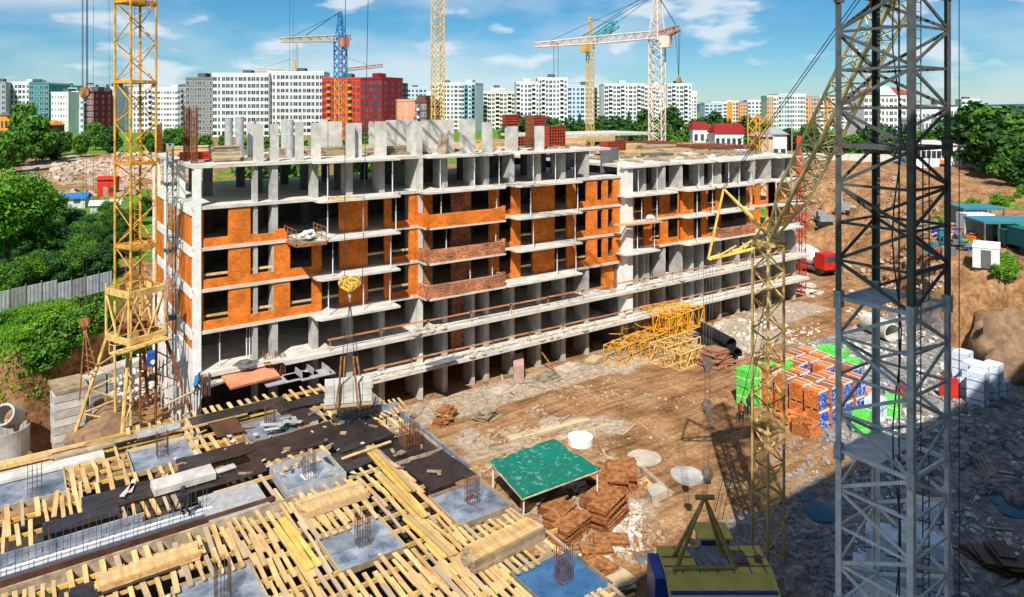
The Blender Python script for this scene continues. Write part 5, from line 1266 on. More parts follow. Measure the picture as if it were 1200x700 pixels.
for i in range(40):
    a = gp(U(725,815), U(392,425)); a.z += U(.3,3); b = a + Vector((U(-1,1),U(-1,1),U(-.8,.8))); mb.bar(a, b, .04, 4)
build('loose_braces', mb, yel_b, kind='stuff')
# pipes
def pipe_(p0, p1, r, m, label, dz=0, name='pipe', wall=.85):
    a, b = gp(*p0), gp(*p1); a.z += r+dz; b.z += r+dz; d = b-a; q = d.to_track_quat('Z','Y'); mb = MB(); n = 22; vs = []
    for e in (a, b):
        for rr in (r*wall, r): vs += [e + q @ Vector((rr*math.cos(2*math.pi*i/n), rr*math.sin(2*math.pi*i/n), 0)) for i in range(n)]
    fs = []
    for i in range(n):
        j = (i+1)%n; fs += [(n+i,n+j,3*n+j,3*n+i),(j,i,2*n+i,2*n+j),(i,j,n+j,n+i),(2*n+j,2*n+i,3*n+i,3*n+j)]
    mb.add(vs, fs); return build(name, mb, m, label=label, cat='pipe', smooth=False)
pipe_((818,397),(857,419),.62,blackp,'long black pipe on top of the pipe pile at the podium end',.75)
pipe_((823,404),(857,426),.55,blackp,'black pipe lying lower left under the long one')
pipe_((829,398),(864,421),.55,blackp,'black pipe lying lower right under the long one')
pipe_((1016,386),(1046,401),1.0,conc_l,'big pale concrete pipe lying on the bright bank beyond the grey tower',0,'concrete_pipe')
pipe_((826,470+0),(826.5,470),.01,blackp,'x') if False else None
def tilepile(px, py, L, W, n, label, m, a=0):
    v = gp(px,py); mb = MB()
    for i in range(n): 
        s = 1-.5*i/n; mb.obox((U(-.25,.25),U(-.2,.2),i*.09), L*s*U(.8,1.1), W*s*U(.8,1.1), .07, U(-.4,.4), U(-.06,.06))
    o = build('board_pile', mb, m, local=True); o.location = v; o.rotation_euler[2] = a; return props(o, label, 'board pile')
brownb = mat('brown boards', (.42,.20,.10), (.24,.11,.06), scale=3, fine=.2)
tilepile(838,425,3.4,2.6,16,'brown pile of broken boards beside the black pipes',brownb)
tilepile(842,410,2.8,2.2,12,'second brown board pile behind, against the black pipes',brownb,.5)
tilepile(570,490,2.4,1.6,8,'splintered orange wood heap at the foot of the podium',timber_w,.3); tilepile(522,492,2.6,1.4,10,'dark scrap wood heap between podium and deck',rust_o,.8)
tilepile(1180,660,3.2,1.8,7,'dark rotten planks at the bottom right edge of the yard',ply_br,.6); tilepile(1150,655,2.6,1.0,4,'narrow dark plank heap left of the rotten planks',ply_br,.9)
tilepile(690,676,3.4,1.8,7,'mixed scrap timber heap right of the blue deck corner',rust_o,.2); tilepile(720,690,2.8,1.6,5,'grey scrap boards at the bottom edge by the machine house',timber_w,-.2)
# discs, planks, slabs
def disc(px, py, r, h, label, m=conc, name='round_slab'):
    v = gp(px,py); build(name, MB().bar((v.x,v.y,v.z-.02),(v.x,v.y,v.z+h),r,32), m, label=label, cat='round slab')
disc(805,559,1.12,.2,'large round pale concrete lid lying alone on the dirt'); disc(680,520,.95,.55,'thick round white concrete ring lid behind the canopy',white)
disc(755,537,1.2,.06,'flat round dusty slab between canopy and lone lid',dusty)
def plank(p0, p1, w_, h, m, label, name='plank', n=1, cat='plank'):
    a, b = gp(*p0), gp(*p1); d = b-a; mb = MB()
    for j in range(n): mb.obox((0,(j-(n-1)/2)*(w_+.03),0), Vector((d.x,d.y)).length, w_, h, U(-.01,.01))
    o = build(name, mb, m, local=True); o.location = (a+b)/2; o.rotation_euler[2] = math.atan2(d.y,d.x); return props(o, label, cat)
plank((752,553),(786,582),.3,.35,timber_w,'dark heavy timber lying diagonally right of the white rubble'); plank((752,563),(772,583),.16,.1,timber,'pale slatted board beside the dark heavy timber','plank',4)
plank((597,517),(690,493),.34,.14,timber_w,'long grey weathered planks lying above the green canopy','planks',3,'planks'); plank((620,525),(712,497),.3,.1,timber_w,'second run of long planks just above the canopy','planks',2,'planks')
plank((545,540),(600,525),.3,.12,timber_w,'planks lying between deck rim and canopy','planks',3,'planks')
plank((735,540),(760,556),.05,.05,rust,'thin rusty bar beside the lone round lid','bar',1,'bar')
plank((650,668),(704,655),.08,.08,redp,'red painted rail lying before the pale slab','rail',1,'rail')
def slabq(pts, h, m, label, name='concrete_slab', cat='slab'):
    q = [gp(*p) for p in pts]; z = sum(v.z for v in q)/len(q); build(name, MB().prism([(v.x,v.y) for v in q][::-1], z-.05, z+h), m, label=label, cat=cat)
slabq([(672,655),(700,640),(716,655),(683,671)],.12,conc_l,'pale flat concrete slab by the deck corner cage')
slabq([(742,650),(766,646),(768,660),(750,663)],.1,conc_d,'small grey slab at the shadow edge left of the machine house')
slabq([(757,580),(775,572),(782,583),(764,592)],.5,dusty,'pale dusty block beside the dark heavy timber','concrete_block','concrete block')
slabq([(601,434),(613,431),(614,446),(602,449)],1.5,mat('pink slab', (.55,.36,.30), (.42,.28,.24)),'pinkish stone slab standing at the foot of the podium','stone_block','stone block')
for i, (px, py, l) in enumerate(((587,459,'by the pink slab'),(640,443,'right of the leaning bar'),(665,433,'below the sixth podium bay'),(695,424,'left of the yellow lattice sections'),(850,380,'beyond the black pipes'),(868,372,'nearest the yellow luffing tower'),(905,352,'at the far end of the podium'))):
    v = gp(px,py); mb = MB(); mb.obox((0,0,0), 2.2, 1.6, .18, .1); mb.obox((.2,.1,.18), 1.8, 1.1, .12, .4)
    o = build('plank_platform', mb, timber_w if i % 2 else dusty, local=True); o.location = v; props(o, 'dusty board platform at the foot of the podium, ' + l, 'board platform')
mb = MB(); a = gp(652,437); mb.bar(a, Q(632,409,a.x*FW[0]+a.y*FW[1]+1), .07, 5); build('leaning_bar', mb, rust_o, label='orange bar leaning diagonally against the podium edge', cat='bar')
# brick pallets
bpal = brickmat('orange bricks', (.84,.26,.045), (.52,.13,.03), (.34,.13,.05), .25, .17, .022, .25, speck=.3)
film_b = mat('blue printed film', (.02,.08,.46), (.66,.70,.80), scale=5, lo=.40, hi=.47, fine=.15, rough=.35)
film_g = mat('green film', (.20,.80,.14), (.03,.42,.03), scale=4, fine=.35, lo=.3, hi=.7, rough=.35, bump=.3)  # lime-to-dark noise paints wrinkle highlights into the film
film_w = mat('white film', (.78,.84,.90), (.48,.58,.70), scale=3.5, fine=.2, lo=.3, hi=.7, rough=.3, bump=.3)
def pallet_proto(kind):
    r_ = root({'o':'brick_pallet','g':'wrapped_pallet','w':'wrapped_pallet'}[kind], (0,0,0), 'x', 'pallet')
    mb = MB()
    for y in (-.45,0,.45): mb.box(-.55,y-.05,0,.55,y+.05,.1)
    for x in (-.45,-.15,.15,.45): mb.box(x-.07,-.5,.1,x+.07,.5,.13)
    build('pallet_base', mb, timber_w, r_, local=True)
    if kind == 'o':
        build('bricks', MB().box(-.55,-.5,.13,.55,.5,1.25), bpal, r_, local=True)
        mb = MB(); mb.box(-.55,-.515,.15,.55,-.502,1.13); build('printed_film', mb, film_b, r_, local=True)
        mb = MB(); mb.box(-.56,-.52,1.14,.566,-.501,1.26); mb.box(-.02,-.5,1.25,.03,.5,1.262); mb.box(.5,-.5,1.25,.56,.5,1.262); build('strap', mb, white, r_, local=True)
    else:
        mb = MB(); vs = []; n = 6
        mb.box(-.56,-.52,.1,.56,.52,1.3); mb.prism([(-.5,-.46),(.5,-.46),(.48,.45),(-.47,.47)], 1.3, 1.36)
        build('film', mb, film_g if kind == 'g' else film_w, r_, local=True); mb = MB(); mb.box(-.57,-.53,.68,.57,-.522,.73); mb.box(-.57,-.53,.68,-.562,.53,.73); mb.box(-.2,-.53,.1,-.16,-.523,1.31); build('strap', mb, blue if kind == 'w' else white, r_, local=True)
    return r_
def place(pro, lst, grp, lab, sc_=1.0):
    for i, (v, z, a, l) in enumerate(lst):
        o = pro if i == 0 else dup(pro)
        o.location = (v.x, v.y, v.z+z*sc_); o.rotation_euler[2] = a; o.scale = (sc_,)*3
        o['label'] = lab + l; o['group'] = grp
O = gp(932, 503); lst = []
ordn = ['first','second','third','fourth','fifth','sixth']
ux, uy = 1.32, 1.2; skip = {(4,0),(4,1),(0,4),(1,4)}
base = gp(940, 494)
for j in range(5):
    for i in range(5):
        x = base.x + i*ux*1.25 + j*.25; y = base.y - 1.2 + j*uy*1.25 - i*.1
        for k in range(1 if (i+j) % 5 == 4 else 2):
            lst.append((Vector((x+U(-.05,.05), y+U(-.05,.05), gz(x,y)+.02)), k*1.27, U(-.04,.04), '%s in the %s row, %s layer' % (ordn[i], ordn[j], ('lower','upper')[k])))
place(pallet_proto('o'), lst, 'orange brick pallets in the yard', 'orange brick pallet with blue film, ', 1.22)
lst = []
for i in range(6):
    v = gp(875+i*11, 474-i*2.0); lst.append((v, 0, .1+U(-.1,.1), ordn[i] + ' from left, lower'))
    lst.append((v, 1.35, .1+U(-.1,.1), ordn[i] + ' from left, upper'))
for i, (px, py) in enumerate(((932,437),(944,432),(956,428),(968,424),(974,424),(985,428))):
    v = gp(px,py); lst.append((v, 0, .2, 'behind the orange bricks, ' + ordn[i] + ' from left'))
for px, py, l in ((1046,487,'beside the red skip behind the grey tower'),(1010,505,'low one at the foot of the orange pallets'),(1000,440,'small one between orange pallets and rubble')):
    lst.append((gp(px,py), 0, .3, l))
place(pallet_proto('g'), lst, 'bright green wrapped pallets', 'bright green wrapped pallet, ', 1.15)
lst = []
for i, (px, py, k) in enumerate(((1128,452,2),(1138,455,1),(1141,466,2),(1150,470,2),(1158,465,1),(1163,468,2),(1146,478,2),(1133,465,1),(1172,466,1))):
    for q in range(k): lst.append((gp(px,py), q*1.3, U(-.1,.1), 'pile at the pit wall, %s pallet, %s' % (['first','second','third','fourth','fifth','sixth','seventh','eighth','ninth'][i], ('bottom','top')[q])))
for i, (px, py, k) in enumerate(((1030,690,2),(1052,700,2),(1042,668,1),(1070,690,2),(1088,700,2),(1085,655,2),(1100,672,1),(1062,672,1),(1015,695,1),(1098,705,2))):
    for q in range(k): lst.append((gp(px,py), q*1.3, .5+U(-.1,.1), 'in the shade behind the grey tower, %s, %s' % (['first','second','third','fourth','fifth','sixth','seventh','eighth','ninth','tenth'][i], ('bottom','top')[q])))
lst.append((gp(1026,489), 0, .1, 'alone between the orange bricks and the rubble'))
place(pallet_proto('w'), lst, 'white wrapped pallets', 'pale blue-white wrapped pallet ', 1.2)
mb = MB(); 
for i, (px, py, s) in enumerate(((935,500,1.0),(950,497,1.1),(942,490,1.0),(958,492,.9),(940,508,1.0),(952,510,.9),(922,492,.7))):
    v = gp(px,py); mb = MB()
    for q in range(26): mb.obox((v.x+U(-.7,.7)*s, v.y+U(-.6,.6)*s, v.z+U(0,.9)*s), .5, .28, .24, U(0,3), U(-.4,.4))
    mb.obox((v.x,v.y,v.z), 1.3*s, 1.1*s, .8*s, U(0,1))
    build('brick_heap', mb, mat('loose brick %d'%i, (.62,.22,.06), (.34,.11,.035), scale=5, rnd=.3), label='collapsed orange brick heap before the brick pallets, ' + ['leftmost at the front','centre front','behind the leftmost','right side','lowest left','lowest right','thin one at the green pallets'][i], cat='brick heap')
v = gp(1060,478); r_ = root('rubbish_skip', v, 'small red-topped dark skip behind the grey tower', 'skip'); build('body', MB().obox(v, 1.8, 1.3, 1.2, .4), conc_d, r_); build('lid', MB().obox(v+Vector((0,0,1.2)), 1.9, 1.4, .5, .4), redp, r_)
v = gp(1112,468); build('red_board', MB().obox(v, .15, 1.4, 1.9, .4), redp, label='dark red board standing left of the white pallets at the pit wall', cat='board')
# rubble fields
def rubble(n, zonef, m, smin, smax, name='rubble', flat_=1.0, bias=None):
    mb = MB()
    while n > 0:
        v = zonef()
        if v is None: continue
        n -= 1; s = smin*(smax/smin)**(random.random()**1.8)
        mb.obox((v.x, v.y, v.z-.04*s), s*U(.6,1.5), s*U(.5,1.2), s*U(.3,.8)*flat_, U(0,3), U(-.4,.4), 0, U(-.4,.4))
    build(name, mb, m, kind='stuff')
def zf(x0, x1, y0, y1, cut=0, s=.22):
    def f():
        v = gp(U(x0,x1), U(y0,y1))
        return v if fbm(v.x, v.y, s) > cut else None
    return f
rw = mat('white rubble', (.66,.63,.58), (.46,.43,.38), scale=2); rg = mat('grey rubble', (.36,.35,.34), (.18,.17,.16), scale=2); rt = mat('tan rubble', (.46,.36,.25), (.30,.22,.14), scale=2)
rubble(800, zf(712,752,585,650,-.15), rw, .04, .24); rubble(500, zf(640,780,500,700,0), rt, .06, .35)
rubble(1300, zf(1120,1200,470,600,-.1), rg, .1, .8); rubble(700, zf(1040,1120,440,560,-.2), rg, .1, .7); rubble(800, zf(1000,1200,500,700,.05), rg, .08, .45); rubble(350, zf(1020,1180,440,560,0), rw, .1, .6)
rubble(320, zf(560,900,370,480,.1,.15), rt, .05, .28); rubble(500, zf(830,960,345,430,-.05), rw, .08, .5); rubble(400, zf(980,1110,330,440,0), rw, .1, .6)
rubble(500, zf(500,640,470,560,0), rt, .06, .4); rubble(260, zf(940,1100,200,330,.1,.1), rt, .2, 1.0)
rubble(1500, zf(60,190,180,212,-.02,.06), mat('far white rubble', (.60,.47,.38), (.38,.28,.2), scale=.5), .3, 2.0, flat_=.7); rubble(260, zf(20,190,195,245,.05,.05), rt, .4, 2.0)
clod = mat('dirt clods', (.40,.24,.13), (.22,.12,.06), scale=2)
rubble(700, zf(540,960,370,600,-.1,.3), clod, .04, .2, flat_=.7); rubble(420, zf(940,1110,215,330,-.2,.1), clod, .15, .9, flat_=.8)
rubble(1600, zf(1000,1200,480,700,-.2), mat('pale chips', (.80,.82,.84), (.5,.52,.54), scale=2), .05, .3); rubble(500, zf(900,1000,500,700,-.1), rg, .06, .4)
rubble(160, zf(545,900,360,470,-.1,.15), rw, .05, .2); rubble(300, zf(560,640,500,560,-.5), rt, .08, .4)
mb = MB()
for i in range(90):
    v = gp(*random.choice(((U(560,760),U(440,470)),(U(1000,1200),U(480,700)),(U(560,760),U(490,660)))))
    mb.obox((v.x,v.y,v.z+.03), U(.5,2.4), U(.06,.22), U(.03,.08), U(0,3), U(-.05,.05))
build('scattered_boards', mb, timber_w, kind='stuff')
v = gp(1206,440); build('earth_mound', MB().blob((v.x+2,v.y+1,v.z-1), 5.5,4.5,6.0, 7, .32, 4, fs=1.6), mat('mound earth', (.30,.19,.11), (.16,.10,.06), scale=1.2, bump=.8, fine=.3), kind='structure', smooth=True)
def puddle(px, py, rx, ry, label):
    v = gp(px,py); pts = [(v.x+rx*(1+.3*noise.noise(Vector((math.cos(t)*1.3,math.sin(t)*1.3,px))))*math.cos(t), v.y+ry*(1+.35*noise.noise(Vector((math.cos(t)*1.3,math.sin(t)*1.3,px+5))))*math.sin(t)) for t in [2*math.pi*k/28 for k in range(28)]]
    z = max(gz(x,y) for x,y in pts)+.015; mb = MB(); mb.add([(x,y,z) for x,y in pts], [tuple(range(28))])
    build('puddle', mb, mat('puddle water', (.05,.10,.11), (.03,.07,.08), rough=.06, spec=.8, scale=.5), kind='structure')
puddle(965,600,1.3,1.1,''); puddle(945,582,.7,.4,''); puddle(1180,582,1.6,1.3,''); puddle(1190,600,1.0,.8,'')
# debris frame
v = gp(1155,570); mb = MB()
for k in range(4): mb.bar(v+Vector((k*.5,0,.5)), v+Vector((k*.5+1.2,1.2,1.0)), .04)
mb.bar(v+Vector((0,0,.5)), v+Vector((1.6,0,.5)), .05); mb.bar(v+Vector((1.2,1.2,1.0)), v+Vector((2.8,1.2,1.0)), .05); mb.bar(v+Vector((0,0,.5)), v+Vector((0,0,0)), .05); mb.bar(v+Vector((2.8,1.2,1)), v+Vector((2.8,1.2,0)), .05); mb.bar(v+Vector((-1,-.6,.05)), v+Vector((1.8,-.3,.1)), .08)
build('broken_ladder', mb, timber_w, label='broken ladder frame lying on the grey rubble slope at right', cat='ladder')
# ---- people
skin = mat('skin', (.45,.24,.16)); orv = mat('orange workwear', (.85,.22,.02)); darkc = mat('dark workwear', (.03,.035,.05)); bluec2 = mat('blue workwear', (.02,.20,.45)); whh = mat('white helmet', (.8,.8,.8)); orh = mat('orange helmet', (.85,.25,.02)); redh = mat('red helmet', (.5,.05,.03))
def person(v, rz, label, top, helm, lean=0.0, arm=.25, crouch=0):
    r_ = root('person', v, label, 'person', None, rz); H = 1.76
    hz = .92-crouch*.3; sh = hz+.50; sy = lean
    J = [(0,0,hz),(0,sy*.3,hz+.22),(0,sy*.7,sh),(0,sy,sh+.12),(0,sy+.02,sh+.25),
         (.19,sy*.7,sh-.02),(.25,sy*.7+.03,sh-.30),(.22,sy*.7+arm,sh-.52),(-.19,sy*.7,sh-.02),(-.25,sy*.7+.02,sh-.30),(-.23,sy*.7+arm*.6,sh-.54),
         (.10,0,hz-.05),(.12,.04+crouch*.35,.50-crouch*.1),(.12,0,.10),(.12,.17,.05),(-.10,0,hz-.05),(-.13,-.02+crouch*.3,.50-crouch*.1),(-.13,-.06,.10),(-.13,.11,.05),
         (.215,sy*.7+arm+.09,sh-.58),(-.225,sy*.7+arm*.6+.08,sh-.60)]
    E = [(0,1),(1,2),(2,3),(3,4),(2,5),(5,6),(6,7),(2,8),(8,9),(9,10),(0,11),(11,12),(12,13),(13,14),(0,15),(15,16),(16,17),(17,18),(7,19),(10,20)]
    Rr = [.16,.15,.17,.065,.115,.07,.05,.04,.07,.05,.04,.10,.075,.055,.045,.10,.075,.055,.045,.045,.045]
    me = bpy.data.meshes.new('body'); me.from_pydata(J, E, []); o = bpy.data.objects.new('body', me); COL.objects.link(o); o.parent = r_
    md = o.modifiers.new('skin', 'SKIN'); sv = me.skin_vertices if me.skin_vertices else None
    bmm = bmesh.new(); bmm.from_mesh(me); lay = bmm.verts.layers.skin.verify(); bmm.verts.ensure_lookup_table()
    for i, q in enumerate(Rr): bmm.verts[i][lay].radius = (q, q*.85); bmm.verts[i][lay].use_root = (i == 0)
    bmm.to_mesh(me); bmm.free(); ms = o.modifiers.new('sub', 'SUBSURF'); ms.levels = ms.render_levels = 1
    me.materials.append(darkc)
    hd = Vector((0, sy+.03, sh+.27))
    mb = MB(); mb.blob(hd, .085,.10,.125, 1, .0, 2); mb.bar(hd+Vector((0,.09,-.01)), hd+Vector((0,.125,-.03)), .015, 4); build('head', mb, skin, r_, local=True, smooth=True)
    mb = MB(); bmq = bmesh.new(); bmesh.ops.create_uvsphere(bmq, u_segments=12, v_segments=8, radius=1)
    vs = [(x.co.x*.125+hd.x, x.co.y*.145+hd.y, max(x.co.z,-.05)*.13+hd.z+.03) for x in bmq.verts]; fc = [tuple(q.index for q in f.verts) for f in bmq.faces]; bmq.free()
    mb.add(vs, fc); mb.obox((hd.x, hd.y+.13, hd.z+.02), .16, .08, .015); build('helmet', mb, helm, r_, local=True, smooth=True)
    mb = MB(); n = 12; vs = []
    for z, a, b in ((hz-.02,.20,.14),(hz+.2,.185,.14),(sh-.12,.215,.15),(sh+.03,.18,.12),(sh+.09,.08,.07)):
        o_ = sy*((z-hz)/.5)*.7; vs += [(a*math.cos(2*math.pi*i/n), b*math.sin(2*math.pi*i/n)+o_, z) for i in range(n)]
    mb.add(vs, [(k*n+i, k*n+(i+1)%n, (k+1)*n+(i+1)%n, (k+1)*n+i) for k in range(4) for i in range(n)]); build('jacket', mb, top, r_, local=True, smooth=True)
    return r_
person(gp(869,494), 2.2, 'person in orange jacket and helmet standing in the yard beside green pallets', orv, orh)
person(gp(878,487), 2.6, 'person in dark clothes with red helmet standing beside the one in orange', darkc, redh)
v = P(219,603,ZD); v.z = ZD+.0; person(v, 2.4, 'person in dark clothes crouching on the formwork at the end of the bars', darkc, darkc, .28, .3, .9)
v = P(229,464,ZD); v.z = ZD+.03; person(v, -1.2, 'person in bright blue bending by the white end wall of the block', bluec2, whh, .3, .3, .5)
v = gp(1002,243); 
# ---- concrete rings, block wall, white cube at left
v = P(4,500,3.0)
rr = root('concrete_ring', (v.x,v.y,0), 'wide open concrete well ring at the left edge with a smaller pipe in it', 'concrete ring')
mb = MB().ring((v.x,v.y,1.0), 1.38, 1.54, 1.9, 36); build('ring_wall', mb, conc, rr); mb = MB()
for i in range(18): a = 2*math.pi*i/18; mb.bar((v.x+1.46*math.cos(a),v.y+1.46*math.sin(a),1.0),(v.x+1.46*math.cos(a),v.y+1.46*math.sin(a),3.9),.02,4)
build('rebar', mb, rust, rr)
mb = MB().ring((0,0,0), .6, .75, 1.4, 24); o = build('concrete_pipe', mb, conc, local=True); o.location = P(16,489,3.4); o.rotation_euler = (R(60), 0, R(-30)); props(o, 'short concrete pipe leaning inside the wide well ring', 'pipe')
bw = root('block_wall', (*P(78,495,3)[:2],2.2), 'stepped wall of pale concrete blocks capped with a yellow board at left', 'block wall'); c = P(80,495,3.0); k = 0
for i in range(7):
    for j in range(3):
        o = build('block', MB().obox((c.x+U(-.04,.04), c.y-.6+j*1.0+U(-.03,.03), 1.6+i*.55), 1.9, .96, .5, .12), conc_l if (i+j) % 2 else conc, bw)
build('cap_board', MB().obox((c.x,c.y+.4,1.6+7*.55+.0), 2.0, 3.0, .2, .12), timber_w, bw)
bw2 = root('block_wall', (*P(120,455,3)[:2],2.2), 'longer low block wall under the yellow crane legs', 'block wall'); c = P(122,460,3.2)
for i in range(5):
    for j in range(4): build('block', MB().obox((c.x-2.0+j*1.35, c.y+1+j*.7, 1.6+i*.55), 1.3, 1.4, .5, .5), conc_l if (i+j)%2 else conc, bw2)
v = P(97,488,3.2); build('concrete_cube', MB().obox((v.x,v.y,2.2), 1.6, 1.3, 1.4, .2), white, label='white concrete cube behind the far left joists', cat='concrete cube')
mb = MB()
for i in range(60): v = P(U(130,185), U(425,480), 3.0); mb.blob((v.x,v.y,2.8+U(0,1.2)), U(.1,.5),U(.1,.5),U(.1,.3), i, .3, 1)
build('rubble', mb, rw, kind='stuff')
v = P(178,415,4.5); build('blue_bin', MB().bar((v.x,v.y,3.6),(v.x,v.y,4.7),.4,10), blue, label='blue barrel standing behind the yellow crane legs', cat='barrel')
build('earth_berm', MB().blob((5.2,57.5,1.0), 3.0,6,2.4, 4, .3, 3), mat('berm earth', (.30,.19,.11), (.18,.11,.06), scale=1.5, bump=.5), kind='structure')
# ---- metal fence at left
fr = root('metal_fence', (*P(60,352,8)[:2],8), 'grey metal sheet fence along the top of the grassy bank at left', 'fence')
fa, fb = P(-30,374,8), P(131,334,8); fencem = mat('pale fence sheet', (.62,.68,.72), (.40,.46,.50), scale=1, fine=.15, rough=.5)
n = 9
for i in range(n):
    a = fa.lerp(fb, i/n); b = fa.lerp(fb, (i+1)/n); d = b-a; g_ = max(7.5, min(gz(a.x,a.y), gz(b.x,b.y))); m_ = (a+b)/2
    mb = MB(); 
    for q in range(8): t = a.lerp(b, (q+.5)/8); mb.obox((t.x,t.y,g_+.1), d.length/8*.96, .05+.03*(q%2), 1.75, math.atan2(d.y,d.x))
    build('sheet', mb, fencem if i % 4 != 2 else steel, fr); build('post', MB().bar((a.x,a.y,g_-.2),(a.x,a.y,g_+2.1),.06,6), conc_d, fr)
# small far things on the left field
def hut(px, py, L, W, H, rz, wall, roofc, label, name='hut', cat='hut', over=.3, door=True):
    v = gp(px,py); r_ = root(name, v, label, cat, None, rz)
    build('wall', MB().box(-L/2,-W/2,-.5,L/2,W/2,H), wall, r_, local=True)
    mb = MB(); o_ = over; vs = [(-L/2-o_,-W/2-o_,H),(L/2+o_,-W/2-o_,H),(L/2+o_,W/2+o_,H),(-L/2-o_,W/2+o_,H),(-L/2-o_,0,H+W*.22),(L/2+o_,0,H+W*.22)]
    mb.add(vs, [(0,1,5,4),(2,3,4,5),(0,4,3),(1,2,5),(3,2,1,0)]); build('roof', mb, roofc, r_, local=True)
    if door: build('door', MB().box(-.45,-W/2-.05,0,.45,-W/2+.02,min(2,H*.85)), timber_w, r_, local=True); build('window', MB().box(L*.22,-W/2-.05,.9,L*.22+1.0,-W/2+.02,1.8), glass, r_, local=True)
    return r_
hut(127,230,3,3,3.4,-.4,redp,redp,'small dark red shed on the dug field left of the yellow mast','shed','shed')
hut(80,243,6,4,1.6,-.3,conc_l,mat('blue roof', (.03,.16,.42), (.02,.12,.3)),'low hut with a blue roof among the left trees'); hut(124,250,4,3,1.5,-.2,conc_l,white,'low white-roofed hut beside the yellow mast')
# ------------------------------------------------------------------ right-hand works yard
def cabin(px, py, L, W, H, rz, m, label, name='site_cabin', cat='cabin', win=2):
    v = gp(px,py); r_ = root(name, v, label, cat, None, rz)
    build('body', MB().box(-L/2,-W/2,.15,L/2,W/2,H), m, r_, local=True)
    build('roof_trim', MB().box(-L/2-.05,-W/2-.05,H,L/2+.05,W/2+.05,H+.08), m, r_, local=True)
    build('skid', MB().box(-L/2+.2,-W/2+.2,-.3,L/2-.2,W/2-.2,.15), greyrust, r_, local=True)
    for i in range(win):
        x = -L/2+L*(i+.5)/win; build('window', MB().box(x-.4,-W/2-.04,1.1,x+.4,-W/2+.01,1.9), glass, r_, local=True)
    build('door', MB().box(-L/2-.04,-.45,.2,-L/2+.01,.45,2.1), conc_d, r_, local=True); return r_
cabin(1156,312,4.6,2.4,2.3,R(20),white,'white site cabin at the edge of the dug pit on the right')
tr_ = mat('teal roof', (.04,.23,.30), (.03,.16,.22), scale=.6)
def shed(px, py, L, W, H, rz, label, cols=6, m=tr_):
    v = gp(px,py); r_ = root('open_shed', v, label, 'shed', None, rz)
    build('roof', MB().obox((0,0,H), L, W, .25, 0, .04), m, r_, local=True)
    build('back_wall', MB().box(-L/2,W/2-.2,-.4,L/2,W/2,H), conc_l, r_, local=True)
    for i in range(cols+1): build('post', MB().box(-L/2+(L-.2)*i/cols,-W/2,-.4,-L/2+(L-.2)*i/cols+.2,-W/2+.2,H), conc_d, r_, local=True)
    return r_
shed(1192,286,11,4,2.9,R(-35),'long open shed with a teal sheet roof at the right edge'); shed(1143,264,6,4,2.6,R(-35),'small shed with a teal roof left of the long one',3)
mb = MB(); v = gp(1143,268); mb.obox(v, 4, 2.4, 2.2, -.6); build('sheeted_store', mb, film_w, label='pale plastic-wrapped store between the two teal-roofed sheds', cat='store')
truckc = [redp, film_g, mat('dark green', (.02,.15,.08)), orv, white, blue]
for i, (px, py, m, l) in enumerate(((1180,283,redp,'red and white one, nearest the cabin'),(1190,288,mat('truck green',(.03,.30,.12)),'green one in the middle'),(1199,296,mat('truck teal',(.01,.12,.12)),'dark one at the frame edge'))):
    v = gp(px,py); r_ = root('parked_truck', v, 'truck parked under the teal shed roof, ' + l, 'truck', 'trucks by the teal shed', R(55))
    build('cargo_box', MB().box(-2.2,-1.1,.9,1.2,1.1,3.0), m, r_, local=True); mb = MB(); mb.box(1.3,-1.05,.6,2.8,1.05,2.4); build('cab', mb, white if i == 0 else m, r_, local=True)
    build('windscreen', MB().box(2.78,-.9,1.5,2.83,.9,2.2), glass, r_, local=True)
    for x in (-1.4,2.0):
        for y in (-1,1): build('wheel', MB().bar((x,y-.13,.45),(x,y+.13,.45),.45,12), tyre, r_, local=True)
junkc = [blue, redp, white, orv, film_g, tealp, conc_d, timber_w, bluec]
JK = []
jn = ['blue','red','white','orange','green','teal','grey','brown','sky-blue']
k = 0
for i in range(34):
    px, py = U(1090,1142), U(268,302); v = gp(px,py); c = random.randrange(9)
    mb = MB()
    if i % 3 == 0: mb.bar((0,0,0),(0,0,1.0),.4,10)
    elif i % 3 == 1: mb.obox((0,0,0), U(.8,2.2), U(.6,1.4), U(.5,1.4), 0); mb.obox((0,0,1.4), .9, .7, .08, .3)
    else:
        for q in range(5): mb.obox((U(-.5,.5),U(-.4,.4),q*.16), U(.8,1.8), U(.3,.8), .12, U(0,3))
    nm = ('barrel','storage_box','junk_pile')[i%3]
    o = build(nm, mb, junkc[c], local=True); o.location = v; o.rotation_euler[2] = U(0,3)
    JK.append((px, o, jn[c] + ' ' + nm.replace('_',' '))); props(o, 'x', nm.replace('_',' '), 'clutter of the store yard')
for i, (q, o, t) in enumerate(sorted(JK, key=lambda t: t[0])): o['label'] = '%s in the store yard clutter left of the white cabin, %s from left' % (t, ordw(i))
mb = MB()
for i in range(26):
    v = gp(U(1075,1108), U(262,280)); mb.obox((v.x,v.y,v.z+U(0,.8)), U(1.5,4), U(.2,.5), .2, U(0,3), U(-.3,.3))
build('lumber_heap', mb, timber_w, label='grey and pale heap of old timbers left of the store yard clutter', cat='timber heap')
rl = root('yard_railing', gp(1185,305), 'thin railing along the concrete ramp beside the white cabin', 'railing'); mb = MB()
a, b = gp(1180,300), gp(1200,318)
for z in (.5,1.0): mb.bar(a+Vector((0,0,z)), b+Vector((0,0,z)), .04)
build('rail', mb, greyrust, rl)
for t in (0,.33,.66,1): q = a.lerp(b,t); build('post', MB().bar(q, q+Vector((0,0,1)), .04), greyrust, rl)
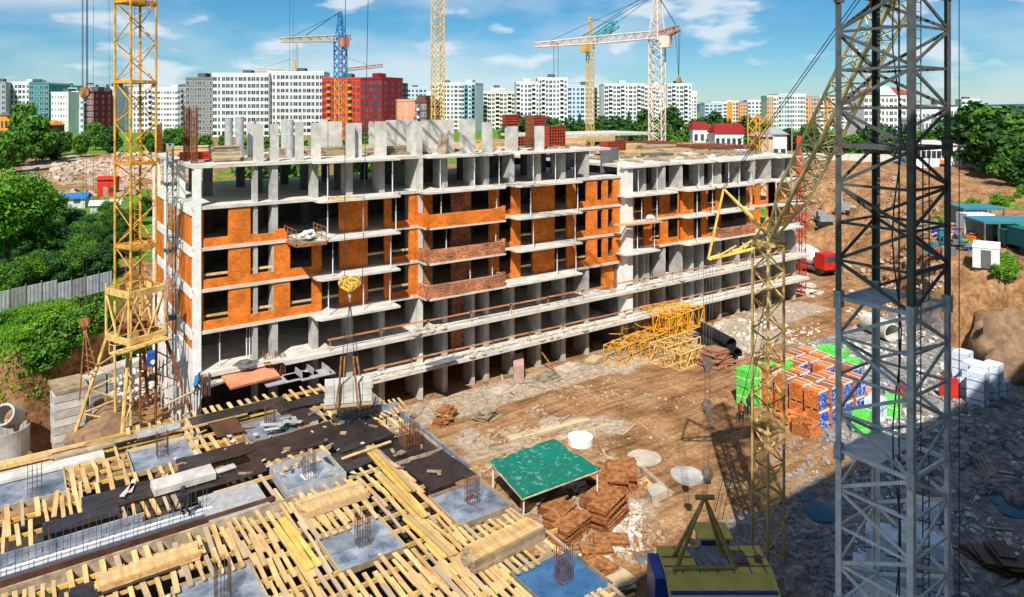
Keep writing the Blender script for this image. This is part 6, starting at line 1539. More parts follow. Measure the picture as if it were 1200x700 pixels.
# excavator
def excavator(px, py, rz, m, label, s=1.0):
    v = gp(px,py); r_ = root('excavator', v, label, 'excavator', None, rz); r_.scale = (s,)*3
    for y in (-1.1,1.1): build('track', MB().prism([(-1.8,y-.3),(1.8,y-.3),(1.8,y+.3),(-1.8,y+.3)], 0, .8), tyre, r_, local=True)
    build('house', MB().box(-1.9,-1.3,.9,1.0,1.3,2.1), m, r_, local=True); cb = build('cab', MB().box(.1,.3,2.1,1.4,1.3,3.1), m, r_, local=True); build('window', MB().box(1.38,.4,2.2,1.43,1.2,2.9), glass, cb, local=True)
    mb = MB(); mb.bar((1.0,0,1.6),(3.4,0,4.0),.25,4); mb.bar((3.4,0,4.0),(5.2,0,1.8),.2,4); build('boom', mb, m, r_, local=True)
    mb = MB(); mb.prism([(4.9,-.5),(5.7,-.5),(5.7,.5),(4.9,.5)], .9, 1.8); build('bucket', mb, greyrust, r_, local=True); return r_
excavator(963,264,2.6,greyp,'dark excavator working on the tan bank beyond the right end of the block'); excavator(987,250,.6,greyp,'grey excavator on the bank seen through the left of the grey tower')
excavator(1103,195,2.0,orv,'small orange digger far off at the upper rim of the pit',.9); excavator(941,172,1.0,yel_b,'tiny yellow-orange loader behind the red hoist mast',.9)
# red and white truck at the end of the block
v = gp(950,318); r_ = root('concrete_truck', v, 'red and white truck mixer parked beyond the far end of the block', 'truck', None, R(-105)); r_.scale = (1.12,)*3
build('chassis', MB().box(-3.6,-1.1,.6,3.4,1.1,1.0), greyrust, r_, local=True); mb = MB(); mb.box(2.0,-1.2,1.0,3.8,1.2,3.1); build('cab', mb, redp, r_, local=True); build('windscreen', MB().box(3.78,-1,2.0,3.83,1,2.8), glass, r_, local=True)
mb = MB(); mb.bar((-3.4,0,2.6),(-1.5,0,2.4),.7,16,1.3); mb.bar((-1.5,0,2.4),(.5,0,2.1),1.3,16,1.2); mb.bar((.5,0,2.1),(1.7,0,1.9),1.2,16,.6); build('drum', mb, white, r_, local=True)
for x in (-2.8,-1.6,2.6):
    for y in (-1.05,1.05): build('wheel', MB().bar((x,y-.16,.52),(x,y+.16,.52),.52,14), tyre, r_, local=True)
v = gp(921,318); mb = MB().obox(v, 2.6, 1.8, 1.5, .3); mb.obox(v+Vector((0,0,1.5)), 1.2, 1.4, .8, .3); build('red_generator', mb, redp, label='red generator box at the foot of the far end of the block', cat='generator')
for i, (px, py, s) in enumerate(((943,335,2.2),(952,342,1.8),(930,342,2.0))):
    v = gp(px,py); mb = MB(); [mb.obox((v.x+U(-1,1),v.y+U(-1,1),v.z+.1*q), s, s*.6, .1, U(0,3)) for q in range(4)]; build('board_pile', mb, conc_l, label='pale slab pile on the dirt by the truck mixer, ' + ('left','right','nearest the block')[i], cat='slab pile')
# ------------------------------------------------------------------ distant town
def wcol(name, c): return mat(name, c, tuple(x*.88 for x in c), scale=.08, fine=.03, rough=.8)
cw = wcol('white render', (.77,.77,.76)); cwb = wcol('cool white render', (.58,.65,.72)); cg = wcol('grey render', (.34,.35,.37)); cgd = wcol('brown grey render', (.20,.185,.18)); cteal = wcol('teal render', (.05,.30,.34))
cred = wcol('bright red render', (.62,.05,.015)); cdred = wcol('dark red render', (.24,.015,.02)); ccream = wcol('cream render', (.76,.70,.60)); cor = wcol('orange render', (.88,.27,.015)); cdk = wcol('dark glazing', (.05,.07,.09)); cpeach = wcol('peach masonry', (.68,.34,.20)); clb = wcol('light blue render', (.45,.62,.78))
crf = wcol('dark roof', (.10,.11,.12)); cbrown = wcol('brown brick render', (.16,.07,.045))
WPR = {}
def winproto(w_, h_, frame, gl):
    k = (round(w_,1), round(h_,1), frame.name, gl.name)
    if k not in WPR:
        mb = MB(); mb.box(-w_/2,-.03,-h_/2,w_/2,.02,h_/2)
        f = .09; mf = MB()
        mb2 = MB(); mb2.box(-w_/2-f,-.07,-h_/2-f,w_/2+f,.0,-h_/2,1); mb2.box(-w_/2-f,-.07,h_/2,w_/2+f,.0,h_/2+f,1); mb2.box(-w_/2-f,-.07,-h_/2,-w_/2,.0,h_/2,1); mb2.box(w_/2,-.07,-h_/2,w_/2+f,.0,h_/2,1); mb2.box(-.04,-.06,-h_/2,.04,.0,h_/2,1)
        mb.add(mb2.v, mb2.f, 1); mb.mi = [0]*6 + [1]*30
        me = bpy.data.meshes.new('window'); me.from_pydata(mb.v, [], mb.f); me.materials.append(gl); me.materials.append(frame); me.polygons.foreach_set('material_index', mb.mi); WPR[k] = me
    return WPR[k]
def block(px0, px1, yt, D, label, wall, floors, cols, a=0, depth=14, frame=white, gl=glass, roof=crf, side=None, sidepx=0, base=None, bal=(), balm=None, wr=.62, hr=.6, pent=True, flat_roof=True, ybase=None, stripe=None, name='apartment_house', cat='apartment house', yb=None):
    """front wall seen between px0 and px1 at depth D, turned a degrees from facing the camera"""
    zt = CAMZ-(yt-128)/830*D
    pm = (px0+px1)/2; c = Q(pm, 128, D); w_ = (px1-px0)/830*D / math.cos(R(a)); zb = 8.0
    rz = R(-35.1+a); H = zt-zb; r_ = root(name, (c.x,c.y,zb), label, cat, None, rz)
    build('body', MB().box(-w_/2,0,-2,w_/2,depth,H), wall, r_, local=True)
    if side:
        build('side_wall', MB().box(w_/2+.0,.02,-2,w_/2+.12,depth-.02,H-.02), side, r_, local=True); build('side_wall', MB().box(-w_/2-.12,.02,-2,-w_/2,depth-.02,H-.02), side, r_, local=True)
    rf = build('roof', MB().box(-w_/2+.2,.2,H,w_/2-.2,depth-.2,H+.25), roof, r_, local=True)
    mb = MB(); mb.box(-w_/2-.15,-.15,H-.35,w_/2+.15,.1,H+.55); mb.box(-w_/2-.15,depth-.1,H-.35,w_/2+.15,depth+.15,H+.55); mb.box(-w_/2-.14,.05,H-.34,-w_/2+.1,depth-.05,H+.54); mb.box(w_/2-.1,.05,H-.34,w_/2+.14,depth-.05,H+.54); build('parapet', mb, wall, r_, local=True)
    if pent:
        for i in range(max(1,int(w_/16))): x = -w_/2+w_*(i+.5)/max(1,int(w_/16))+U(-2,2); build('stair_tower', MB().box(x-2,depth*.3,H+.25,x+2,depth*.65,H+U(2,3)), random.choice((wall,crf)), rf, local=True)
    fh = min(3.2, (H-1)/floors); cnt = 0; restw = MB(); ww, wh = w_/cols*wr, fh*hr
    z00 = H-.7-fh*floors
    spots = []
    for f_ in range(floors-1,-1,-1):
        for i in range(cols):
            x = -w_/2+w_*(i+.5)/cols
            if i in bal: continue
            spots.append((x, z00+fh*(f_+.5), ww*(1.35 if (i*7)%3 == 0 else .8 if (i*5)%4 == 1 else 1)))
    for x, z, w2 in spots:
        if cnt < 100:
            o = bpy.data.objects.new('window', winproto(w2, wh, frame, gl)); COL.objects.link(o); o.parent = r_; o.location = (x,-.01,z); cnt += 1
        else: restw.box(x-w2/2,-.05,z-wh/2,x+w2/2,.0,z+wh/2)
    if restw.v: build('more_windows', restw, gl, r_, local=True, kind='stuff')
    for i in bal:
        x = -w_/2+w_*(i+.5)/cols; b2 = w_/cols*.86
        build('balcony_glazing', MB().box(x-b2/2,-.06,z00+.3,x+b2/2,.05,H-1.0), gl, r_, local=True)
        mb = MB()
        for f_ in range(floors): z = z00+fh*f_; mb.box(x-b2/2,-1.3,z,x+b2/2,-.07,z+.18); mb.box(x-b2/2,-1.32,z+.18,x+b2/2,-1.22,z+1.05)
        build('balconies', mb, balm or wall, r_, local=True)
    if side:                                             # windows of the right side wall
        mb = MB(); n_ = max(2,int(depth/4.5))
        for f_ in range(floors):
            for i in range(n_):
                y = depth*(i+.5)/n_; z = z00+fh*(f_+.5); mb.box(w_/2+.10,y-.7,z-wh/2,w_/2+.17,y+.7,z+wh/2)
        build('side_windows', mb, gl, r_, local=True, kind='stuff')
    if base: build('plinth', MB().box(-w_/2-.3,-.3,-2,w_/2+.3,.3,base), cor if base > 4 else cpeach, r_, local=True)
    if stripe:
        for i, m_ in stripe: x = -w_/2+w_*(i+.5)/cols; b2 = w_/cols; build('coloured_strip', MB().box(x-b2/2,-.028,z00+fh*(i%3),x+b2/2,-.004,H-.4), m_, r_, local=True)
    return r_
B_ = block
B_(-8,5,97,420,'dark grey block cut off by the left frame edge',cg,8,3,20)
B_(5,37,97,430,'white block at the far left, second from the frame edge',cw,8,6,-12,side=cteal,depth=30)
B_(37,54,98,418,'teal block right of the far left white one',cteal,8,4,30)
B_(54,69,101,520,'low-showing block with a bright red top floor behind',cred,9,4,0)
B_(67,84,101,540,'block with turquoise upper floor behind the white gabled one',wcol('turquoise render',(.10,.55,.50)),9,4,0)
B_(59,81,109,370,'white block with small square windows behind the left trees',cw,7,6,-8,hr=.4,wr=.4)
B_(81,96,108,376,'grey-white block joined right of the small-windowed one',cwb,7,4,25,hr=.4,wr=.4)
B_(96,110,108,380,'narrow dark red block at left of the yellow crane mast',cdred,7,4,-10,side=cdred)
B_(84,112,100,600,'grey block with blue roof line behind the dark red one',cg,9,7,0)
B_(109,122,104,400,'blue-grey glassy block right of the narrow red one',cg,8,4,12,bal=(1,))
B_(119,136,103,410,'black and white block partly behind the yellow mast',cw,8,5,-5,bal=(3,),balm=cg)
B_(136,152,106,440,'pale block right behind the yellow mast, left half',cwb,8,5,0,bal=(2,))
B_(152,186,104,400,'grey-white block seen through the yellow mast',cw,9,8,6,bal=(5,))
B_(184,209,104,395,'white block with green balcony trim right of the yellow mast',cw,9,7,-5,hr=.45)
B_(208,219,103,390,'narrow grey glazed block before the brown tower',cg,9,3,0,bal=(1,))
B_(217,251,92,338,'brown-grey ten-storey block with white framed windows',cgd,10,7,-6,base=4,side=cgd)
B_(250,314,87,335,'big white ten-storey block with dense windows, left half',cw,10,13,3,base=4,hr=.58,wr=.7)
B_(314,379,85,340,'big white ten-storey block with dense windows, right half',cw,10,13,3,base=4,hr=.58,wr=.7)
B_(378,422,92,322,'bright red block with orange balconies in the middle distance',cred,10,9,4,depth=30,side=cdred,bal=(1,6),balm=cor,frame=cred)
B_(421,449,92,318,'dark red flank wing of the bright red block',cdred,10,5,-32,depth=14,side=cdred,frame=cdred)
B_(449,467,98,420,'dark grey block right of the red one',cdk,9,4,-15,side=cdk)
B_(466,478,108,640,'small white block far behind the peach wall',cw,8,4,0)
B_(477,500,103,520,'light blue block with white roof rail behind',clb,10,5,8)
B_(466,487,118,300,'windowless peach masonry block under construction',cpeach,6,1,12,wr=.02,pent=False)
B_(486,500,119,296,'dark brown unfinished block with balconies beside the peach one',cbrown,6,4,-20,bal=(1,),balm=cw)
B_(499,506,112,420,'narrow block with teal balconies left of the orange mast',cw,9,2,0,bal=(0,),balm=cteal)
B_(505,541,98,430,'white-grey tower block behind the orange crane mast',cw,12,8,4,side=cdk,bal=(2,))
B_(540,557,98,424,'white tower with teal glazed balconies, right of the orange mast',cwb,12,4,-18,bal=(1,3),balm=cteal)
B_(557,604,108,450,'cream stepped block with rounded balconies in the centre',ccream,10,10,5,bal=(2,5,8))
B_(575,592,104,470,'upper storey part rising behind the cream block',ccream,10,4,0)
B_(605,632,97,400,'white tower with balcony stacks, left of two joined ones',cw,12,6,4,bal=(0,4))
B_(630,665,92,404,'tallest white tower with balcony stacks in the centre right',cw,13,8,2,bal=(1,6),side=cg)
B_(665,700,101,440,'white and light blue block behind the slim yellow crane',clb,11,7,0,bal=(6,),balm=cbrown)
B_(700,712,112,520,'small block with a red roof edge between two white ones',cw,10,3,0,roof=cred)
B_(708,756,99,430,'white many-balconied tower left of the pale crane',cw,12,10,6,bal=(1,4,8))
B_(755,782,101,432,'white tower right behind the pale crane mast',cw,12,6,-3,bal=(2,))
B_(782,811,99,426,'white tower with long balconies right of the pale crane',cw,12,6,5,bal=(1,4))
B_(806,816,112,470,'slim white block at the right end of the tower group',cw,11,3,-15)
# orange and white row on the right
rowp = [(826,846,121,'blue-white low block at the left end of the orange row',clb,()),(834,852,120,'first white and orange block of the right row',cw,((1,cor),(4,cor))),(851,866,119,'second orange striped block of the right row',cw,((0,cor),(1,cor),(3,cor))),(864,877,121,'third block of the right row, orange and grey',cg,((1,cor),(2,cor))),
        (876,894,118,'fourth block of the right row, white with dark window bands',cw,()),(893,903,119,'fifth block of the right row with orange corner',cw,((1,cor),))]
for i, (a, b, yt, l, m, st) in enumerate(rowp): B_(a,b,yt,520+i*4,l,m,8,4,random.choice((-6,0,8)),stripe=st,pent=False)
for i, (a, b, yt, l, m, st) in enumerate(((899,912,113,'orange topped block left of the pale grey one',ccream,((0,cor),(1,cor),(2,cor))),(912,929,111,'pale grey block with dark vertical window bands',cwb,()),(928,944,111,'white block with black vertical bands in the right row',cw,()),(944,960,113,'orange and grey block seen left of the grey tower',cg,((0,cor),(1,cor),(3,cor))),(960,984,113,'orange and white block behind the left leg of the grey tower',cw,((1,cor),(2,cor),(4,cor))),(984,1012,118,'orange topped low block through the grey tower',cw,((2,cor),)))):
    B_(a,b,yt,430+i*3,l,m,9,5,random.choice((-5,3,8)),stripe=st,pent=False)
# arched roof building
r_ = B_(1012,1072,112,300,'white apartment house with brown arched roof behind the grey tower',cw,8,12,2,bal=(3,8),pent=False,roof=cbrown)
mb = MB(); w_ = 60/830*300; H_ = CAMZ-(112-128)/830*300-8; n = 14
pts = [(-w_/2+w_*i/n, H_+.3+3.2*math.sin(math.pi*i/n)) for i in range(n+1)]
vs = [(x,-.4,z) for x,z in pts]+[(x,14,z) for x,z in pts]; fs = [(i,i+1,n+2+i,n+1+i) for i in range(n)]+[tuple(range(n,-1,-1))+(),tuple(range(n+1,2*n+2))]
mb.add(vs, fs); build('arched_roof', mb, wcol('brown roof', (.35,.10,.06)), r_, local=True)
mb = MB(); pts = [(-w_*.3+w_*.45*i/n-.5, H_+.2+3.9*math.sin(math.pi*i/n)) for i in range(n+1)]
vs = [(x,-.6,z) for x,z in pts]+[(x,-.3,z) for x,z in pts]; mb.add(vs, fs); build('gable', mb, cw, r_, local=True)
for a in ((1070,1100,130,300,'white low house with grey roof right of the arched one',cw,4,6),(1098,1112,124,380,'small pale house at the tower right leg',cwb,4,3),(1112,1150,127,330,'long pale low house beyond the right trees',cw,3,9),(1128,1147,117,500,'white stepped house top above the right trees',cw,6,5),(1074,1098,140,240,'grey-roofed white house low between trees',cw,3,5),(1100,1125,139,235,'second grey-roofed white house left of the right trees',cw,3,5),(1150,1175,126,600,'pale flat town house on the right skyline',cw,3,6)):
    B_(*a[:7],a[7],random.choice((-8,5)),pent=a[6]>3,depth=10,roof=cg)
# red roofed house, long white shed, huts
def gable(px0, px1, yt, yb, D, label, wall, roofm_, rh, name='house', cat='house', depth=9, cols=6, a=0, z0=8):
    w_ = (px1-px0)/830*D; c = Q((px0+px1)/2, 128, D); zt = CAMZ-(yt-128)/830*D; zb = CAMZ-(yb-128)/830*D; z0 = min(zb, gz(c.x,c.y))-.5
    r_ = root(name, (c.x,c.y,z0), label, cat, None, R(-35.1+a)); H = zt-z0
    build('wall', MB().box(-w_/2,0,0,w_/2,depth,H-rh), wall, r_, local=True); mb = MB(); h = H-rh
    vs = [(-w_/2-.5,-.6,h-.1),(w_/2+.5,-.6,h-.1),(w_/2+.5,depth+.6,h-.1),(-w_/2-.5,depth+.6,h-.1),(-w_/2+1,depth/2,H),(w_/2-1,depth/2,H)]
    mb.add(vs, [(0,1,5,4),(2,3,4,5),(0,4,3),(1,2,5),(3,2,1,0)]); build('roof', mb, roofm_, r_, local=True)
    for i in range(cols): x = -w_/2+w_*(i+.5)/cols; build('window', MB().box(x-.6,-.06,h*.45,x+.6,.01,h*.75), glass, r_, local=True)
    return r_
rr_ = wcol('red roof', (.27,.012,.014))
gable(838,876,145,165,250,'long white house with a dark red roof before the right tree band',cw,rr_,3.2); gable(812,834,143,155,262,'smaller dark red roof peeping left of the long red-roofed house',cw,rr_,2.4,cols=3)
gable(905,922,150,175,175,'small white hut behind the far roof end',cw,cg,1.5,cols=2); gable(892,906,155,180,170,'tan shed left of the small white hut',dusty,cg,1.0,cols=1)
gable(1075,1168,165,190,205,'very long low white workshop with high windows beyond the pit',cw,conc_l,1.2,'workshop','workshop',cols=16,a=-4); gable(1155,1215,155,172,215,'pale workshop roof at the right edge before the trees',cwb,conc_l,1.5,'workshop','workshop',cols=5)
gable(985,1030,163,176,235,'dark pitched roof hall through the middle of the grey tower',cg,crf,2.8,'hall','hall',cols=3); gable(0,30,130,150,330,'house with orange floors and trees before it at far left',cor,crf,2,cols=6); gable(30,60,141,152,300,'low orange and brown house behind the left tree',cbrown,cor,2,cols=4)
# long wall and fence behind
mb = MB()
a, b = gp(940,186), gp(1075,192); d = b-a; 
build('boundary_wall', MB().obox((a+b)/2-Vector((0,0,.5)), Vector((d.x,d.y)).length, .4, 2.8, math.atan2(d.y,d.x)), conc_l, label='long pale boundary wall at the top rim of the dug pit', cat='wall')
a, b = gp(640,166), gp(900,172); d = b-a
build('boundary_wall', MB().obox((a+b)/2, Vector((d.x,d.y)).length, .4, 3.0, math.atan2(d.y,d.x)), conc_l, label='long low wall behind the roof of the block, before the tree band', cat='wall')
# street lamp right
v = gp(928,185); r_ = root('street_lamp', v, 'pale teal street lamp post behind the far end of the block', 'street lamp'); build('pole', MB().bar(v, v+Vector((0,0,12)), .16, 8), steel, r_); build('lamp_head', MB().obox(v+Vector((0,0,12)), 1.4, .4, .2, .5), steel, r_)
# ------------------------------------------------------------------ tall building behind the viewpoint; its shadow covers the yard at the bottom right
tb = root('tall_building', (53,-10,0), 'tall building behind the viewpoint whose shadow lies over the right of the yard', 'building')
build('body', MB().box(-1,-22,0,112,-1.6,43), conc_l, tb)
build('roof', MB().box(-1.2,-22.2,43,112.2,-1.4,43.5), conc_d, tb)
for k in range(12):
    build('window_row', MB().box(1,-1.63,2.2+k*3.4,110,-1.57,3.6+k*3.4), glass, tb)
# ------------------------------------------------------------------ trees and bushes
def leafmat(name, c1, c2):
    m = bpy.data.materials.new(name); m.use_nodes = True; N, L = m.node_tree.nodes, m.node_tree.links; bs = N['Principled BSDF']; bs.inputs['Roughness'].default_value = .6; bs.inputs['Specular IOR Level'].default_value = .25
    g = N.new('ShaderNodeNewGeometry'); n = N.new('ShaderNodeTexNoise'); n.inputs['Scale'].default_value = 1.1; n.inputs['Detail'].default_value = 4; L.new(g.outputs['Position'], n.inputs['Vector'])
    r = N.new('ShaderNodeValToRGB'); r.color_ramp.elements[0].position = .35; r.color_ramp.elements[1].position = .65; r.color_ramp.elements[0].color = (*c2,1); r.color_ramp.elements[1].color = (*c1,1); L.new(n.outputs[0], r.inputs[0])
    h = N.new('ShaderNodeHueSaturation'); mr = N.new('ShaderNodeMapRange'); mr.inputs['To Min'].default_value = .45; mr.inputs['To Max'].default_value = 1.6; L.new(g.outputs['Random Per Island'], mr.inputs[0]); L.new(mr.outputs[0], h.inputs['Value']); L.new(r.outputs[0], h.inputs['Color'])
    L.new(h.outputs[0], bs.inputs['Base Color']); t = N.new('ShaderNodeBsdfTranslucent'); L.new(h.outputs[0], t.inputs[0]); mx = N.new('ShaderNodeMixShader'); mx.inputs[0].default_value = .28
    L.new(bs.outputs[0], mx.inputs[1]); L.new(t.outputs[0], mx.inputs[2]); L.new(mx.outputs[0], N['Material Output'].inputs[0]); return m
bark = mat('bark', (.12,.09,.06), (.06,.045,.03), scale=3)
lf = [leafmat('bright foliage', (.14,.34,.012), (.06,.18,.012)), leafmat('mid foliage', (.10,.25,.02), (.05,.14,.014)), leafmat('dark foliage', (.045,.13,.02), (.022,.07,.014)), leafmat('shrub foliage', (.20,.42,.03), (.08,.22,.015))]
def tree_proto(seed, H, Rr, nleaf, ls, m, lobes=9, trunk=True, low=.25, conifer=False, name='tree'):
    rnd = random.Random(seed); r_ = root(name, (0,0,0), 'x', 'tree')
    if trunk:
        mb = MB(); pts = [Vector((rnd.uniform(-.1,.1)*k, rnd.uniform(-.1,.1)*k, H*.7*k/5)) for k in range(6)]
        for k in range(5): mb.bar(pts[k], pts[k+1], .035*H*.6*(1-k/6.5), 7, .035*H*.6*(1-(k+1)/6.5), caps=False)
        for k in range(7):
            a = k*2.4+rnd.random(); p0 = pts[2+k%3]; mb.bar(p0, p0+Vector((math.cos(a)*Rr*.6, math.sin(a)*Rr*.6, H*rnd.uniform(.1,.28))), .01*H, 5, .004*H, caps=False)
        build('trunk', mb, bark, r_, local=True)
    cl = []
    for i in range(lobes):
        if conifer: t = (i+.5)/lobes; z = H*(low+(1-low)*t); rr = Rr*(1-t)*1.0+.15; cl.append((Vector((rnd.uniform(-.2,.2),rnd.uniform(-.2,.2),z)), rr, H*(1-low)/lobes*1.1))
        else:
            a = i*2.399; t = (i+.5)/lobes; z = H*(low+.12+(.82-low-.05)*t); q = Rr*.62*math.sqrt(max(.05,1-(2*t-1)**2))*rnd.uniform(.6,1.15)
            cl.append((Vector((math.cos(a)*q, math.sin(a)*q, z)), Rr*rnd.uniform(.32,.55), Rr*rnd.uniform(.26,.42)))
    mb = MB()
    for i in range(nleaf):
        c, a, b = cl[rnd.randrange(len(cl))]
        d = Vector((rnd.gauss(0,1),rnd.gauss(0,1),rnd.gauss(0,1))).normalized(); q = rnd.random()**.35 * rnd.uniform(.85,1.12)
        p = c + Vector((d.x*a*q, d.y*a*q, d.z*b*q)); s = ls*rnd.uniform(.5,1.3)
        n = (d + Vector((rnd.gauss(0,.6),rnd.gauss(0,.6),rnd.gauss(.4,.6)))).normalized(); u = n.orthogonal().normalized(); u = Matrix.Rotation(rnd.uniform(0,6.3),3,n) @ u; v = n.cross(u)
        mb.add([p-u*s, p-v*s*.55, p+u*s, p+v*s*.55+n*s*.2], [(0,1,2,3)])
    build('crown', mb, m, r_, local=True); return r_
T = {'bright': tree_proto(1,10,4.6,9000,.24,lf[0],14), 'mid': tree_proto(2,9,4.2,8000,.25,lf[1],12), 'dark': tree_proto(3,9,4.0,7000,.26,lf[2],11,low=.1),
     'far': tree_proto(4,9,4.4,2200,.5,lf[1],10,low=.12), 'fard': tree_proto(5,8,4.4,2000,.5,lf[2],9,low=.05), 'con': tree_proto(6,12,2.2,2200,.4,lf[2],9,low=.08,conifer=True,name='conifer')}
B2 = {'bush': tree_proto(7,2.2,1.8,2200,.16,lf[3],9,False,-.1,name='bush'), 'bushd': tree_proto(8,2.4,1.9,2000,.18,lf[1],9,False,-.1,name='bush'), 'weed': tree_proto(9,1.0,.9,900,.10,lf[3],7,False,-.1,name='bush')}
usedT = set()
def put(kind, px, py, D=None, H=None, label='', group=None, pk=T, slim=1):
    pr_ = pk[kind]
    if D is None: v = gp(px, py)
    else: v = Q(px, 128, D); v.z = gz(v.x, v.y)-.2
    h0 = {'bright':10,'mid':9,'dark':9,'far':9,'fard':8,'con':12,'bush':2.2,'bushd':2.4,'weed':1.0}[kind]
    s = (H or h0)/h0
    o = pr_ if kind not in usedT else dup(pr_); usedT.add(kind)
    o.location = (v.x, v.y, v.z-.1); o.rotation_euler[2] = U(0,6.28); o.scale = ((s*U(.9,1.15))*slim, (s*U(.9,1.15))*slim, s); o['label'] = label; o['category'] = 'bush' if pk is B2 else 'tree'
    if group: o['group'] = group
    return o
def topy(yt, D, z0=8): return CAMZ-(yt-128)/830*D - z0
# left grove: (px, ytop, D)
pos = ['at the left frame edge','in front, second from the frame edge','behind the blue-roofed hut','in the middle of the grove','beside the hanging ropes','nearest the fence','close to the yellow mast','behind the fence at the mast','at the back of the grove','low one by the fence end','tall one left of centre','shaded one in the grove','rear one above the rubble','small one near the red shed','one right behind the mast','one at the grove corner']
L_ = [('mid',12,318,64.3),('bright',30,316,66.8),('mid',50,318,69.4),('dark',70,314,68.4),('mid',90,312,71.0),('bright',108,312,73.5),('dark',124,308,72.2),('mid',-6,322,64.3),('dark',40,322,68.7),('mid',80,318,69.1),('dark',60,325,68.9),('mid',100,318,72.9),('dark',18,326,64.8),('dark',3,312,64.9),('dark',88,240,100),('mid',60,250,92),('dark',118,300,88),('mid',128,245,108),('dark',150,285,90),('mid',70,318,82),('bright',14,300,80),('dark',52,240,105),('mid',95,275,86),('dark',108,318,84),('bright',5,200,78),('bright',30,203,84),('mid',48,215,95),('mid',22,262,84),('dark',75,262,82),('dark',100,252,90),('mid',118,258,96),('dark',62,285,82),('mid',96,288,80),('dark',122,282,84),('bright',-12,225,82),('mid',45,296,80),('dark',80,310,82),('mid',110,308,86),('dark',135,262,98),('mid',160,255,104),('dark',172,240,112),('mid',8,290,82),('bright',-5,262,80),('dark',140,300,82),('dark',30,310,78)]
for i, (k, px, yt, D) in enumerate(L_):
    H = min(13, max(3.5, topy(yt, D))); put(k, px, 0, D, H, 'leafy %s green tree of the left grove, %s from left' % (k, ordw(sorted((q[1],q[2]) for q in L_).index((px,yt)))), 'trees of the left grove')
# bushes on the grassy bank
BU = []; TB = []
for i in range(64):
    px = U(-5,128); py = 352+ (430-352)*random.random(); 
    if py < 380-px*.28: py = 380-px*.28+4
    v = P(px, py, 8); 
    if sdist(v.x, v.y) < 1.9: continue
    BU.append(put(random.choice(('bush','bush','bush','bushd')), px, py, None, U(.6,1.3), 'x', 'bushes on the grassy bank', B2))
for i, (px, py) in enumerate(((60,420),(75,405),(90,398),(50,428),(160,420),(110,385))): put('bushd', px, py, None, U(1.8,2.6), 'dull green shrub at the broken bank edge, %s from the cliff' % ordw(i), 'shrubs at the bank edge', B2)
# grass blades on the bank
mb = MB(); rg_ = random.Random(3)
for i in range(15000):
    px = rg_.uniform(-5,130); py = rg_.uniform(350,440); v = P(px,py,8)
    if sdist(v.x,v.y) < 1.5: continue
    z = gz(v.x,v.y); a = rg_.uniform(0,6.3); h = rg_.uniform(.15,.55); d = Vector((math.cos(a),math.sin(a),0)); p = Vector((v.x,v.y,z-.03))
    mb.add([p-d*.07, p+d*.07, p+d*rg_.uniform(-.2,.2)+Vector((rg_.uniform(-.15,.15),rg_.uniform(-.15,.15),h))], [(0,1,2)])
build('grass', mb, lf[3], kind='stuff')
# mid-distance left trees and field scrub
for i, (px, yt, D) in enumerate(((6,150,205),(28,118,215),(42,132,212),(60,152,225),(16,150,190),(2,160,180),(46,156,220),(112,146,260),(130,152,250),(75,155,240),(95,158,235),(200,154,260),(212,152,262),(186,160,230),(172,156,250),(240,160,255),(262,161,250))):
    put(('far','far','far','fard','far')[i%5], px, 0, D, max(4, topy(yt,D,8.6)), 'tree on the far left field before the apartment blocks, ' + ['first','second','third','fourth','fifth','sixth','seventh','eighth','ninth','tenth','eleventh','twelfth','thirteenth','fourteenth','fifteenth','sixteenth','seventeenth'][i] + ' of them', 'trees on the far left field', slim=.55 if yt < 130 else .8)
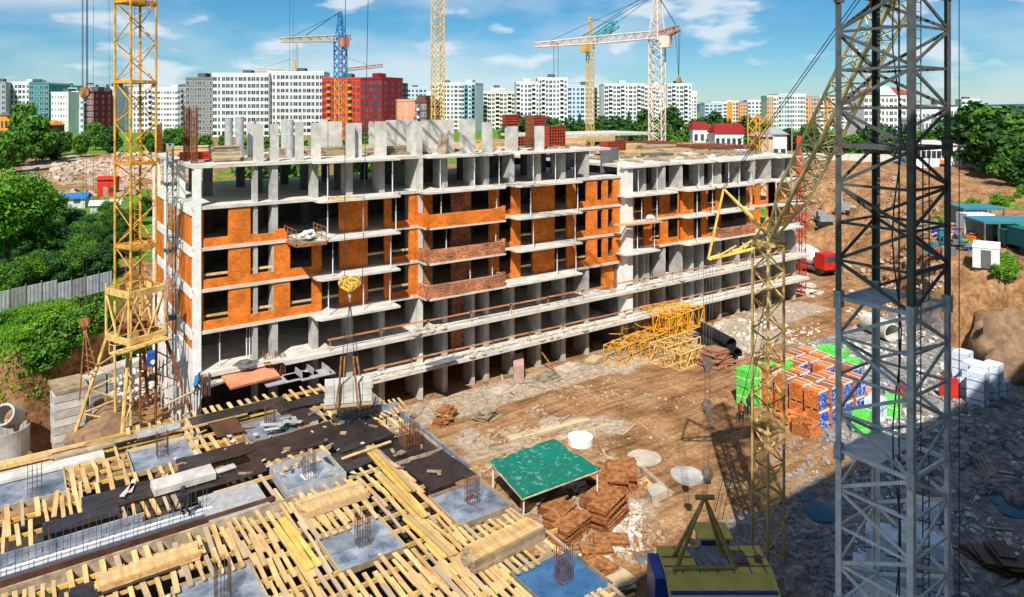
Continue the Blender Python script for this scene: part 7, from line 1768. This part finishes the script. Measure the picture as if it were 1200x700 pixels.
# tree band behind the block on the right of centre
for i in range(26):
    px = 600+i*11.5+U(-3,3); D = U(268,290) if 806 < px < 884 else U(215,290); yt = (146,139,143,150,141)[i%5]+U(-4,4); k = ('far','fard','con','far','fard')[i%5]
    if 735 < px < 790: yt -= 6
    put(k, px, 0, D, topy(yt,D,9), '%s tree in the band behind the block roof, %s from left' % ({'far':'rounded green','fard':'dark bushy','con':'pointed dark'}[k], ordw(i)), 'tree band behind the block')
for i, (px, yt, D) in enumerate(((330,155,150),(300,158,150),(430,152,160),(418,156,165),(345,158,170))): put('far', px, 0, D, topy(yt,D), 'small tree glimpsed between roof columns, ' + ('first','second','third','fourth','fifth')[i] + ' of five', 'trees between the roof columns')
# right side trees
Rt = [(1128,133,215,'fard'),(1145,122,205,'fard'),(1165,120,200,'far'),(1185,118,190,'fard'),(1205,124,185,'far'),(1152,141,226,'far'),(1176,145,196,'fard'),(1196,150,192,'far'),(1119,150,228,'far'),(1137,155,224,'fard'),(1101,155,230,'fard'),(1086,152,232,'far'),(1040,150,230,'far'),(1055,148,228,'fard'),(1068,155,225,'far'),(1010,155,240,'fard'),(1000,158,232,'far'),(1028,148,236,'fard'),(960,154,240,'fard'),(940,152,245,'con'),(1185,165,160,'far'),(1200,160,158,'fard'),(1166,152,222,'far'),(948,148,260,'far'),(925,155,262,'fard'),(978,156,250,'far'),(1210,135,195,'fard'),(1115,142,215,'fard'),(1109,154,226,'far')]
for i, (px, yt, D, k) in enumerate(Rt):
    z0 = 8.5; rk = sorted((q[0],q[2]) for q in Rt if (q[0] > 1095) == (px > 1095)).index((px,D)); put(k, px, 0, D, max(3, topy(yt,D,z0)), '%s tree %s, %s from left' % ('rounded green' if k == 'far' else 'dark bushy' if k == 'fard' else 'pointed dark', 'of the upper right grove' if px > 1095 else 'beyond the pit near the grey tower', ordw(rk)), 'trees at upper right' if px > 1095 else 'trees beyond the pit')
for i, (px, py) in enumerate(((1185,236),(1192,232),(1200,228),(1178,242),(1170,240),(1140,244),(1178,312),(1184,318),(1180,326),(1168,322),(1098,262),(1186,215))):
    put('bush', px, py, None, U(1.0,2.2), 'green shrub on the right bank near the teal sheds, %s along it' % ordw(i), 'shrubs on the right-hand bank', B2)
for k, pr_ in list(T.items())+list(B2.items()):
    if k not in usedT: 
        for c in kids(pr_): bpy.data.objects.remove(c)
        bpy.data.objects.remove(pr_)

autolabel(BU, [('the fence post nearest the mast', *P(125,345,8)[:2]), ('the middle of the metal fence', *P(65,360,8)[:2]), ('the left end of the metal fence', *P(5,372,8)[:2]), ('the block wall cap', *P(95,410,8)[:2]), ('the concrete ring', *P(10,430,8)[:2])], 'leafy bush, %s one %s')
